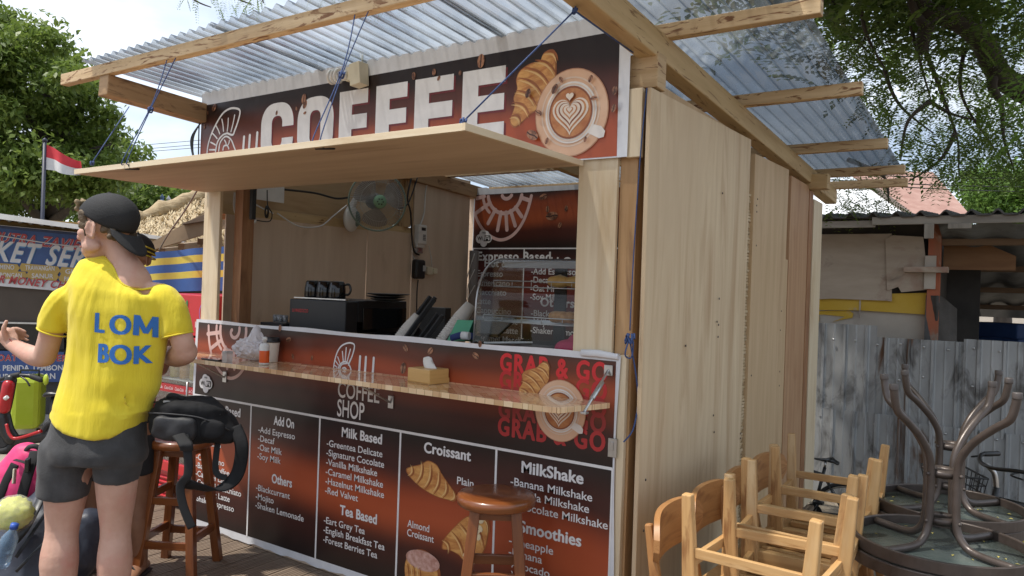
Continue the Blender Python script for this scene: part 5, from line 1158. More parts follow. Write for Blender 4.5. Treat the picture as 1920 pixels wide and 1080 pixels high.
fence = thing('corrugated_fence', 'grey stained corrugated metal fence behind the stacked chairs and tables', 'fence', (1.0, FY, -.42))
for x0, x1, z0, z1, y, ph in ((-1.6, .30, .42, 1.355, FY, 0), (.28, 1.05, .38, 1.245, FY+.012, .03), (1.03, 3.4, .40, 1.275, FY-.004, .06), (-1.6, .6, -.44, .50, FY-.016, .09), (.58, 3.4, -.44, .45, FY-.02, .02)):
    o = zsheet(x0, x1, z0, z1, y, ph=ph).build('metal_sheet', ZINC, fence, fix=False, solid=.002)
m = MB(); random.seed(2)
for x in [(-1.5+.2*i) for i in range(24)]:
    for z in (.85+.03*math.sin(x*9), .36, 1.15):
        if random.random() < .75: m.ball((x+.01, FY-.034, z+random.random()*.05), (.012, .008, .012), 8, 5)
m.build('bolt', STEEL, fence)
m = MB(); m.box((-1.6, FY+.02, .9), (3.4, FY+.06, .96)); m.box((-1.6, FY+.02, .1), (3.4, FY+.06, .16)); m.build('rail', BROWNW, fence)
# shed behind the fence
SY = 5.6
OLDPLY = pm('old_plywood', (.40, .325, .25), (.49, .41, .325), (1.5, 6, 3), 'UV', rough=.8, bump=.2, stain=((.135, .105, .085), (2.2, 3, 1), .58, .74, 1.2), stain2=((.34, .215, .16), (1.1, 1.6, 1), .52, .62))
shed = thing('shed', 'patched old plywood shed with a tiled eave and open side beyond the metal fence', 'shed', (.6, SY, -.42))
YEL = pm('yellow_paint', (.56, .35, .028), (.62, .41, .06), (3, 3, 3), rough=.7, stain=((.45, .35, .24), (6, 6, 6), .66, .75)); PALE = pm('pale_board', (.44, .385, .325), (.50, .45, .385), (4, 4, 4), rough=.8, stain=((.26, .2, .16), (3, 3, 3), .6, .8))
def pz(px_, py_, y): q = at_y(px_, py_, y); return q.x, q.z
def panel(mb, c, y, th=.02, g=0):
    q = [pz(a, b, y) for a, b in c]; mb.prism(q[::-1] if False else q, th, lambda u, v, w: V((u, y+w, v)), uvscale=1)
m = MB(); panel(m, [(1430, 440), (1672, 438), (1672, 565), (1662, 564), (1560, 560), (1430, 566)], SY); m.build('wall_board', OLDPLY, shed, .002)
m = MB(); panel(m, [(1660, 449), (1674, 441), (1731, 444), (1735, 480), (1742, 497), (1740, 543), (1690, 548), (1684, 538), (1663, 545)], SY-.025); o = m.build('wall_board', OLDPLY, shed, .002); o['label'] = 'mould-stained board with a broken lower edge'
m = MB(); panel(m, [(1430, 556), (1737, 549), (1737, 590), (1613, 582), (1430, 580)], SY+.03); m.build('painted_board', YEL, shed)
m = MB(); panel(m, [(1430, 570), (1737, 580), (1737, 650), (1430, 640)], SY+.06); m.build('painted_board', PALE, shed)
m = MB(); panel(m, [(1430, 585), (1592, 582), (1600, 588), (1598, 596), (1575, 600), (1560, 604), (1585, 594), (1545, 590), (1430, 592)], SY+.05, .008); panel(m, [(1430, 592), (1536, 592), (1536, 602), (1430, 602)], SY+.048, .008); m.build('painted_mark', YEL, shed)
m = MB(); x_, z_ = pz(1612, 575, SY+.02); m.box((x_-.006, SY+.02, z_-.12), (x_+.008, SY+.028, z_+.15)); m.build('paint_gap', PALE, shed)
ORG = pm('orange_post', (.42, .12, .06), (.30, .13, .07), (5, 5, 2), rough=.8, stain=((.30, .24, .19), (4, 4, 2), .55, .62))
m = MB(); a = pz(1742, 440, SY); b_ = pz(1762, 555, SY); m.box((a[0], SY-.04, -.42), (b_[0], SY+.06, a[1]+.12), g=2); m.build('post', ORG, shed, .004)
m = MB(); a = pz(1738, 470, SY-.05); m.box((a[0]-.015, SY-.07, a[1]-.38), (a[0]+.085, SY-.042, a[1]-.05), g=2); m.build('post_cover', PALE, shed, .003)
m = MB(); a = pz(1730, 505, SY-.1); m.box((a[0]-.16, SY-.16, a[1]-.03), (a[0]+.22, SY-.03, a[1]+.025), g=0); m.build('bracket', OLDPLY, shed, .003)
TARP = pm('black_tarp', (.022, .019, .016), (.04, .034, .03), (5, 5, 12), rough=.45, bump=.8, bsc=(7, 7, 14))
m = MB(); a = pz(1736, 550, SY-.03); b_ = pz(1790, 640, SY-.03)
m.grid(lambda u, v: (lerp(a[0], b_[0], u)+(.03*v*(1-v) if u > .9 else 0), SY-.045+.02*math.sin(u*9+v*14)*(1-.3*u)+.5*max(0, u-.4)*.8, lerp(-.3, a[1]-.02-.25*max(0, u-.5)*v, v)), 14, 20); m.build('tarp', TARP, shed, fix=False)
# eave: tiles, boards, brackets, dark inside, roof sheets on battens
TILE = pm('roof_tile_dark', (.055, .050, .046), (.09, .082, .075), (6, 6, 6), rough=.85, bump=.3); BOARDG = pm('weathered_board', (.24, .21, .175), (.33, .29, .245), (1.2, 16, 1), 'UV', rough=.85, bump=.2, stain=((.13, .115, .10), (1.5, 6, 1), .5, .8))
EY = SY-.55; e0_ = pz(1500, 415, EY); e1_ = pz(1960, 413, EY); ez = (e0_[1]+e1_[1])/2
m = MB(); m.box((e0_[0]-.6, EY, ez-.055), (pz(1655, 0, EY)[0], EY+.03, ez+.012), g=0); m.build('eave_board', BOARDG, shed, .003)
m = MB(); m.box((pz(1650, 0, EY)[0], EY-.032, ez-.035), (e1_[0]+.8, EY-.002, ez+.04), g=0); m.build('eave_board', BOARDG, shed, .003)
for a, b_, w in ((1734, 1752, .085), (1778, 1822, .03)):
    x0, x1 = pz(a, 430, EY)[0], pz(b_, 430, EY)[0]; m = MB(); m.box((x0, EY-.06, ez-.035-w*1.6), (x1, EY-.034, ez-.036), g=2); m.build('eave_bracket', BOARDG, shed, .003)
m = MB(); P_ = .202
def tl(u, v):
    x = e0_[0]-.6+u*3.9; ph = (x/P_) % 1
    return (x, EY-.06+v*1.9, ez+.035+v*.16+.045*max(0, math.sin(ph*2*PI))**1.5+.012*math.sin((v*6 % 1)*PI))
m.grid(tl, 240, 24); m.build('tile_roof', TILE, shed, fix=False, solid=.012)
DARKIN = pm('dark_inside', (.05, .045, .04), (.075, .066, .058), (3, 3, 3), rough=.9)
IRON = pm('old_iron_roofing', (.15, .155, .15), (.22, .23, .225), (2, 2, 2), rough=.6, metal=.3, stain=((.07, .065, .055), (2, 2, 2), .5, .7))
rx0, rx1 = pz(1764, 500, SY)[0], 4.2
m = MB(); m.grid(lambda u, v: (lerp(rx0, rx1, u), EY+.05+v*4.4, ez-.02-v*.78+.02*math.sin(u*60)), 160, 4); m.build('under_roof', IRON, shed, fix=False, solid=.003)
for k in range(4): 
    v = .12+.27*k; m = MB(); m.box((rx0, EY+.05+v*4.4, ez-.10-v*.78), (rx1, EY+.10+v*4.4, ez-.035-v*.78), g=0); m.build('batten', pm('batten_brown', (.15, .09, .05), (.20, .125, .07), (1.2, 16, 1), 'UV', rough=.8), shed, .002)
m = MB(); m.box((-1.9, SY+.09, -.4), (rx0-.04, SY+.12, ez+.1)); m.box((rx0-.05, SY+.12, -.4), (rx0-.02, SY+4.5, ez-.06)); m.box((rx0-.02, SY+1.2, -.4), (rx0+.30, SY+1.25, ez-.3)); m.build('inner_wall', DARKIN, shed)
m = MB(); a = pz(1766, 460, SY+.1); m.prism([(a[0], ez-.42), (a[0], ez-.12), (a[0]+.3, ez-.12), (a[0]+.62, ez-.28), (a[0]+.62, ez-.42)], .03, lambda u, v, w: V((u, SY+.35+w, v))); m.build('gable_board', pm('gable_wood', (.22, .11, .05), (.28, .15, .07), (2, 14, 1), 'UV', rough=.8), shed)
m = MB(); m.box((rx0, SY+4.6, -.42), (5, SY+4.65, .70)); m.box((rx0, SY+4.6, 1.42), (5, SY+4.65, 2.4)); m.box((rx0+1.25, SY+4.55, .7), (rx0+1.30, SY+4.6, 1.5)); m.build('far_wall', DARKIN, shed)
# things seen in the opening of the shed: a man leaning, blue crates, frames
# ------------------------------------------------------------------ bicycles
def bike(px_base, lab, basket, rz_, loc, yellow=True):
    t_ = thing('bicycle', lab, 'bicycle', loc, rz_, None, local=True)
    FRM = flat('bike_black', (.016, .016, .017), .3)
    # local: x forward, wheels at x=0 (rear) and x=1.0
    for x in (0, .98):
        m = MB(); m.tube([(x+.32*math.cos(t), 0, .34+.32*math.sin(t)) for t in [2*PI*i/40 for i in range(40)]], .020, 8, closed=True); w = m.build('tyre', BLACKM, t_)
        m = MB(); m.tube([(x+.295*math.cos(t), 0, .34+.295*math.sin(t)) for t in [2*PI*i/40 for i in range(40)]], .010, 6, closed=True)
        for k in range(18): a_ = 2*PI*k/18; m.tube([(x, .015*(-1)**k, .34), (x+.29*math.cos(a_), 0, .34+.29*math.sin(a_))], .0014, 3, cap=False)
        m.tube([(x, -.04, .34), (x, .04, .34)], .018, 8); m.build('rim', STEEL, w)
    m = MB()
    for a, b, r in (((.32, 0, .32), (.22, 0, .80), .017), ((.32, 0, .32), (.84, 0, .76), .020), ((.23, 0, .72), (.82, 0, .83), .018), ((.82, 0, .74), (.80, 0, .90), .021), ((0, .04, .34), (.32, .03, .32), .010), ((0, -.04, .34), (.32, -.03, .32), .010), ((0, .04, .34), (.23, .02, .72), .009), ((0, -.04, .34), (.23, -.02, .72), .009), ((.98, .05, .34), (.85, .04, .72), .013), ((.98, -.05, .34), (.85, -.04, .72), .013)): m.tube([a, b], r, 10)
    m.build('frame', FRM, t_)
    if yellow:
        F = Flat(o=(.32, -.0215, .32), u=(.52, 0, .44), nrm=(0, -1, 0)); F.text('PACIFIC', (.18, -.014), flat('decal_yellow', (.7, .6, .05), .4), 1, h=.03, w=.33, bold=.04); o = F.build('frame_lettering'); o.parent = t_; o.location = o.location
        F = Flat(o=(.32, .0215, .32), u=(-.52, 0, -.44), nrm=(0, 1, 0)); F.text('PACIFIC', (-.52, -.014), flat('decal_yellow', (.7, .6, .05), .4), 1, h=.03, w=.33, bold=.04); o = F.build('frame_lettering'); o.parent = t_
    m = MB(); m.tube(bez([(.10, 0, .86), (.16, 0, .885), (.24, 0, .875), (.36, 0, .875)], 5), [.05]*4+[.07, .075, .072, .06]+[.045]*3+[.032]*2+[.022]*2+[.016], 12, ratio=.36, ref=(0, 1, 0), dome=True); m.build('saddle', BLACK, t_)
    m = MB(); m.tube([(.222, 0, .78), (.215, 0, .87)], .013, 8); m.build('seat_post', STEEL, t_)
    m = MB(); m.tube(bez([(.80, 0, .88), (.815, 0, .98), (.86, 0, 1.03)], 5), .016, 10); m.build('stem', STEEL, t_)
    m = MB(); m.tube(bez([(.72, -.29, 1.05), (.80, -.22, 1.05), (.86, -.08, 1.03), (.86, .08, 1.03), (.80, .22, 1.05), (.72, .29, 1.05)], 6), .012, 8); m.build('handlebar', FRM, t_)
    for s_ in (-1, 1):
        m = MB(); m.tube([(.66, .305*s_, 1.05), (.76, .26*s_, 1.05)], .017, 10, dome=True); m.tube(bez([(.78, .23*s_, 1.045), (.84, .25*s_, 1.03), (.80, .31*s_, 1.02)], 4), .006, 6); m.build('grip', BLACK, t_)
    if basket:
        m = MB(); x0, x1, y_, z0, z1 = .92, 1.18, .16, .74, .98
        def cp(u, v):  # u around 0..4, v 0..1
            k = int(u) % 4; f = u-int(u); g = .72+.28*v; c = [(x0, -y_), (x1, -y_), (x1, y_), (x0, y_)]; a = c[k]; b = c[(k+1) % 4]
            cx = (x0+x1)/2; return (cx+(lerp(a[0], b[0], f)-cx)*g, lerp(a[1], b[1], f)*g, lerp(z0, z1, v))
        for j in range(6): m.tube([cp(4*i/24, j/5) for i in range(24)], .0038 if j < 5 else .006, 5, closed=True)
        for i in range(24): m.tube([cp(4*i/24, 0), cp(4*i/24, 1)], .003, 4, cap=False)
        for i in range(6): m.tube([(lerp(x0, x1, .14+.72*i/5), -y_*.72, z0), (lerp(x0, x1, .14+.72*i/5), y_*.72, z0)], .003, 4)
        m.tube([(x0, 0, .8), (.83, 0, .78)], .008, 6); m.build('basket', flat('basket_black', (.012, .012, .013), .4), t_)
    m = MB(); m.lathe([(.09, -.004), (.09, .004)], (.32, 0, .32), 24, 0, Matrix.Rotation(rad(90), 3, 'X')); m.tube([(.32, -.07, .32), (.40, -.07, .18)], .010, 6); m.tube([(.32, .07, .32), (.24, .07, .46)], .010, 6); m.box((.36, -.16, .165), (.45, -.07, .185)); m.box((.20, .07, .45), (.29, .16, .47)); m.build('crank', FRM, t_); return t_
    return t_
q = at_y(1872, 900, 4.1)
bike(None, 'black bicycle with a wire basket and yellow lettering leaning behind the tables', True, rad(-155), (2.07, 2.94, -.42))
q = at_y(1550, 890, 3.66); bk2 = bike(None, 'black bicycle with only its saddle showing behind the far chairs', False, PI, (q.x+.16, q.y, -.42), False); bk2.scale = (.8, .8, .8)
# stones at the fence foot
random.seed(9); m0 = None
for k in range(9):
    q = at_z(1885+k*13 % 60, 1000+(k*29) % 75, -.40); m = MB(); m.ball((q.x, q.y, -.38), (.06+.03*random.random(), .06, .05), 10, 6)
    o = m.build('stone', pm('stone_grey', (.28, .26, .23), (.38, .36, .32), (9, 9, 9), rough=.9, bump=.5)); 
    for v in o.data.vertices: v.co += v.co.normalized()*MN.noise(v.co*18+V((k, 0, 0)))*.03
    tag(o, 'grey stone lying at the foot of the metal fence', 'stone', 'stones by the fence')
# ------------------------------------------------------------------ trees
def leaf_mat(name, c1, c2, tr=.35):
    m = bpy.data.materials.new(name); m.use_nodes = True; t = m.node_tree; t.nodes.clear(); n = t.nodes.new; l = t.links.new
    g = n('ShaderNodeNewGeometry'); mx = n('ShaderNodeMix'); mx.data_type = 'RGBA'; mx.inputs[6].default_value = (*c1, 1); mx.inputs[7].default_value = (*c2, 1); l(g.outputs['Random Per Island'], mx.inputs[0])
    d = n('ShaderNodeBsdfPrincipled'); d.inputs['Roughness'].default_value = .45; d.inputs['Specular IOR Level'].default_value = .35; l(mx.outputs[2], d.inputs['Base Color'])
    tl = n('ShaderNodeBsdfTranslucent'); l(mx.outputs[2], tl.inputs[0]); ms = n('ShaderNodeMixShader'); ms.inputs[0].default_value = tr; l(d.outputs[0], ms.inputs[1]); l(tl.outputs[0], ms.inputs[2])
    o = n('ShaderNodeOutputMaterial'); l(ms.outputs[0], o.inputs[0]); return m
BARK = pm('bark', (.045, .035, .028), (.075, .06, .048), (6, 6, 1.5), rough=.9, bump=.8, bsc=(14, 14, 4))
LEAF_A = leaf_mat('leaf_green', (.105, .165, .028), (.205, .275, .060), .45); LEAF_B = leaf_mat('leaf_fine', (.085, .14, .028), (.19, .26, .06), .55); LEAF_C = leaf_mat('leaf_bright', (.10, .19, .03), (.17, .28, .06), .45)
def leaf_mesh(name, C, D, Nn, L_, Wd, mat, parent=None):
    """diamond leaves: centres C, direction D, normal Nn, length, width arrays"""
    D = D/np.linalg.norm(D, axis=1)[:, None]; S = np.cross(D, Nn); S /= (np.linalg.norm(S, axis=1)[:, None]+1e-9); Nz = np.cross(S, D)
    L_ = np.asarray(L_)[:, None] if np.ndim(L_) else np.full((len(C), 1), L_); Wd = np.asarray(Wd)[:, None] if np.ndim(Wd) else np.full((len(C), 1), Wd)
    a = C-D*L_/2; b = C+S*Wd/2+Nz*Wd*.2; c = C+D*L_/2; d = C-S*Wd/2+Nz*Wd*.2
    v = np.stack([a, b, c, d], 1).reshape(-1, 3); k = len(C)
    M = np.array(INV.get(parent.name, Matrix.Identity(4))) if parent is not None else np.eye(4)
    v = v @ M[:3, :3].T + M[:3, 3]
    me = bpy.data.meshes.new(name); me.vertices.add(4*k); me.vertices.foreach_set('co', v.ravel().astype(np.float32)); me.loops.add(4*k); me.loops.foreach_set('vertex_index', np.arange(4*k, dtype=np.int32))
    me.polygons.add(k); me.polygons.foreach_set('loop_start', np.arange(0, 4*k, 4, dtype=np.int32)); me.polygons.foreach_set('loop_total', np.full(k, 4, dtype=np.int32)); me.update(); me.validate(); me.materials.append(mat)
    o = bpy.data.objects.new(name, me); COL.objects.link(o)
    if parent is not None: o.parent = parent
    return o
def rdir(n): d = RNG.normal(size=(n, 3)); return d/np.linalg.norm(d, axis=1)[:, None]
def crown(name, clumps, per, size, mat, parent):
    Cs, Ds, Ns, Ls = [], [], [], []
    for c, r in clumps:
        d = rdir(per); rr = r*(RNG.random(per)**.45)[:, None]; P = np.array(c)+d*rr*np.array([1, 1, .72]); Cs.append(P)
        Ds.append(rdir(per)+np.array([0, 0, -.5])+d*.5); Ns.append(rdir(per)*.7+np.array([0, 0, 1])+d*.4); Ls.append(size*(.6+.8*RNG.random(per)))
    Ls = np.concatenate(Ls); return leaf_mesh(name, np.concatenate(Cs), np.concatenate(Ds), np.concatenate(Ns), Ls, Ls*.5, mat, parent)
def sprays(name, P, D, ln, nl, lw, mat, parent, droop=.25):
    """pinnate sprays: rachis from P along D, leaflets in pairs"""
    Cs, Ds, Ns, Ls = [], [], [], []
    n = len(P); D = D/np.linalg.norm(D, axis=1)[:, None]; up = rdir(n)*.5+np.array([0, 0, 1]); S = np.cross(D, up); S /= np.linalg.norm(S, axis=1)[:, None]; ln = np.asarray(ln)
    for k in range(nl):
        f = (k+.5)/nl; base = P+D*(ln*f)[:, None]+np.array([0, 0, -1])*(ln*droop*f*f)[:, None]
        for s_ in (-1, 1):
            dd = S*s_+D*.45; w = ln*.23*(1-.5*abs(f-.45)); Cs.append(base+dd*(w*.5)[:, None]); Ds.append(dd+rdir(n)*.15); Ns.append(up+rdir(n)*.25); Ls.append(w)
    Ls = np.concatenate(Ls); return leaf_mesh(name, np.concatenate(Cs), np.concatenate(Ds), np.concatenate(Ns), Ls, Ls*lw, mat, parent)
def in_px(n, poly, t0, t1):
    xs = [p[0] for p in poly]; ys = [p[1] for p in poly]; out = []
    while len(out) < n:
        x = min(xs)+RNG.random()*(max(xs)-min(xs)); y = min(ys)+RNG.random()*(max(ys)-min(ys)); ins = False; j = len(poly)-1
        for i in range(len(poly)):
            if (poly[i][1] > y) != (poly[j][1] > y) and x < (poly[j][0]-poly[i][0])*(y-poly[i][1])/(poly[j][1]-poly[i][1])+poly[i][0]: ins = not ins
            j = i
        if ins: out.append(tuple(at_t(x, y, t0+RNG.random()*(t1-t0))))
    return out
def limb(mb, pts, r0, r1, n=10, k=6):
    P = bez(pts, k); m = len(P); mb.tube([p+V((MN.noise(p*2)*.03, MN.noise(p*2+V((5, 0, 0)))*.03, 0)) for p in P], [lerp(r0, r1, i/(m-1)) for i in range(m)], n)
# big tree on the left
tb = at_t(60, 700, 15); T1 = thing('tree', 'large leafy green tree rising behind the ticket stall on the left', 'tree', (tb.x, tb.y, -.42))
m = MB(); limb(m, [(tb.x, tb.y, -.42), at_t(70, 520, 15), at_t(90, 420, 15), at_t(110, 330, 14.6), at_t(120, 240, 14.4), at_t(70, 150, 14)], .32, .07)
for e in ([at_t(110, 345, 14.6), at_t(160, 290, 14), at_t(215, 270, 13.5)], [at_t(88, 430, 15), at_t(40, 370, 14), at_t(-20, 310, 14)], [at_t(90, 420, 15), at_t(140, 385, 14), at_t(200, 345, 13.6)], [at_t(120, 240, 14.4), at_t(160, 190, 14), at_t(170, 150, 14)], [at_t(115, 300, 14.5), at_t(60, 230, 13.6), at_t(20, 120, 13.4)]): limb(m, e, .12, .02, 8)
m.build('trunk', BARK, T1)
out = [(-140, -20), (10, 28), (55, 62), (110, 72), (150, 120), (190, 165), (205, 235), (245, 265), (262, 310), (245, 345), (180, 375), (-140, 420)]
cl = [(p, .30+.34*RNG.random()) for p in in_px(175, out, 12.4, 16.0)]
crown('crown', cl, 300, .125, LEAF_A, T1)
# trees beyond, left of the kiosk
for k, (poly, t0, lab, mt) in enumerate((([(150, 350), (300, 345), (330, 360), (330, 470), (150, 470)], 17, 'darker green tree behind the man in the black cap', LEAF_B), ([(262, 352), (310, 340), (392, 350), (400, 460), (262, 450)], 22, 'bright green bushy tree beyond the thatched roof', LEAF_C))):
    b = at_t(poly[0][0]+70, 600, t0); T = thing('tree', lab, 'tree', (b.x, b.y, -.42)); m = MB(); limb(m, [(b.x, b.y, -.42), (b.x+.1, b.y, 1), at_t(poly[0][0]+80, 400, t0)], .2, .05, 8); limb(m, [(b.x+.1, b.y, 1), at_t(poly[0][0]+30, 420, t0)], .08, .03, 6); m.build('trunk', BARK, T)
    crown('crown', [(p, .5+.4*RNG.random()) for p in in_px(42, poly, t0, t0+2.5)], 260, .17, mt, T)
# spreading fine-leaved tree on the right, its limbs hanging over the roof
tb = at_t(2330, 800, 8.2); T2 = thing('tree', 'spreading fine-leaved tree on the right with dark crooked limbs over the kiosk roof', 'tree', (tb.x, tb.y, -.42))
m = MB(); limb(m, [(tb.x, tb.y, -.42), (tb.x-.05, tb.y, 1.2), at_t(2260, 330, 8.2), at_t(2200, 120, 8.0), at_t(2100, -150, 7.6), at_t(1900, -420, 7)], .34, .12, 14)
limb(m, [at_t(2240, 300, 8.2), at_t(2050, 235, 8), at_t(1915, 168, 7.8), at_t(1868, 128, 7.6), at_t(1838, 70, 7.4), at_t(1790, 36, 7.2), at_t(1735, 18, 7.1), at_t(1700, -40, 6.9), at_t(1600, -160, 6.6)], .13, .075, 12)
limb(m, [at_t(1868, 128, 7.6), at_t(1862, 160, 7.6), at_t(1878, 190, 7.7)], .06, .035, 8)
limb(m, [at_t(1755, 22, 7.15), at_t(1735, 60, 7.1), at_t(1732, 100, 7.1)], .075, .05, 8); limb(m, [at_t(1742, 50, 7.1), at_t(1722, 30, 7.0), at_t(1708, -5, 6.9)], .05, .03, 8)
random.seed(21)
TW = [[(1706, 0), (1712, 70), (1730, 130), (1745, 190)], [(1700, -10), (1640, 50), (1610, 90), (1590, 120)], [(1610, -10), (1618, 50), (1640, 95), (1660, 130)], [(1560, 0), (1590, 60), (1640, 110)], [(1734, 100), (1770, 180), (1790, 250), (1800, 330)], [(1745, 190), (1700, 230), (1690, 300)], [(1878, 190), (1880, 260), (1900, 320)], [(1660, 130), (1690, 200), (1750, 250)], [(1790, 250), (1760, 300), (1700, 340)], [(1838, 70), (1850, 10), (1900, -20)], [(1810, 95), (1800, 160), (1830, 230), (1870, 290)], [(1590, 300), (1660, 330), (1668, 380)], [(1745, 190), (1790, 215), (1850, 230)]]
for w in TW:
    t_ = 7+random.random()*1.2; limb(m, [at_t(a, b, t_+.1*i) for i, (a, b) in enumerate(w)], .024, .006, 6)
m.build('trunk', BARK, T2)
reg = [(1530, -40), (1545, 60), (1575, 105), (1600, 160), (1655, 240), (1700, 300), (1760, 345), (1850, 330), (1990, 350), (1990, -40)]
P = np.array(in_px(1850, reg, 6.6, 10.5)); D = rdir(len(P))*np.array([1, 1, .5])+np.array([0, 0, -.55])
keep = np.array([MN.noise(V(tuple(p*1.5)))+.30*RNG.random() > -.10 for p in P]); P, D = P[keep], D[keep]
sprays('crown', P, D, .20+.14*RNG.random(len(P)), 9, .46, LEAF_B, T2)
P = np.array(in_px(150, [(1640, 300), (1700, 330), (1660, 360), (1690, 395), (1560, 400), (1545, 345)], 7.2, 8.6)); sprays('crown', P, rdir(len(P))+np.array([.3, 0, -.5]), .16+.08*RNG.random(len(P)), 8, .4, LEAF_A, T2)
P = np.array(in_px(26, [(1885, 140), (1960, 120), (1960, 270), (1890, 262)], 3.6, 4.2)); sprays('crown', P, np.array(RGT)*-.7+rdir(len(P))*.35+np.array([0, 0, -.45]), .15+.06*RNG.random(len(P)), 5, .45, LEAF_C, T2)
P = np.array(in_px(40, [(315, -25), (495, -25), (500, 12), (440, 22), (360, 12)], 5.6, 6.4)); sprays('crown', P, rdir(len(P))*.5+np.array([0, 0, -.8]), .10+.06*RNG.random(len(P)), 8, .3, LEAF_B, T2)
P = np.array(in_px(50, [(575, -20), (800, -20), (760, 6), (590, 12)], 5.6, 6.4)); sprays('crown', P, rdir(len(P))*.5+np.array([0, 0, -.8]), .10+.06*RNG.random(len(P)), 8, .3, LEAF_B, T2)
m = MB()
for w in ([(240, -60), (330, -22), (370, 2), (395, 12)], [(400, -40), (440, -6), (470, 8)], [(420, -40), (480, -10), (492, 6)], [(560, -40), (640, -16), (720, -8), (800, -14)], [(240, -60), (60, -160), (-200, -300)]): limb(m, [at_t(a, b, 6) for a, b in w], .012, .004, 6)
m.build('twig', BARK, T2)
# the part of the same crown that spreads overhead, above the frame
P = RNG.random((2600, 3))*np.array([6.4, 11.5, 2.4])+np.array([-1.5, -4.0, 4.4]); f = np.array([MN.noise(V(tuple(p*.75))) for p in P]); P = P[(f > -.12) & ~((P[:, 0] < .3) & (P[:, 1] < -.4))]
sprays('crown', P, rdir(len(P))*np.array([1, 1, .3]), .45+.3*RNG.random(len(P)), 7, .5, LEAF_B, T2)
P = RNG.random((4200, 3))*np.array([2.6, 6.5, 2.6])+np.array([-1.0, .2, 4.3]); f = np.array([MN.noise(V(tuple(p*1.1+np.array([3, 1, 2])))) for p in P]); P = P[f > -.08]
sprays('crown', P, rdir(len(P))*np.array([1, 1, .3]), .42+.3*RNG.random(len(P)), 6, .55, LEAF_B, T2)
m = MB()
for e in ([at_t(1900, -420, 7), (1.8, 2.0, 6.6), (1.0, -.5, 6.4), (.6, -3, 6.2)], [(1.8, 2.0, 6.6), (.2, 3.5, 6.6), (-1.0, 5.5, 6.3)], [(1.4, .6, 6.5), (-.2, .9, 6.3), (-1.2, .6, 6.2)]): limb(m, e, .09, .03, 8)
m.build('limb', BARK, T2)
# far tree at the right
b = at_t(1880, 600, 24); T = thing('tree', 'bright yellowish green tree beyond the brown roof on the right', 'tree', (b.x, b.y, -.42)); m = MB(); limb(m, [(b.x, b.y, -.42), at_t(1885, 480, 24), at_t(1890, 390, 24)], .3, .1, 8); m.build('trunk', BARK, T)
crown('crown', [(p, .55+.4*RNG.random()) for p in in_px(60, [(1815, 345), (1850, 325), (1990, 325), (1990, 440), (1850, 430)], 23, 26)], 300, .16, LEAF_C, T)
# ------------------------------------------------------------------ roofs, wires, flag far off
BRT = pm('brown_roof_tile', (.30, .165, .13), (.38, .235, .19), (3, 3, 3), rough=.85, bump=.4, bsc=(8, 8, 8)); WRF = flat('white_roof', (.78, .78, .78), .6)
b = at_t(1700, 600, 20); hs = thing('house', 'house with a brown tiled hip roof and a white roof plane beyond the shed', 'house', (b.x, b.y, -.42))
def slab(px4, ts, mat, name, th=.12):
    P = [at_t(a, b_, t_) for (a, b_), t_ in zip(px4, ts)]; mb = MB(); mb.add(P, [tuple(range(len(P)))], [[(p[0]*.02, p[1]*.02) for p in px4]]); mb.build(name, mat, hs, solid=th)
slab([(1590, 322), (1748, 326), (1822, 412), (1715, 412), (1640, 356)], (23, 23, 19, 19, 21), BRT, 'roof')
slab([(1530, 350), (1640, 356), (1715, 412), (1530, 412)], (21, 21, 19, 19), WRF, 'roof')
m = MB(); m.beam(at_t(1636, 352, 20.9), at_t(1718, 414, 18.9), .22, .10); m.build('hip_board', pm('hip_dark', (.10, .075, .06), (.14, .11, .09), rough=.9), hs)
m = MB(); a = at_t(1525, 415, 19.3); c = at_t(1818, 415, 19.3); m.hexa([(a.x, a.y, -.42), (c.x, c.y, -.42), (a.x-2, a.y+3, -.42), (c.x-2, c.y+3, -.42), (a.x, a.y, a.z), (c.x, c.y, c.z), (a.x-2, a.y+3, a.z), (c.x-2, c.y+3, c.z)]); m.build('wall', PALE, hs)
WIREB = flat('wire_black', (.02, .02, .022), .6)
for k, (a, b_, t_, r, sg) in enumerate((((200, 270), (390, 258), 20, .007, .1), ((200, 276), (390, 265), 20, .007, .12), ((200, 281), (390, 271), 20, .007, .12))):
    p, q = at_t(*a, t_), at_t(*b_, t_); p = p+(p-q)*2; q = q+(q-p)*.2; m = MB(); m.tube([lerp(p, q, i/10)-V((0, 0, sg*math.sin(i/10*PI))) for i in range(11)], r, 5)
    tag(m.build('power_line', WIREB), 'thin overhead wire crossing the sky left of the kiosk', 'wire', 'overhead wires beyond the flag')
for k, (a, b_) in enumerate((((1560, 322), (1925, 329)), ((1560, 334), (1925, 345)), ((1600, 341), (1925, 354)))):
    p, q = at_t(*a, 12), at_t(*b_, 12); p = p+(p-q)*.3; q = q+(q-p)*.4; m = MB(); m.tube([lerp(p, q, i/10)-V((0, 0, .06*math.sin(i/10*PI))) for i in range(11)], .009, 5)
    tag(m.build('power_line', WIREB), 'black overhead wire crossing in front of the brown roof on the right', 'wire', 'overhead wires on the right')
b = at_t(74, 600, 10.5); pl = thing('flag_pole', 'slim dark pole carrying the flag above the ticket stall roof', 'pole', (b.x, b.y, -.42))
m = MB(); m.tube([(b.x, b.y, -.42), at_t(84, 266, 10.5)], .026, 8); m.lathe([(.03, 0), (.035, .03), (.0, .06)], at_t(84, 266, 10.5), 10); m.build('pole', flat('pole_navy', (.03, .035, .06), .5), pl)
TX = [(85, 270), (152, 304), (143, 328), (81, 317)]; A, B, C, D_ = [at_t(*p, 10.5) for p in TX]; FWu = FWD*.12
m = MB()
def flg(u, v): return lerp(lerp(D_, C, u), lerp(A, B, u), v)+FWu*math.sin(u*8+v*1.5)*u+V((0, 0, .03*math.sin(u*7)*u))
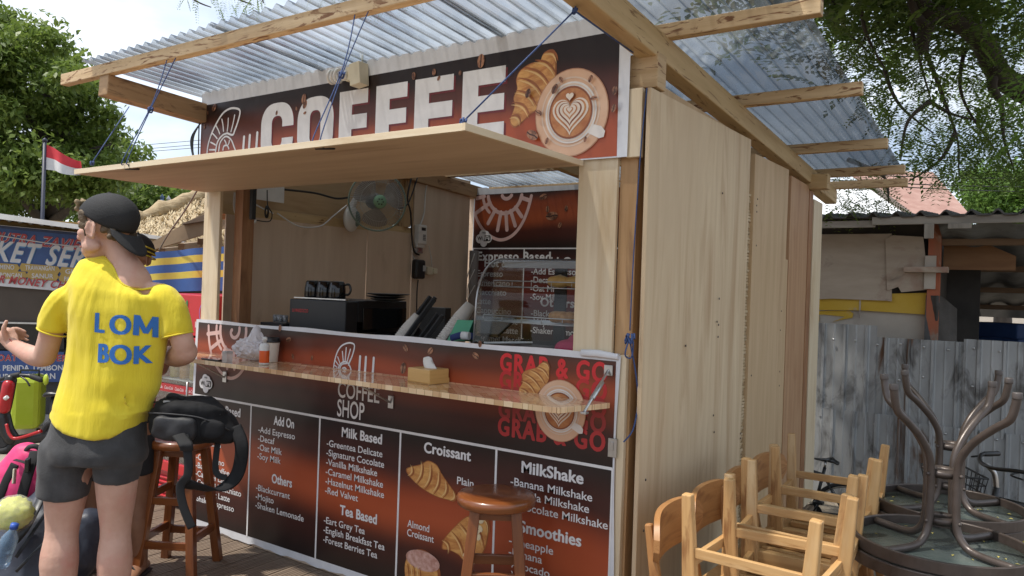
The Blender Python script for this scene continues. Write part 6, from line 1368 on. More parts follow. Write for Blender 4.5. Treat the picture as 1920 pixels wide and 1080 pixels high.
fw = flat('flag_white', (.68, .68, .68), .8); fr_ = flat('flag_red', (.62, .045, .06), .8)
m.grid(lambda u, v: flg(u, v*.5), 16, 5, 0); m.grid(lambda u, v: flg(u, .5+v*.5), 16, 5, 1); tag(m.build('flag', [fw, fr_], fix=False), 'red over white flag blowing on the dark pole', 'flag')
for a, b_, c_ in (((75, 360), (84, 270), 0), ((305, 420), (304, 372), 1), ((316, 420), (316, 375), 2)):
    if c_: m = MB(); t_ = 16; q = at_t(*a, t_); m.tube([(q.x, q.y, -.42), at_t(*b_, t_)], .035, 8); m.lathe([(.035, 0), (.05, .02), (.0, .1)], at_t(*b_, t_), 10); tag(m.build('thin_pole', flat('pole_pale', (.5, .52, .55), .5) if c_ == 2 else flat('pole_blue', (.08, .14, .25), .5)), 'thin pale pole beyond the thatched roof' if c_ == 2 else 'thin blue pole beyond the thatched roof', 'pole')

# ------------------------------------------------------------------ ticket stall on the left
TS = 8.0
RH = V((RGT.x, RGT.y, 0)).normalized(); FH = V((FWD.x, FWD.y, 0)).normalized()
b = at_t(60, 800, TS); stall = thing('ticket_stall', 'dark ticket stall with a blue and red lettered banner behind the man', 'stall', (b.x, b.y, -.03))
def sp(px_, py_, dt=0): return at_t(px_, py_, TS+dt)
def quad(mb, P, th=.03, mi=0, g=0):
    P = [V(p) for p in P]; w = FH*th; mb.hexa([P[0], P[1], P[0]+w, P[1]+w, P[3], P[2], P[3]+w, P[2]+w], g, mi)
OCH = pm('ochre_board', (.32, .19, .055), (.38, .24, .08), (3, 3, 3), rough=.8)
m = MB(); quad(m, [sp(-160, 600, .05), sp(330, 600, .05), sp(330, 430, .05), sp(-160, 395, .05)]); m.build('upper_wall', OCH, stall)
m = MB(); quad(m, [sp(-160, 604, 0), sp(120, 610, 0), sp(120, 532, 0), sp(-160, 520, 0)], .04); m.build('shutter', pm('shutter_brown', (.06, .045, .034), (.075, .058, .045), (3, 3, 3), rough=.7), stall)
m = MB(); quad(m, [sp(-160, 806, .08), sp(330, 806, .08), sp(330, 600, .08), sp(-160, 600, .08)]); m.build('lower_wall', pm('stall_dark', (.02, .021, .024), (.03, .031, .035), rough=.5), stall)
m = MB(); quad(m, [sp(-160, 655, .03), sp(120, 655, .03), sp(120, 606, .03), sp(-160, 600, .03)], .02); m.build('window', pm('dark_window', (.012, .014, .017), rough=.05), stall)
m = MB(); quad(m, [sp(-160, 603, -.04), sp(120, 609, -.04), sp(120, 606, -.04), sp(-160, 600, -.04)], .05); m.build('window_bar', STEEL, stall)
m = MB(); quad(m, [sp(-200, 385, -.95), sp(345, 455, -.85), sp(345, 449, -.85), sp(-200, 372, -.95)], .05); m.build('roof_edge', flat('edge_white', (.66, .66, .64), .6), stall)
m = MB(); A, B, C, D_ = sp(-200, 383, -.9), sp(345, 453, -.8), sp(345, 452, .9), sp(-200, 392, .9)
m.grid(lambda u, v: lerp(lerp(A, B, u), lerp(D_, C, u), v)+V((0, 0, .015*math.sin(u*170))), 340, 4); m.build('roof', IRON, stall, fix=False, solid=.004)
sign2 = thing('stall_banner', 'blue printed banner with slanted red and white lettering across the ticket stall', 'sign', sp(60, 525))
BLU = pm('banner_blue', (.018, .055, .20), (.03, .09, .28), (2.5, 2.5, 2.5), rough=.45); BLUL = flat('banner_skyblue', (.10, .28, .55), .45); REDL = flat('banner_red', (.42, .04, .045), .45); GOLD = flat('banner_gold', (.45, .31, .07), .45); WB = flat('banner_white', (.62, .63, .66), .45); NAVY = flat('banner_navy', (.015, .03, .10), .45)
def ts_flat(dt): return Flat(o=at_t(60, 500, TS+dt), u=RH, nrm=-FH)
F = ts_flat(-.06)
F.poly([(-160, 407), (260, 446), (260, 558), (-160, 523)], WB, 0, True); F.poly([(-160, 413), (260, 451), (260, 541), (-160, 504)], BLU, 1, True); F.build('sheet', sign2)
F = ts_flat(-.06)
F.poly([(-160, 408), (260, 447), (260, 452), (-160, 413)], NAVY, 2, True)
def otext(s, at, to, mat, omat, lay, shear=.35, bold=.03, ys=1.0):
    F.text(s, at, omat, lay, to=to, px=True, shear=shear, bold=bold+.035, yscale=ys, spacing=1.1); F.text(s, at, mat, lay+3, to=to, px=True, shear=shear, bold=bold, yscale=ys, spacing=1.1)
otext('PUTRA ZAVIER', (-14, 452), (164, 470), REDL, WB, 4, ys=1.12); otext('TICKET SERVICE', (-78, 482), (262, 511), WB, BLUL, 5, ys=1.25)
F.build('lettering', sign2); F = ts_flat(-.06)
def pill(a, b_, s):
    q0, q1 = F.px(a), F.px(b_); h = .042; F.poly([(q0[0]-h*.5, q0[1]-h), (q1[0]+h*.3, q1[1]-h), (q1[0]+h, q1[1]), (q1[0]+h*.3, q1[1]+h), (q0[0]-h*.5, q0[1]+h), (q0[0]-h, q0[1])], GOLD, 10)
    F.text(s, (lerp(q0[0], q1[0], .06), q0[1]-.026), WB, 12, w=(q1[0]-q0[0])*.88, h=.048, bold=.02)
pill((-22, 499), (31, 503), 'GILI MENO'); pill((45, 501), (107, 507), 'TRAWANGAN'); pill((120, 508), (180, 513), 'GILI AIR'); pill((-20, 514), (46, 517), 'LEMBONGAN'); pill((58, 516), (104, 519), 'SANUR'); pill((118, 522), (178, 526), 'PADANG BAI')
F.build('place_names', sign2); F = ts_flat(-.06)
otext('FOR MONEY CHANGER', (-28, 527), (190, 548), REDL, WB, 12, ys=1.05); F.build('lettering', sign2)
low = thing('lower_banner', 'blue lettered banner low on the front of the ticket stall', 'sign', sp(60, 715))
F = ts_flat(-.03); F.poly([(-160, 655), (120, 660), (120, 716), (-160, 716)], BLU, 1, True); F.build('sheet', low); F = ts_flat(-.03)
otext('FAST BOAT TRANSFER', (-62, 676), (126, 677), REDL, WB, 3, .1); F.text('BALI, PENIDA, LEMBONGAN', (-30, 695), WB, 4, px=True, to=(150, 694), bold=.03); F.text('SANUR, SERANGAN', (-30, 712), WB, 4, px=True, to=(104, 710), bold=.03); F.build('lettering', low)
m = MB(); m.tube(bez([sp(-60, 432, -.5), sp(20, 445, -.5), sp(90, 456, -.5), sp(150, 463, -.5), sp(220, 470, -.5)], 6), .007, 5); tag(m.build('cord', flat('cord_grey', (.5, .5, .5), .7)), 'thin pale cord hanging across the ticket stall banner', 'cord')
# thatched hut, plank eave, striped tarpaulin
THM = pm('thatch', (.30, .22, .125), (.44, .345, .21), (14, 14, 30), rough=.95, bump=1.0, bsc=(22, 22, 60), stain=((.16, .115, .07), (4, 4, 9), .52, .7))
b = at_t(330, 700, 7.4); hut = thing('thatched_hut', 'hut with a shaggy straw thatched roof just left of the kiosk', 'hut', (b.x, b.y, -.03))
m = MB(); A, B, C, D_ = at_t(215, 447, 7.2), at_t(440, 447, 7.2), at_t(440, 352, 9.4), at_t(240, 428, 8.4)
def th(u, v): p = lerp(lerp(A, B, u), lerp(D_, C, u), v); return p+V((0, 0, .05*MN.noise(p*3)+.025*MN.noise(p*9)))
m.grid(th, 60, 30, uvs=(3, 1.5)); m.grid(lambda u, v: th(u, 0)+V((0, 0, -.10*v)), 60, 2); m.build('thatch', THM, hut, fix=False, solid=.02)
m = MB(); m.tube([lerp(D_, C, i/14)+V((.0, 0, .05+.03*math.sin(i*2.1))) for i in range(15)], [.10+.02*math.sin(i*1.7) for i in range(15)], 10); m.build('ridge_roll', THM, hut)
n_st = 900; ui, vi = RNG.random(n_st), RNG.random(n_st); P = np.array([tuple(th(a, b_)+V((0, 0, .025))) for a, b_ in zip(ui, vi)]); dn = np.array(tuple((A-D_).normalized())); leaf_mesh('straw', P, dn+rdir(n_st)*.35, rdir(n_st)*.4+np.array([0, 0, 1]), .16+.12*RNG.random(n_st), .012, pm('straw', (.42, .33, .19), (.55, .45, .29), (3, 3, 3), rough=.9), hut)
for a in (250, 430):
    q = at_t(a, 600, 7.5); m = MB(); m.tube([(q.x, q.y, -.03), at_t(a, 440, 7.5)], .05, 10); m.build('post', BROWNW, hut)
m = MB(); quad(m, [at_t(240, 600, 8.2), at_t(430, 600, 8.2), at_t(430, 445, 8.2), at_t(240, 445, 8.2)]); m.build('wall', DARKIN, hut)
b = at_t(330, 700, 6.1); ev = thing('plank_roof', 'old weathered plank roof edge sloping up behind the kiosk corner', 'roof', (b.x, b.y, -.03))
OLDB = pm('old_brown_board', (.20, .135, .08), (.29, .205, .125), (1.2, 14, 1), 'UV', rough=.85, bump=.3, stain=((.10, .065, .04), (1.4, 6, 1), .5, .75))
m = MB(); quad(m, [at_t(262, 476, 6.2), at_t(430, 425, 6.0), at_t(430, 372, 6.0), at_t(262, 467, 6.2)], .03); m.build('fascia', OLDB, ev)
m = MB(); quad(m, [at_t(340, 421, 6.05), at_t(420, 408, 6.0), at_t(420, 388, 6.0), at_t(341, 419, 6.05)], .1); m.build('plank', pm('plank_dark', (.10, .07, .05), (.14, .10, .07), (1.2, 14, 1), 'UV', rough=.9), ev)
for k in range(4): m = MB(); m.beam(at_t(268+36*k, 480-9*k, 6.25), at_t(300+36*k, 476-9*k, 7.2), .05, .05); m.build('rafter', OLDB, ev)
m = MB(); q = at_t(284, 600, 6.3); m.tube([(q.x, q.y, -.03), at_t(284, 470, 6.3)], .04, 8); m.build('post', BROWNW, ev)
m = MB(); rows = [(0, .31, 0), (.31, .47, 1), (.47, .67, 0), (.67, .84, 1), (.84, 1, 0)]; A, B, C, D_ = at_t(240, 552, 5.9), at_t(430, 546, 5.6), at_t(430, 462, 5.6), at_t(240, 480, 5.9)
for v0, v1, k in rows: m.grid(lambda u, v, v0=v0, v1=v1: lerp(lerp(A, B, u), lerp(D_, C, u), lerp(v0, v1, v)+.03*math.sin(u*2.8))+FH*.03*math.sin(u*16), 24, 3, k)
tag(m.build('striped_tarpaulin', [pm('tarp_blue', (.03, .08, .25), (.04, .11, .32), (3, 3, 3), rough=.5), flat('tarp_yellow', (.60, .47, .07), .5)], fix=False), 'blue tarpaulin with two yellow stripes hanging behind the red fridge', 'tarpaulin')
m = MB(); m.tube(bez([at_t(385, 330, 5), at_t(350, 390, 5.4), at_t(315, 440, 5.8), at_t(298, 470, 6)], 5), .006, 5); tag(m.build('cord', flat('cord_brown', (.2, .16, .13), .8)), 'dark cord slanting down in front of the thatched roof', 'cord')
# ------------------------------------------------------------------ red drinks fridge
FRX0, FRX1, FRY = -3.72, -3.07, .12
RDF = pm('fridge_red', (.50, .012, .018), (.56, .018, .024), (2, 2, 2), rough=.3, coat=.2)
fg = thing('drinks_fridge', 'red glass-door drinks fridge at the left end of the kiosk', 'fridge', ((FRX0+FRX1)/2, FRY+.3, 0))
m = MB(); m.box((FRX0, FRY+.02, .04), (FRX0+.05, FRY+.6, 1.48)); m.box((FRX1-.05, FRY+.02, .04), (FRX1, FRY+.6, 1.48)); m.box((FRX0+.05, FRY+.55, .04), (FRX1-.05, FRY+.6, 1.48)); m.box((FRX0+.05, FRY+.02, 1.20), (FRX1-.05, FRY+.55, 1.48)); m.box((FRX0+.05, FRY+.02, .04), (FRX1-.05, FRY+.55, .24)); m.build('cabinet', RDF, fg, .006)
m = MB(); m.box((FRX0, FRY-.012, .25), (FRX0+.07, FRY+.018, 1.19)); m.box((FRX1-.075, FRY-.012, .25), (FRX1, FRY+.018, 1.19)); m.box((FRX0+.07, FRY-.012, 1.12), (FRX1-.075, FRY+.018, 1.19)); m.box((FRX0+.07, FRY-.012, .25), (FRX1-.075, FRY+.018, .32)); dr = m.build('door_frame', RDF, fg, .004)
m = MB(); m.box((FRX0+.068, FRY+.0, .318), (FRX1-.073, FRY+.006, 1.122)); m.build('door_glass', GLASS, dr)
m = MB(); m.tube([(FRX1-.10, FRY-.05, .70), (FRX1-.10, FRY-.05, .90)], .008, 8); m.tube([(FRX1-.10, FRY-.05, .80), (FRX1-.06, FRY-.01, .80)], .007, 8); m.box((FRX1-.16, FRY-.016, .79), (FRX1-.05, FRY-.011, .81)); m.build('handle', STEEL, dr)
m = MB(); m.box((FRX0+.07, FRY-.004, .80), (FRX1-.08, FRY-.0005, .855)); m.build('brand_strip', flat('strip_red', (.45, .02, .025), .4), dr)
F = Flat(o=(0, FRY-.005, 0), u=(1, 0, 0), nrm=(0, -1, 0))
for k in range(4): F.text('Coca-Cola', (FRX0+.09+.125*k, .818), INK, 1, w=.10, h=.024, shear=.3)
F.build('strip_lettering', dr)
for k in range(5): m = MB(); z = .07+.032*k; m.tube([(FRX0+.06, FRY+.012, z), (FRX1-.05, FRY+.012, z)], .010, 8); m.build('grille_bar', RDF, fg)
for z in (.42, .64, .88):
    m = MB(); m.box((FRX0+.06, FRY+.05, z-.006), (FRX1-.06, FRY+.5, z)); m.build('shelf', pm('shelf_white', (.6, .62, .62), rough=.5), fg)
m = MB(); m.box((FRX0+.051, FRY+.53, .25), (FRX1-.051, FRY+.548, 1.19)); m.build('lining', pm('lining_grey', (.42, .47, .48), (.36, .4, .41), (2, 2, 2), rough=.5), fg)
F = Flat(o=(0, FRY+.018, 0), u=(1, 0, 0), nrm=(0, -1, 0)); BG = flat('bottle_green', (.02, .22, .07), .3)
for xo in (-.24, -.40): F.poly([(FRX1+xo-.026, 1.215), (FRX1+xo+.026, 1.215), (FRX1+xo+.026, 1.34), (FRX1+xo+.009, 1.39), (FRX1+xo+.009, 1.44), (FRX1+xo-.009, 1.44), (FRX1+xo-.009, 1.39), (FRX1+xo-.026, 1.34)], BG, 1); F.ell((FRX1+xo, 1.29), .022, .024, INK, 2)
F.ell((FRX1-.05, 1.36), .048, .07, flat('logo_lilac', (.35, .18, .55), .5), 1, hole=.9); F.rect((FRX1-.14, 1.26), (FRX1-.10, 1.30), flat('sticker_pink', (.7, .5, .5), .5), 1); F.build('printed_header', fg)
cc = [flat('can_red', (.45, .02, .03), .3), flat('can_red', (.45, .02, .03), .3), flat('can_green', (.06, .30, .14), .3), flat('can_green', (.06, .30, .14), .3)]
for row, z in enumerate((.642, .422)):
    for k in range(5):
        x = FRX0+.13+.10*k; m = MB(); m.lathe([(.024, 0), (.032, .008), (.032, .105), (.026, .12), (.026, .123), (0, .121)], (x, FRY+.10, z), 18)
        cm = cc[k % 4] if row == 0 else cc[(k+2) % 4]
        col = 'red' if 'red' in cm.name else 'green'; tag(m.build('can', cm), f'{col} drink can on the {"upper" if row == 0 else "lower"} can shelf of the red fridge', 'can', f'{col} cans on the {"upper" if row == 0 else "lower"} can shelf')
for k in range(4):
    x = FRX0+.14+.12*k; m = MB(); m.lathe([(.0, 0), (.036, .002), (.038, .02), (.038, .14), (.016, .19), (.014, .225), (0, .226)], (x, FRY+.12, .882), 18); tag(m.build('bottle', [pm('juice_yellow', (.55, .42, .10), rough=.25), pm('juice_orange', (.6, .3, .07), rough=.25)][k % 2]), f'{("yellow", "orange")[k % 2]} juice bottle on the top shelf of the red fridge', 'bottle', f'{("yellow", "orange")[k % 2]} juice bottles in the fridge')
# ------------------------------------------------------------------ people
SKIN = pm('skin_fair', (.52, .305, .225), (.60, .37, .285), (9, 9, 9), rough=.55, bump=.15, bsc=(90, 90, 90), sss=.06, spec=.35, stain=((.54, .26, .20), (5, 5, 5), .5, .75))
SKIND = pm('skin_brown', (.22, .105, .06), (.28, .14, .08), (9, 9, 9), rough=.5, sss=.05)
SHIRT = pm('shirt_yellow', (.72, .57, .026), (.76, .62, .042), (8, 8, 8), rough=.9, bump=.55, bsc=(26, 26, 4), sheen=.15)
SHORT = pm('shorts_charcoal', (.040, .040, .041), (.058, .058, .060), (16, 16, 16), rough=.9, bump=.25, bsc=(180, 180, 180), sheen=.1, stain=((.085, .085, .088), (3, 3, 3), .56, .8))
CAPM = pm('cap_black', (.014, .014, .015), (.020, .020, .021), (12, 12, 12), rough=.8, bump=.3, bsc=(240, 240, 240)); HAIR = pm('hair_brown', (.07, .045, .025), (.16, .11, .06), (40, 40, 40), rough=.6, bump=.8, bsc=(70, 70, 70)); HAIRL = pm('hair_blond', (.32, .24, .13), (.22, .15, .08), (40, 40, 40), rough=.6, bump=.8, bsc=(70, 70, 70))
INKB = flat('print_blue', (.03, .16, .50), .7); LIPM = flat('lip', (.42, .17, .14), .45); EYEW = flat('eye_white', (.7, .68, .66), .2); EYED = flat('eye_dark', (.03, .02, .015), .15)
ZU = V((0, 0, 1))
def finger(mb, a, b, c, d, r): mb.tube(bez([a, b, c, d], 3), [r*1.05]*3+[r]*4+[r*.86]*3, 10, dome=True)
def head_parts(mb, c, Y, up, k=1.0, nose=1.0):
    Z = (up-Y*up.dot(Y)).normalized(); X = Y.cross(Z); R = Matrix((X, Y, Z)).transposed(); g = lambda x, y, z: c+(X*x+Y*y+Z*z)*k
    E = lambda p, r, M=None: mb.ball(g(*p), V(r)*k, 20, 14, 0, R if M is None else R @ M)
    E((0, -.014, .030), (.074, .096, .086)); E((0, .030, -.045), (.058, .060, .078)); E((0, .064, -.098), (.026, .022, .020)); E((0, .050, -.085), (.046, .040, .028))
    E((0, .076, .018), (.050, .020, .013)); mb.tube([g(0, .083, .012), g(0, .098, -.012), g(0, .112*nose, -.032)], [.009*k, .011*k, .014*k], 10, dome=True); E((0, .094, -.039), (.016, .012, .009))
    E((0, .084, -.064), (.024, .012, .006)); E((0, .082, -.075), (.021, .012, .007))
    for s_ in (-1, 1):
        E((.042*s_, .055, -.022), (.022, .025, .020)); E((.048*s_, .02, -.07), (.016, .04, .024))
        M = Matrix.Rotation(rad(-14), 3, 'X') @ Matrix.Rotation(rad(20*s_), 3, 'Z'); mb.tube([g(.074*s_+.012*s_*abs(math.cos(t)), -.012+.017*math.cos(t), -.012+.031*math.sin(t)) for t in [2*PI*i/16 for i in range(16)]], .0065*k, 6, closed=True); E((.074*s_, -.010, -.012), (.007, .014, .024), M)
    return g, R
def mpx(t): return lambda x, y, d=0: at_t(x, y, t+d)
def relax(o, k):
    b_ = bmesh.new(); b_.from_mesh(o.data)
    for _ in range(k): bmesh.ops.smooth_vert(b_, verts=b_.verts[:], factor=.5, use_axis_x=True, use_axis_y=True, use_axis_z=True)
    b_.to_mesh(o.data); b_.free(); o.data.update()
# ---- the man in the yellow shirt
mp = mpx(3.0); base = mp(160, 700); man = thing('person', 'man seen from behind in a yellow tee shirt, charcoal shorts and a backward black cap', 'person', (base.x, base.y, 0))
K = 3.0/FPX
m = MB()
HC = mp(198, 427); HY = (-RH*.96+FH*.24-ZU*.04).normalized()
HG, HR = head_parts(m, HC, HY, ZU, 1.08)
m.tube([mp(243, 540, .0), mp(243, 522, .0), mp(238, 505, .0), mp(231, 490), mp(220, 465, .0), mp(212, 440, .0)], [.090, .080, .064, .054, .050, .050], 20, ref=RH, ratio=.9)
m.tube([mp(128, 552), mp(180, 548), mp(240, 545), mp(300, 548), mp(322, 555)], [.026, .038, .045, .038, .026], 16, ref=ZU, dome=True)
m.tube([mp(185, 835), mp(195, 760), mp(212, 650), mp(222, 560), mp(232, 525)], [.150, .135, .150, .150, .08], 20, ratio=.55, ref=RH, dome=True)
m.tube(bez([mp(122, 562), mp(105, 594), mp(92, 640, .02), mp(84, 668, .04)], 4), [.044]*6+[.043]*7, 16, dome=True)
m.tube(bez([mp(84, 668, .04), mp(66, 668, .10), mp(42, 657, .17), mp(25, 648, .21)], 4), [.043, .043, .043, .042, .041, .040, .038, .036, .034, .032, .030, .028, .027], 16, dome=True)
m.tube(bez([mp(316, 566), mp(330, 596), mp(342, 640), mp(347, 660, .02)], 4), [.045]*6+[.044]*7, 16, dome=True)
m.tube(bez([mp(347, 660, .02), mp(330, 668, .10), mp(308, 664, .20), mp(292, 660, .27)], 4), [.049, .050, .049, .047, .045, .043, .040, .037, .035, .033, .030, .028, .027], 16, dome=True)
for hx, kx, cx_, ax_, hy, fk in ((132, 117, 111, 112, 835, .98), (220, 217, 215, 213, 830, .91)):
    m.tube(bez([mp(hx, hy), mp((hx+kx)/2, 915), mp(kx, 990, .01), mp(cx_, 1055, -.005), mp((cx_+ax_)/2, 1130, .005), mp(ax_, 1222, .01)], 4), [fk*r_ for r_ in [.098, .096, .092, .088, .083, .078, .072, .066, .062, .062, .066, .070, .071, .068, .064, .058, .052, .047, .043, .041, .041]], 18, ref=RH, dome=True, ratio=1.02)
    a_ = mp(ax_, 1222, .01); f_ = V((a_.x, a_.y, .035)); m.tube([f_-FH*.05+V((0, 0, .0)), f_+FH*.06+RH*(.01), f_+FH*.17+RH*.015-ZU*.012], [.036, .042, .036], 12, ratio=.75, ref=RH, dome=True)
# left hand, open, fingers pointing back to the right
w = mp(24, 648, .21); m.tube([w, mp(18, 637, .22), mp(14, 628, .235)], [.029, .036, .034], 14, ratio=.62, ref=RH, dome=True); m.ball(mp(14, 631, .23), (.036, .034, .040), 14, 10)
for i, (a, b, c_, d) in enumerate(((((16, 620), (27, 616), (38, 618), (47, 622))), ((18, 625), (30, 623), (42, 626), (52, 631)), ((20, 631), (32, 631), (42, 634), (52, 638)), ((20, 637), (30, 638), (38, 641), (46, 645)))):
    finger(m, mp(*a, .245+.012*i), mp(*b, .262+.012*i), mp(*c_, .272+.014*i), mp(*d, .278+.015*i), (.0088, .0092, .0088, .0078)[i])
finger(m, mp(12, 634, .20), mp(7, 622, .19), mp(8, 612, .19), mp(12, 603, .195), .0105)
# right hand, mostly behind the forearm
w = mp(292, 660, .27); m.tube([w, mp(283, 657, .29), mp(276, 655, .30)], [.027, .034, .032], 14, ratio=.6, ref=ZU, dome=True)
for i in range(4): finger(m, mp(276, 650+4*i, .30), mp(268, 648+5*i, .32), mp(262, 650+5*i, .325), mp(258, 655+5*i, .315), .0085)
finger(m, mp(284, 650, .28), mp(279, 643, .27), mp(274, 639, .275), mp(270, 637, .28), .010)
body = remesh(m, 'body', .0056, 5, SKIN, man)
g = HG
for s_ in (-1, 1):
    m = MB(); m.ball(g(.031*s_, .072, -.003), .0115, 14, 10); e = m.build('eye', EYEW, man); m = MB(); m.ball(g(.031*s_, .0795, -.003), .0055, 10, 8); m.build('iris', EYED, e)
m = MB(); m.tube([g(-.022, .090, -.0695), g(0, .0965, -.068), g(.022, .090, -.0695)], .004, 6, dome=True); m.build('mouth', LIPM, man)
# hair
m = MB(); random.seed(4)
for k in range(26): m.ball(g(-.055+.11*random.random(), .072+.014*random.random(), .058+.036*random.random()), .007+.006*random.random(), 8, 6)
for k in range(12): m.ball(g(-.035+.05*random.random(), .068+.016*random.random(), .092+.014*random.random()), .006+.005*random.random(), 8, 6)
h = remesh(m, 'hair', .005, 1, HAIRL, man)
for s_ in (-1, 1):
    m = MB()
    for k in range(12): m.ball(g(.071*s_, .015+.035*random.random()-.01, .0+.05*random.random()), (.012, .014, .016), 8, 6)
    for k in range(16): m.ball(g(s_*(.062-.03*random.random()), -.045-.035*random.random(), -.045+.05*random.random()), .014, 8, 6)
    m.ball(g(.072*s_, .022, -.018), (.006, .007, .022), 8, 6)
    h = remesh(m, 'hair', .005, 1, HAIR, man)
# cap worn backwards
m = MB()
def dome(u, v):
    th_ = 2*PI*u; sy = math.sin(th_); ed = 0.0
    for _ in range(6): Yv = -.016+.113*math.cos(ed)*sy; ze = .030+.55*Yv; ed = math.asin(max(-.9, min(.9, (ze-.036)/.088)))
    ph = lerp(PI/2, ed, v); wv = 1+.012*math.sin(th_*6)*v
    return g(.086*wv*math.cos(ph)*math.cos(th_), -.016+.113*wv*math.cos(ph)*sy, .036+.090*math.sin(ph))
m.grid(dome, 48, 16); cp_ = m.build('cap', CAPM, man, fix=True, solid=.003)
m = MB()
def brim(u, v):
    a_ = lerp(-54, 54, u); th_ = rad(-90+a_); e = math.cos(rad(a_*90/58)); p = V((.084*math.cos(th_), -.016+.110*math.sin(th_), 0)); p.z = .030+.55*p.y
    o_ = V((.20*math.cos(th_), -.42, -.90)); return g(*(p+o_*(.078*v*(e**.6))+V((0, 0, .004*(1-v)))))
m.grid(brim, 24, 8); m.build('cap_brim', CAPM, cp_, fix=False, solid=.004)
m = MB(); m.ball(g(0, -.016, .127), (.008, .008, .005), 10, 6); m.build('cap_button', CAPM, cp_)
# shirt
m = MB()
SR = [(243, 514, 34), (238, 518, 60), (230, 527, 88), (224, 545, 99), (222, 580, 97), (221, 620, 92), (217, 660, 89), (211, 700, 87), (203, 740, 86), (192, 778, 86), (184, 812, 86)]
m.tube([mp(x, y) for x, y, h in SR], [h*K for x, y, h in SR], 28, ratio=[.5, .5, .5, .53, .58, .60, .62, .66, .72, .78, .82], ref=RH)
m.tube(bez([mp(152, 556), mp(126, 561), mp(110, 580), mp(101, 602), mp(98, 622)], 3), [.052, .055, .057, .058, .058, .057, .056, .055, .054, .053, .052, .052, .052], 18, ref=RH, ratio=1.15)
m.tube(bez([mp(290, 556), mp(312, 562), mp(323, 584), mp(330, 608), mp(333, 629)], 3), [.052, .055, .057, .058, .058, .057, .057, .056, .056, .056, .056, .056, .056], 18, ref=RH, ratio=1.15)
sh = remesh(m, 'shirt', .0085, 7, SHIRT, man)
Mi = INV[man.name].inverted(); z770, z812 = mp(185, 765).z, mp(185, 812).z; nk = mp(238, 505)
from mathutils import noise as MN
sh.data.update()
for v in sh.data.vertices:
    p = Mi @ v.co; s_ = (p-mp(185, 800)).dot(RH); nrm = v.normal
    dn = (nk.z-p.z); rx = (p-nk).dot(RH)
    f = MN.noise(V((s_*13+1.6*dn*max(0, min(1, .5+rx*6))-1.2*dn, p.z*2.4, 2)))*.016+MN.noise(V((s_*30, p.z*6, 7)))*.005+MN.noise(V((rx*22/(.25+dn*1.2), dn*2, 4)))*.010*max(0, 1-dn*3)
    f += .012*math.sin(10*s_+26*p.z)*max(0, 1-abs(p.z-mp(0, 735).z)/.09)*max(0, min(1, s_*9))
    p = p+nrm*(f*max(0, min(1, (dn-.012)/.10))*(.55 if p.z < z770 else 1))
    if p.z < z770: w_ = min(1, (z770-p.z)/(z770-z812)); q_ = min(1, abs(s_)/(90*K)); p.z += w_*.085*q_*q_*1
    v.co = INV[man.name] @ p
relax(sh, 2)
TB = BVHTree.FromPolygons([tuple(Mi @ v.co) for v in body.data.vertices], [tuple(p.vertices) for p in body.data.polygons])
TSH = BVHTree.FromPolygons([tuple(Mi @ v.co) for v in sh.data.vertices], [tuple(p.vertices) for p in sh.data.polygons])
ring = []                                                     # neckline: where the cloth meets the neck
for i in range(48):
    a_ = 2*PI*i/48; d = RH*math.cos(a_)+FH*math.sin(a_); best = None
    for k in range(60):
        c_ = mp(243-.3*(540-(488+k)), 488+k)
        h1 = TB.ray_cast(c_+d*.5, -d); h2 = TSH.ray_cast(c_+d*.5, -d)
        if h1[0] is not None and h2[0] is not None and (h2[0]-c_).dot(d) > (h1[0]-c_).dot(d)+.0005: best = h2[0]; break
    if best is not None: ring.append(best)
ring = [(ring[i-1]+ring[i]*2+ring[(i+1) % len(ring)])/4 for i in range(len(ring))]; ring = [(ring[i-1]+ring[i]*2+ring[(i+1) % len(ring)])/4 for i in range(len(ring))]
m = MB(); m.tube(ring, .0045, 6, closed=True); m.build('collar', SHIRT, sh)
def cuff(c, rx, tilt):
    mb = MB(); X_ = (RH*math.cos(tilt)-ZU*math.sin(tilt)); mb.tube([c+X_*rx*math.cos(t)+FH*rx*1.15*math.sin(t) for t in [2*PI*i/28 for i in range(28)]], .0032, 6, closed=True); mb.build('cuff', SHIRT, sh)
cuff(mp(98.5, 621.5), .0535, rad(20)); cuff(mp(333, 628), .0575, rad(-14))
vs = [Mi @ v.co for v in sh.data.vertices]; tree = BVHTree.FromPolygons([tuple(p) for p in vs], [tuple(p.vertices) for p in sh.data.polygons])
bm = bmesh.new()
def put(s, a, b_, h, poly=None):
    v2, f2 = text_shape(s, .012, 0, 1.0) if poly is None else (np.array(poly), [[0, 1, 2, 3]]); x0, x1 = (v2[:, 0].min(), v2[:, 0].max()) if poly is None else (0, 1); ex = ((b_[0]-a[0])/(x1-x0), (b_[1]-a[1])/(x1-x0)); ey = (2.0, -h/.72)
    b2 = bmesh.new(); bv = [b2.verts.new((x, y, 0)) for x, y in v2]
    for f in f2:
        try: b2.faces.new([bv[i] for i in f])
        except ValueError: pass
    bmesh.ops.triangulate(b2, faces=b2.faces[:]); bmesh.ops.subdivide_edges(b2, edges=b2.edges[:], cuts=2, use_grid_fill=True)
    mp_ = {}
    for v in b2.verts:
        px_ = a[0]+(v.co.x-x0)*ex[0]+v.co.y*ey[0]; py_ = a[1]+(v.co.x-x0)*ex[1]+v.co.y*ey[1]; d = ray(px_, py_).normalized(); hit = tree.ray_cast(EYE, d)
        mp_[v] = bm.verts.new(INV[man.name] @ ((hit[0] if hit[0] is not None else at_t(px_, py_, 2.9))-d*(.0035+.0002*len(bm.verts)/500)))
    for f in b2.faces: bm.faces.new([mp_[v] for v in f.verts])
    b2.free()
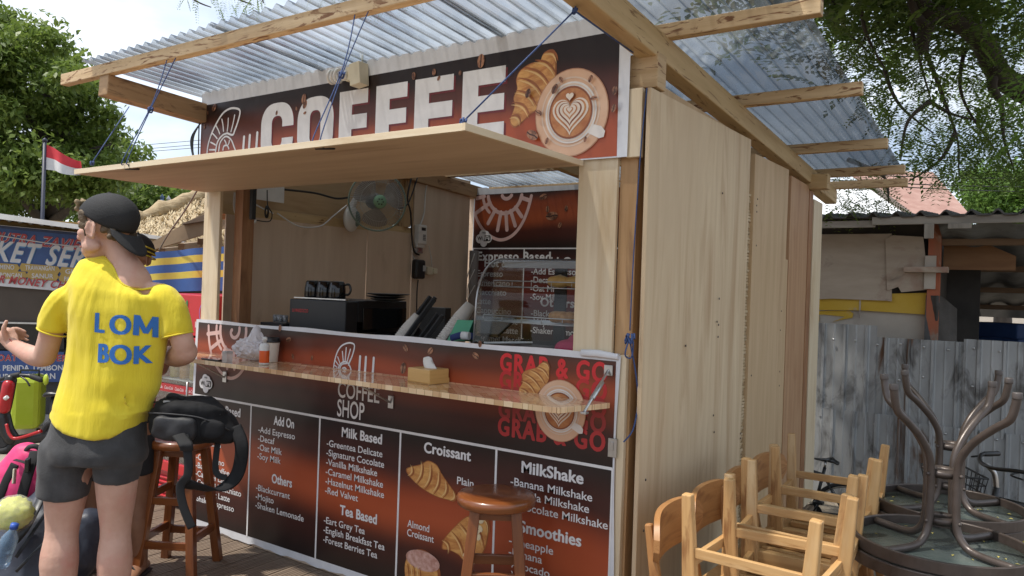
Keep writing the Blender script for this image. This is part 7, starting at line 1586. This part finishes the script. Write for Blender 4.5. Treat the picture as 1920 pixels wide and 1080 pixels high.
for L_, a_, b_, h_ in (('L', (177, 622), (196, 624), 37), ('O', (204, 625), (246, 628), 37), ('B', (183, 679), (204, 680), 36), ('O', (204, 681), (247, 684), 37), ('K', (250, 682), (287, 680), 34)):
    for d_ in (-1.8, 1.8): put(L_, (a_[0]+1.8+d_, a_[1]), (b_[0]-1.8+d_, b_[1]), h_)
for q_ in ([(0, 0), (.24, 0), (.24, .72), (.02, .72)], [(.76, 0), (1, 0), (.98, .72), (.76, .72)], [(.02, .72), (.26, .72), (.60, .10), (.40, .10)], [(.40, .10), (.60, .10), (.98, .72), (.74, .72)]): put('', (249, 628), (297, 633), 38, q_)
me = bpy.data.meshes.new('shirt_print'); bm.to_mesh(me); bm.free(); me.materials.append(INKB); me.polygons.foreach_set('use_smooth', [True]*len(me.polygons)); o = bpy.data.objects.new('shirt_print', me); COL.objects.link(o); o.parent = sh
# shorts
m = MB()
m.tube([mp(194, 768), mp(187, 800), mp(182, 840), mp(181, 862)], [80*K, 86*K, 95*K, 92*K], 28, ratio=[.68, .70, .74, .72], ref=RH)
m.tube([mp(132, 830), mp(124, 880), mp(117, 930)], [48*K, 46*K, 43*K], 22, ratio=1.12, ref=RH); m.tube([mp(226, 828), mp(222, 865), mp(218, 901)], [48*K, 43*K, 37*K], 22, ratio=1.15, ref=RH)
so_ = remesh(m, 'shorts', .0085, 4, SHORT, man); so_.data.update()
for v in so_.data.vertices:
    p = v.co; hz = mp(118, 915).z if (Mi @ p-mp(175, 900)).dot(RH) < 0 else mp(218, 888).z; k_ = max(0, min(1, ((Mi @ p).z-hz)/.06))
    v.co = p+v.normal*k_*(MN.noise(V((p.x*11+p.y*7, p.y*9, p.z*9+p.x*8)))*.009+MN.noise(p*26)*.003)
relax(so_, 3)
m = MB(); m.tube([mp(16, 634, .205), mp(22, 640, .188), mp(31, 646, .20), mp(35, 650, .225), mp(28, 646, .245), mp(18, 636, .24)], .0022, 5, closed=True); m.build('wrist_cord', flat('cord_red', (.35, .06, .05), .7), man)
# ---- the person behind him, facing the camera
BT = pm('black_cloth', (.012, .012, .013), (.02, .02, .022), (12, 12, 12), rough=.9); q2 = mpx(4.0)
base = q2(215, 700); p2 = thing('person', 'person in black with a yellow-trimmed black cap, mostly hidden behind the man in yellow', 'person', (base.x, base.y, 0)); K2 = 4.0/FPX
m = MB(); HC2 = q2(250, 482); G2, R2 = head_parts(m, HC2, (-FH*.9-RH*.2).normalized(), ZU)
m.tube([q2(232, 560), q2(240, 525), q2(247, 500)], [.065, .055, .052], 16, ref=RH); m.tube([q2(160, 575), q2(230, 556), q2(290, 575)], [.06, .075, .06], 14, ref=ZU, dome=True)
m.tube([q2(214, 800), q2(220, 700), q2(228, 600), q2(232, 560)], [.15, .14, .17, .10], 18, ratio=.62, ref=RH, dome=True)
m.tube(bez([q2(165, 580), q2(150, 650), q2(150, 710, -.06), q2(175, 720, -.22)], 4), [.05]*4+[.046]*3+[.042]*3+[.036]*3, 14, dome=True); m.tube(bez([q2(285, 580), q2(298, 650), q2(300, 690, -.05), q2(306, 655, -.25)], 4), [.05]*4+[.046]*3+[.042]*3+[.036]*3, 14, dome=True)
w = q2(306, 655, -.25); m.tube([w, q2(312, 645, -.28)], [.034, .036], 12, ratio=.6, dome=True)
for i in range(4): finger(m, q2(308+4*i, 645, -.28), q2(310+4*i, 636, -.31), q2(308+4*i, 634, -.33), q2(305+4*i, 638, -.345), .009)
finger(m, q2(304, 650, -.27), q2(298, 645, -.29), q2(296, 641, -.3), q2(296, 637, -.31), .010)
w = q2(175, 720, -.22); m.tube([w, q2(184, 722, -.27)], [.034, .036], 12, ratio=.6, dome=True)
for i in range(4): finger(m, q2(186, 716+4*i, -.28), q2(192, 716+4*i, -.30), q2(196, 718+4*i, -.30), q2(196, 722+4*i, -.29), .009)
finger(m, q2(182, 714, -.26), q2(186, 708, -.28), q2(190, 706, -.28), q2(193, 706, -.28), .010)
for hx, kx, ax_ in ((185, 166, 163), (252, 256, 262)):
    m.tube(bez([q2(hx, 800), q2((hx+kx)/2, 870), q2(kx, 930), q2(kx-1, 985), q2(ax_, 1060, .02)], 4), [.085]*3+[.08]*3+[.074, .068, .062, .058, .058, .060, .060, .056, .050, .044, .040], 16, ref=RH, dome=True)
    a_ = q2(ax_, 1060, .02); f_ = V((a_.x, a_.y, .04)); m.tube([f_+FH*.05, f_-FH*.06, f_-FH*.17+RH*.02-ZU*.015], [.035, .042, .036], 12, ratio=.7, ref=RH, dome=True)
remesh(m, 'body', .0065, 4, SKIND, p2)
for s_ in (-1, 1): m = MB(); m.ball(G2(.031*s_, .072, -.003), .0115, 12, 8); e = m.build('eye', EYEW, p2); m = MB(); m.ball(G2(.031*s_, .0795, -.003), .0055, 8, 6); m.build('iris', EYED, e)
m = MB(); m.tube([G2(-.022, .090, -.0695), G2(0, .0965, -.068), G2(.022, .090, -.0695)], .004, 6, dome=True); m.build('mouth', LIPM, p2)
m = MB()
def d2(u, v):
    th_ = 2*PI*u; ph = lerp(PI/2, -.12, v); return G2(.088*math.cos(ph)*math.cos(th_), -.012+.108*math.cos(ph)*math.sin(th_), .030+.10*math.sin(ph))
m.grid(d2, 40, 14); hat = m.build('cap', CAPM, p2, solid=.003)
YB = flat('trim_yellow', (.55, .42, .04), .7)
for k in range(3): m = MB(); m.tube([tuple(V(G2(.0905*math.cos(t), -.012+.111*math.sin(t), .022+.022*k+.030*math.sin(t+.6)))) for t in [2*PI*i/40 for i in range(40)]], .0042, 5, closed=True); m.build('cap_trim', YB, hat)
m = MB(); m.tube([q2(236, 545), q2(228, 560), q2(224, 600), q2(222, 680), q2(220, 770), q2(219, 815)], [.06, .14, .19, .175, .17, .175], 22, ratio=.62, ref=RH); m.tube([q2(175, 570), q2(160, 590), q2(151, 640)], [.07, .068, .062], 14, ref=RH, dome=False); m.tube([q2(275, 570), q2(288, 590), q2(298, 640)], [.07, .068, .062], 14, ref=RH); remesh(m, 'shirt', .012, 4, BT, p2)
m = MB(); m.tube([q2(219, 790), q2(218, 830)], [.175, .18], 22, ratio=.7, ref=RH); m.tube([q2(187, 820), q2(172, 895)], [.10, .085], 16, ref=RH); m.tube([q2(252, 820), q2(255, 890)], [.10, .09], 16, ref=RH); remesh(m, 'shorts', .012, 4, BT, p2)
for ax_ in (163, 262):
    a_ = q2(ax_, 1060, .02); m = MB(); f_ = V((a_.x, a_.y, .010)); m.tube([f_+FH*.06, f_-FH*.06, f_-FH*.20+RH*.02], [.042, .05, .044], 14, ratio=.28, ref=RH, dome=True); m.tube([f_-FH*.10-RH*.05+ZU*.0, f_-FH*.09+ZU*.068, f_-FH*.10+RH*.06], .009, 8, ratio=.5); m.build('sandal', BLACKM, p2)
# ---- someone far inside the shed opening
q3 = mpx(9.4); base = q3(1812, 700); p3 = thing('person', 'distant person with dark hair resting an arm on a rail inside the shed opening', 'person', (base.x, base.y, -.42))
m = MB(); G3, R3 = head_parts(m, q3(1809, 617), (-FH*.7-RH*.6).normalized(), ZU); m.tube([q3(1813, 645), q3(1810, 628)], [.06, .05], 12, ref=RH); m.tube([q3(1800, 648), q3(1826, 650)], .07, 12, dome=True); m.tube([q3(1815, 800), q3(1813, 700), q3(1813, 650)], [.15, .15, .12], 14, ratio=.6, ref=RH, dome=True)
for dx in (-12, 10): m.tube([q3(1814+dx, 790), q3(1814+dx, 850), q3(1814+dx, 905)], [.085, .06, .045], 10, dome=True)
m.tube([q3(1800, 650), q3(1785, 660, -.15), q3(1806, 662, -.3)], [.05, .042, .035], 10, dome=True); m.tube([q3(1828, 652), q3(1836, 680), q3(1830, 700, -.1)], [.05, .042, .035], 10, dome=True); remesh(m, 'body', .012, 3, SKIND, p3)
m = MB(); m.ball(G3(0, -.02, .04), (.082, .104, .088), 14, 10); m.build('hair', flat('hair_black', (.012, .010, .009), .6), p3)
m = MB(); m.tube([q3(1815, 790), q3(1813, 700), q3(1812, 648)], [.17, .17, .15], 14, ratio=.65, ref=RH, dome=True); m.build('shirt', flat('shirt_grey', (.10, .11, .14), .9), p3)
for k, (a, b_) in enumerate((((1788, 655), (1850, 668)), ((1790, 640), (1852, 652)))):
    m = MB(); m.tube([at_t(*a, 8.9), at_t(*b_, 8.7)], .018, 8); tag(m.build('rail', STEEL), ('lower', 'upper')[k]+' metal rail across the shed opening in front of the distant person', 'rail')
m = MB(); obox(m, at_t(1882, 620, 9.6), (.55, .3, .20), YAW); obox(m, at_t(1880, 645, 9.5), (.6, .3, .16), YAW); tag(m.build('blue_bundle', flat('bundle_blue', (.03, .07, .20), .7), None, .02), 'dark blue bundle stored inside the shed opening', 'bundle')
m = MB(); q = at_t(1792, 618, 10); m.ball(q, .05, 10, 8); bulb = pm('bulb_warm', (.9, .8, .6), rough=.4); tag(m.build('lamp_globe', bulb), 'small pale globe hanging in the shed opening', 'lamp')

# ------------------------------------------------------------------ luggage on the deck
def bag(mb, name, vox, mat, par, wr=.012, fr=9):
    o = remesh(mb, name, vox, 3, mat, par); o.data.update()
    for v in o.data.vertices: v.co += v.normal*(MN.noise(v.co*fr)*wr+MN.noise(v.co*fr*2.7)*wr*.4)
    return o
PINK = pm('pink_nylon', (.62, .030, .14), (.70, .045, .19), (10, 10, 10), rough=.55, bump=.4, bsc=(12, 12, 12)); NAVYB = pm('navy_nylon', (.022, .026, .040), (.035, .040, .060), (10, 10, 10), rough=.5, bump=.5, bsc=(11, 11, 11))
q = mpx(3.75); b = q(45, 960); pk = thing('travel_pack', 'bright pink travel pack with black straps standing on the deck at the left edge', 'backpack', (b.x, b.y, 0))
m = MB(); m.tube([q(30, 1010), q(32, 960), q(45, 905), q(62, 862)], [.17, .18, .165, .115], 22, ratio=.72, ref=RH, dome=True); bag(m, 'body', .011, PINK, pk, .012, 8)
def pst2(pts, wd, par, mat=WEB, name='strap', th=.22): mb = MB(); mb.tube(bez(pts, 6), wd, 8, ratio=th, ref=RH); mb.build(name, mat, par)
pst2([q(66, 846, -.10), q(58, 872, -.135), q(48, 905, -.15), q(38, 945, -.155), q(34, 990, -.15)], .026, pk); pst2([q(80, 870, -.09), q(55, 868, -.13), q(28, 862, -.10)], .012, pk); pst2([q(28, 870, -.09), q(10, 905, -.11), q(-6, 950, -.12), q(-14, 1000, -.1)], .022, pk); pst2([q(90, 880, -.06), q(80, 930, -.11), q(66, 960, -.14)], .02, pk)
m = MB(); obox(m, q(52, 872, -.165), (.05, .02, .065), YAW); m.build('buckle', BLACK, pk, .005)
m = MB(); obox(m, q(27, 893, -.155), (.055, .008, .07), YAW, 0, rad(-14)); m.build('name_tag', flat('tag_cream', (.66, .60, .46), .6), pk, .003)
m = MB(); m.tube(bez([q(44, 850, -.05), q(55, 838, -.06), q(70, 838, -.05), q(78, 848, -.04)], 4), .012, 8, ratio=.5); m.build('top_handle', BLACKM, pk)
q = mpx(3.5); b = q(70, 1010); nb = thing('duffel_bag', 'big dark navy duffel pack with zips leaning behind the man\'s legs', 'bag', (b.x, b.y, 0))
m = MB(); m.tube([q(40, 1110, -.05), q(58, 1030, 0), q(78, 970, .04), q(92, 930, .06)], [.20, .19, .15, .07], 22, ratio=.8, ref=RH, dome=True); m.tube([q(95, 1080, .1), q(140, 1030, .12), q(165, 985, .14)], [.14, .13, .08], 18, dome=True); bag(m, 'body', .012, NAVYB, nb, .014, 7)
pst2([q(86, 915, -.03), q(62, 965, -.16), q(40, 1000, -.20), q(8, 1030, -.2)], .02, nb, BLACK); pst2([q(94, 950, -.05), q(60, 1000, -.18), q(30, 1045, -.22)], .009, nb, GREYP, 'zip'); pst2([q(100, 1000, -.08), q(60, 1040, -.2), q(30, 1072, -.22)], .007, nb, BLACK, 'zip')
m = MB(); obox(m, q(13, 1030, -.235), (.05, .02, .035), YAW, 0, rad(35)); m.build('buckle', BLACK, nb, .004)
q = mpx(3.3); b = q(24, 964); pbg = thing('yellow_float', 'fluffy yellow ball wrapped in clear plastic on top of the luggage', 'ball', (b.x, b.y, b.z-.08))
m = MB(); m.ball(q(24, 964), (.075, .075, .068), 40, 26); o = m.build('filling', pm('fluff_yellow', (.50, .52, .04), (.62, .62, .10), (60, 60, 60), rough=.9), pbg)
for v in o.data.vertices: v.co += (v.co-V((0, 0, .08))).normalized()*(abs(MN.noise(v.co*60))*.018+MN.noise(v.co*25)*.008)
m = MB(); m.ball(q(24, 964), (.092, .088, .082), 36, 22); o = m.build('wrapper', pm('wrap_film', (.85, .85, .82), rough=.12, alpha=.22, spec=.8), pbg)
for v in o.data.vertices: v.co += (v.co-V((0, 0, .08))).normalized()*MN.noise(v.co*22)*.012
q = mpx(3.2); b = q(14, 1030); wbt = thing('water_bottle', 'clear water bottle with a blue cap lying by the luggage', 'bottle', b)
A = q(0, 1062); B = q(22, 1000); R = (B-A).normalized().to_track_quat('Z', 'Y').to_matrix(); m = MB(); m.lathe([(.0, 0), (.030, .003), (.034, .015), (.032, .05), (.034, .09), (.032, .13), (.014, .165), (.013, .175)], A, 18, 0, R); m.build('bottle_body', pm('bottle_blue', (.25, .42, .62), rough=.1, trans=.6, alpha=.8), wbt); m = MB(); m.lathe([(.016, .172), (.016, .192), (0, .193)], A, 14, 0, R); m.build('cap', flat('cap_blue', (.03, .10, .45), .4), wbt)
# ------------------------------------------------------------------ suitcase, kick scooter, ledge by the stall
q = mpx(7.3); LIME = pm('lime_shell', (.36, .46, .018), (.42, .52, .04), (3, 3, 3), rough=.35)
b = q(54, 800); sc_ = thing('suitcase', 'lime green hard-shell suitcase standing by the ticket stall', 'suitcase', (b.x, b.y, -.03))
m = MB(); c = q(54, 752); obox(m, c, (.37, .24, .50), YAW); m.build('shell', LIME, sc_, .05)
for k in range(5): m = MB(); obox(m, c+RH*(-.12+.06*k)-FH*.121+ZU*0, (.02, .012, .40), YAW); m.build('shell_rib', LIME, sc_, .005)
for s_ in (-1, 1): m = MB(); m.ball(c+RH*.14*s_-ZU*.275-FH*.06, (.03, .02, .03), 10, 8); m.build('wheel', BLACK, sc_)
m = MB(); m.tube([c+RH*-.09+ZU*.24, c+RH*-.09+ZU*.30, c+RH*.09+ZU*.30, c+RH*.09+ZU*.24], .010, 8); m.build('handle', BLACK, sc_); m = MB(); obox(m, c+ZU*.13-FH*.125+RH*-.02, (.07, .01, .018), YAW); m.build('badge', STEEL, sc_)
m = MB(); obox(m, q(60, 798, .5), (.9, .35, .14), YAW); tag(m.build('low_ledge', pm('pale_concrete', (.42, .40, .37), (.5, .48, .45), (4, 4, 4), rough=.85), None, .01), 'pale low concrete ledge behind the scooter', 'ledge')
q = mpx(6.7); b = q(40, 830); ks = thing('kick_scooter', 'red and black electric kick scooter at the far left edge', 'scooter', (b.x, b.y, -.03)); SRD = flat('scooter_red', (.45, .015, .02), .3)
m = MB(); m.tube(bez([q(14, 822), q(30, 826), q(60, 822), q(100, 815)], 5), .05, 10, ratio=.6, dome=True, ref=ZU); m.build('deck', BLACK, ks)
m = MB(); m.tube(bez([q(6, 780), q(12, 805), q(22, 822)], 5), .06, 12, dome=True); m.tube(bez([q(20, 712), q(14, 745), q(6, 780)], 5), .05, 12, dome=True); m.build('neck', BLACK, ks)
m = MB(); m.tube([q(16, 722, -.03), q(8, 765, -.03)], .050, 12, dome=True); m.tube([q(-6, 768, -.02), q(6, 760, -.02)], .045, 10, dome=True); m.build('stem_cover', SRD, ks)
m = MB(); m.tube([q(14, 744, -.085), q(9, 748, -.085)], .018, 8); m.build('reflector', WHITE, ks)
m = MB(); m.tube(bez([q(12, 795, -.06), q(18, 815, -.07), q(32, 822, -.07), q(78, 808, -.06)], 5), .014, 8); m.build('frame_rail', SRD, ks)
m = MB(); m.tube(bez([q(-12, 716), q(12, 708), q(36, 704), q(62, 706), q(76, 712)], 5), .018, 8, dome=True); m.tube(bez([q(34, 704), q(48, 712, -.03), q(56, 724, -.04)], 4), .008, 6); m.build('handlebar', BLACK, ks)
for a, b_ in (((60, 706), (76, 712)), ((20, 706), (34, 703))): m = MB(); m.tube([q(*a), q(*b_)], .025, 10, dome=True); m.build('grip', BLACKM, ks)
m = MB(); m.ball(q(86, 712), (.035, .02, .05), 12, 8); m.build('mirror', LIME, ks)
m = MB(); m.tube(bez([q(84, 742), q(96, 738), q(118, 740)], 4), [.03, .045, .055, .06, .06, .06, .055, .05, .05], 12, ratio=.45, ref=FH, dome=True); m.build('saddle', BLACK, ks); m = MB(); m.tube([q(100, 742), q(94, 815)], .02, 8); m.build('seat_post', BLACK, ks)
for x_, y_ in ((4, 838), (104, 826)):
    m = MB(); c = q(x_, y_-14); m.tube([c+RH*.10*math.cos(t)+ZU*.10*math.sin(t) for t in [2*PI*i/28 for i in range(28)]], .03, 8, closed=True); m.lathe([(.07, -.02), (.07, .02)], c, 16, 0, FH.to_track_quat('Z', 'Y').to_matrix()); m.build('wheel', BLACKM, ks)
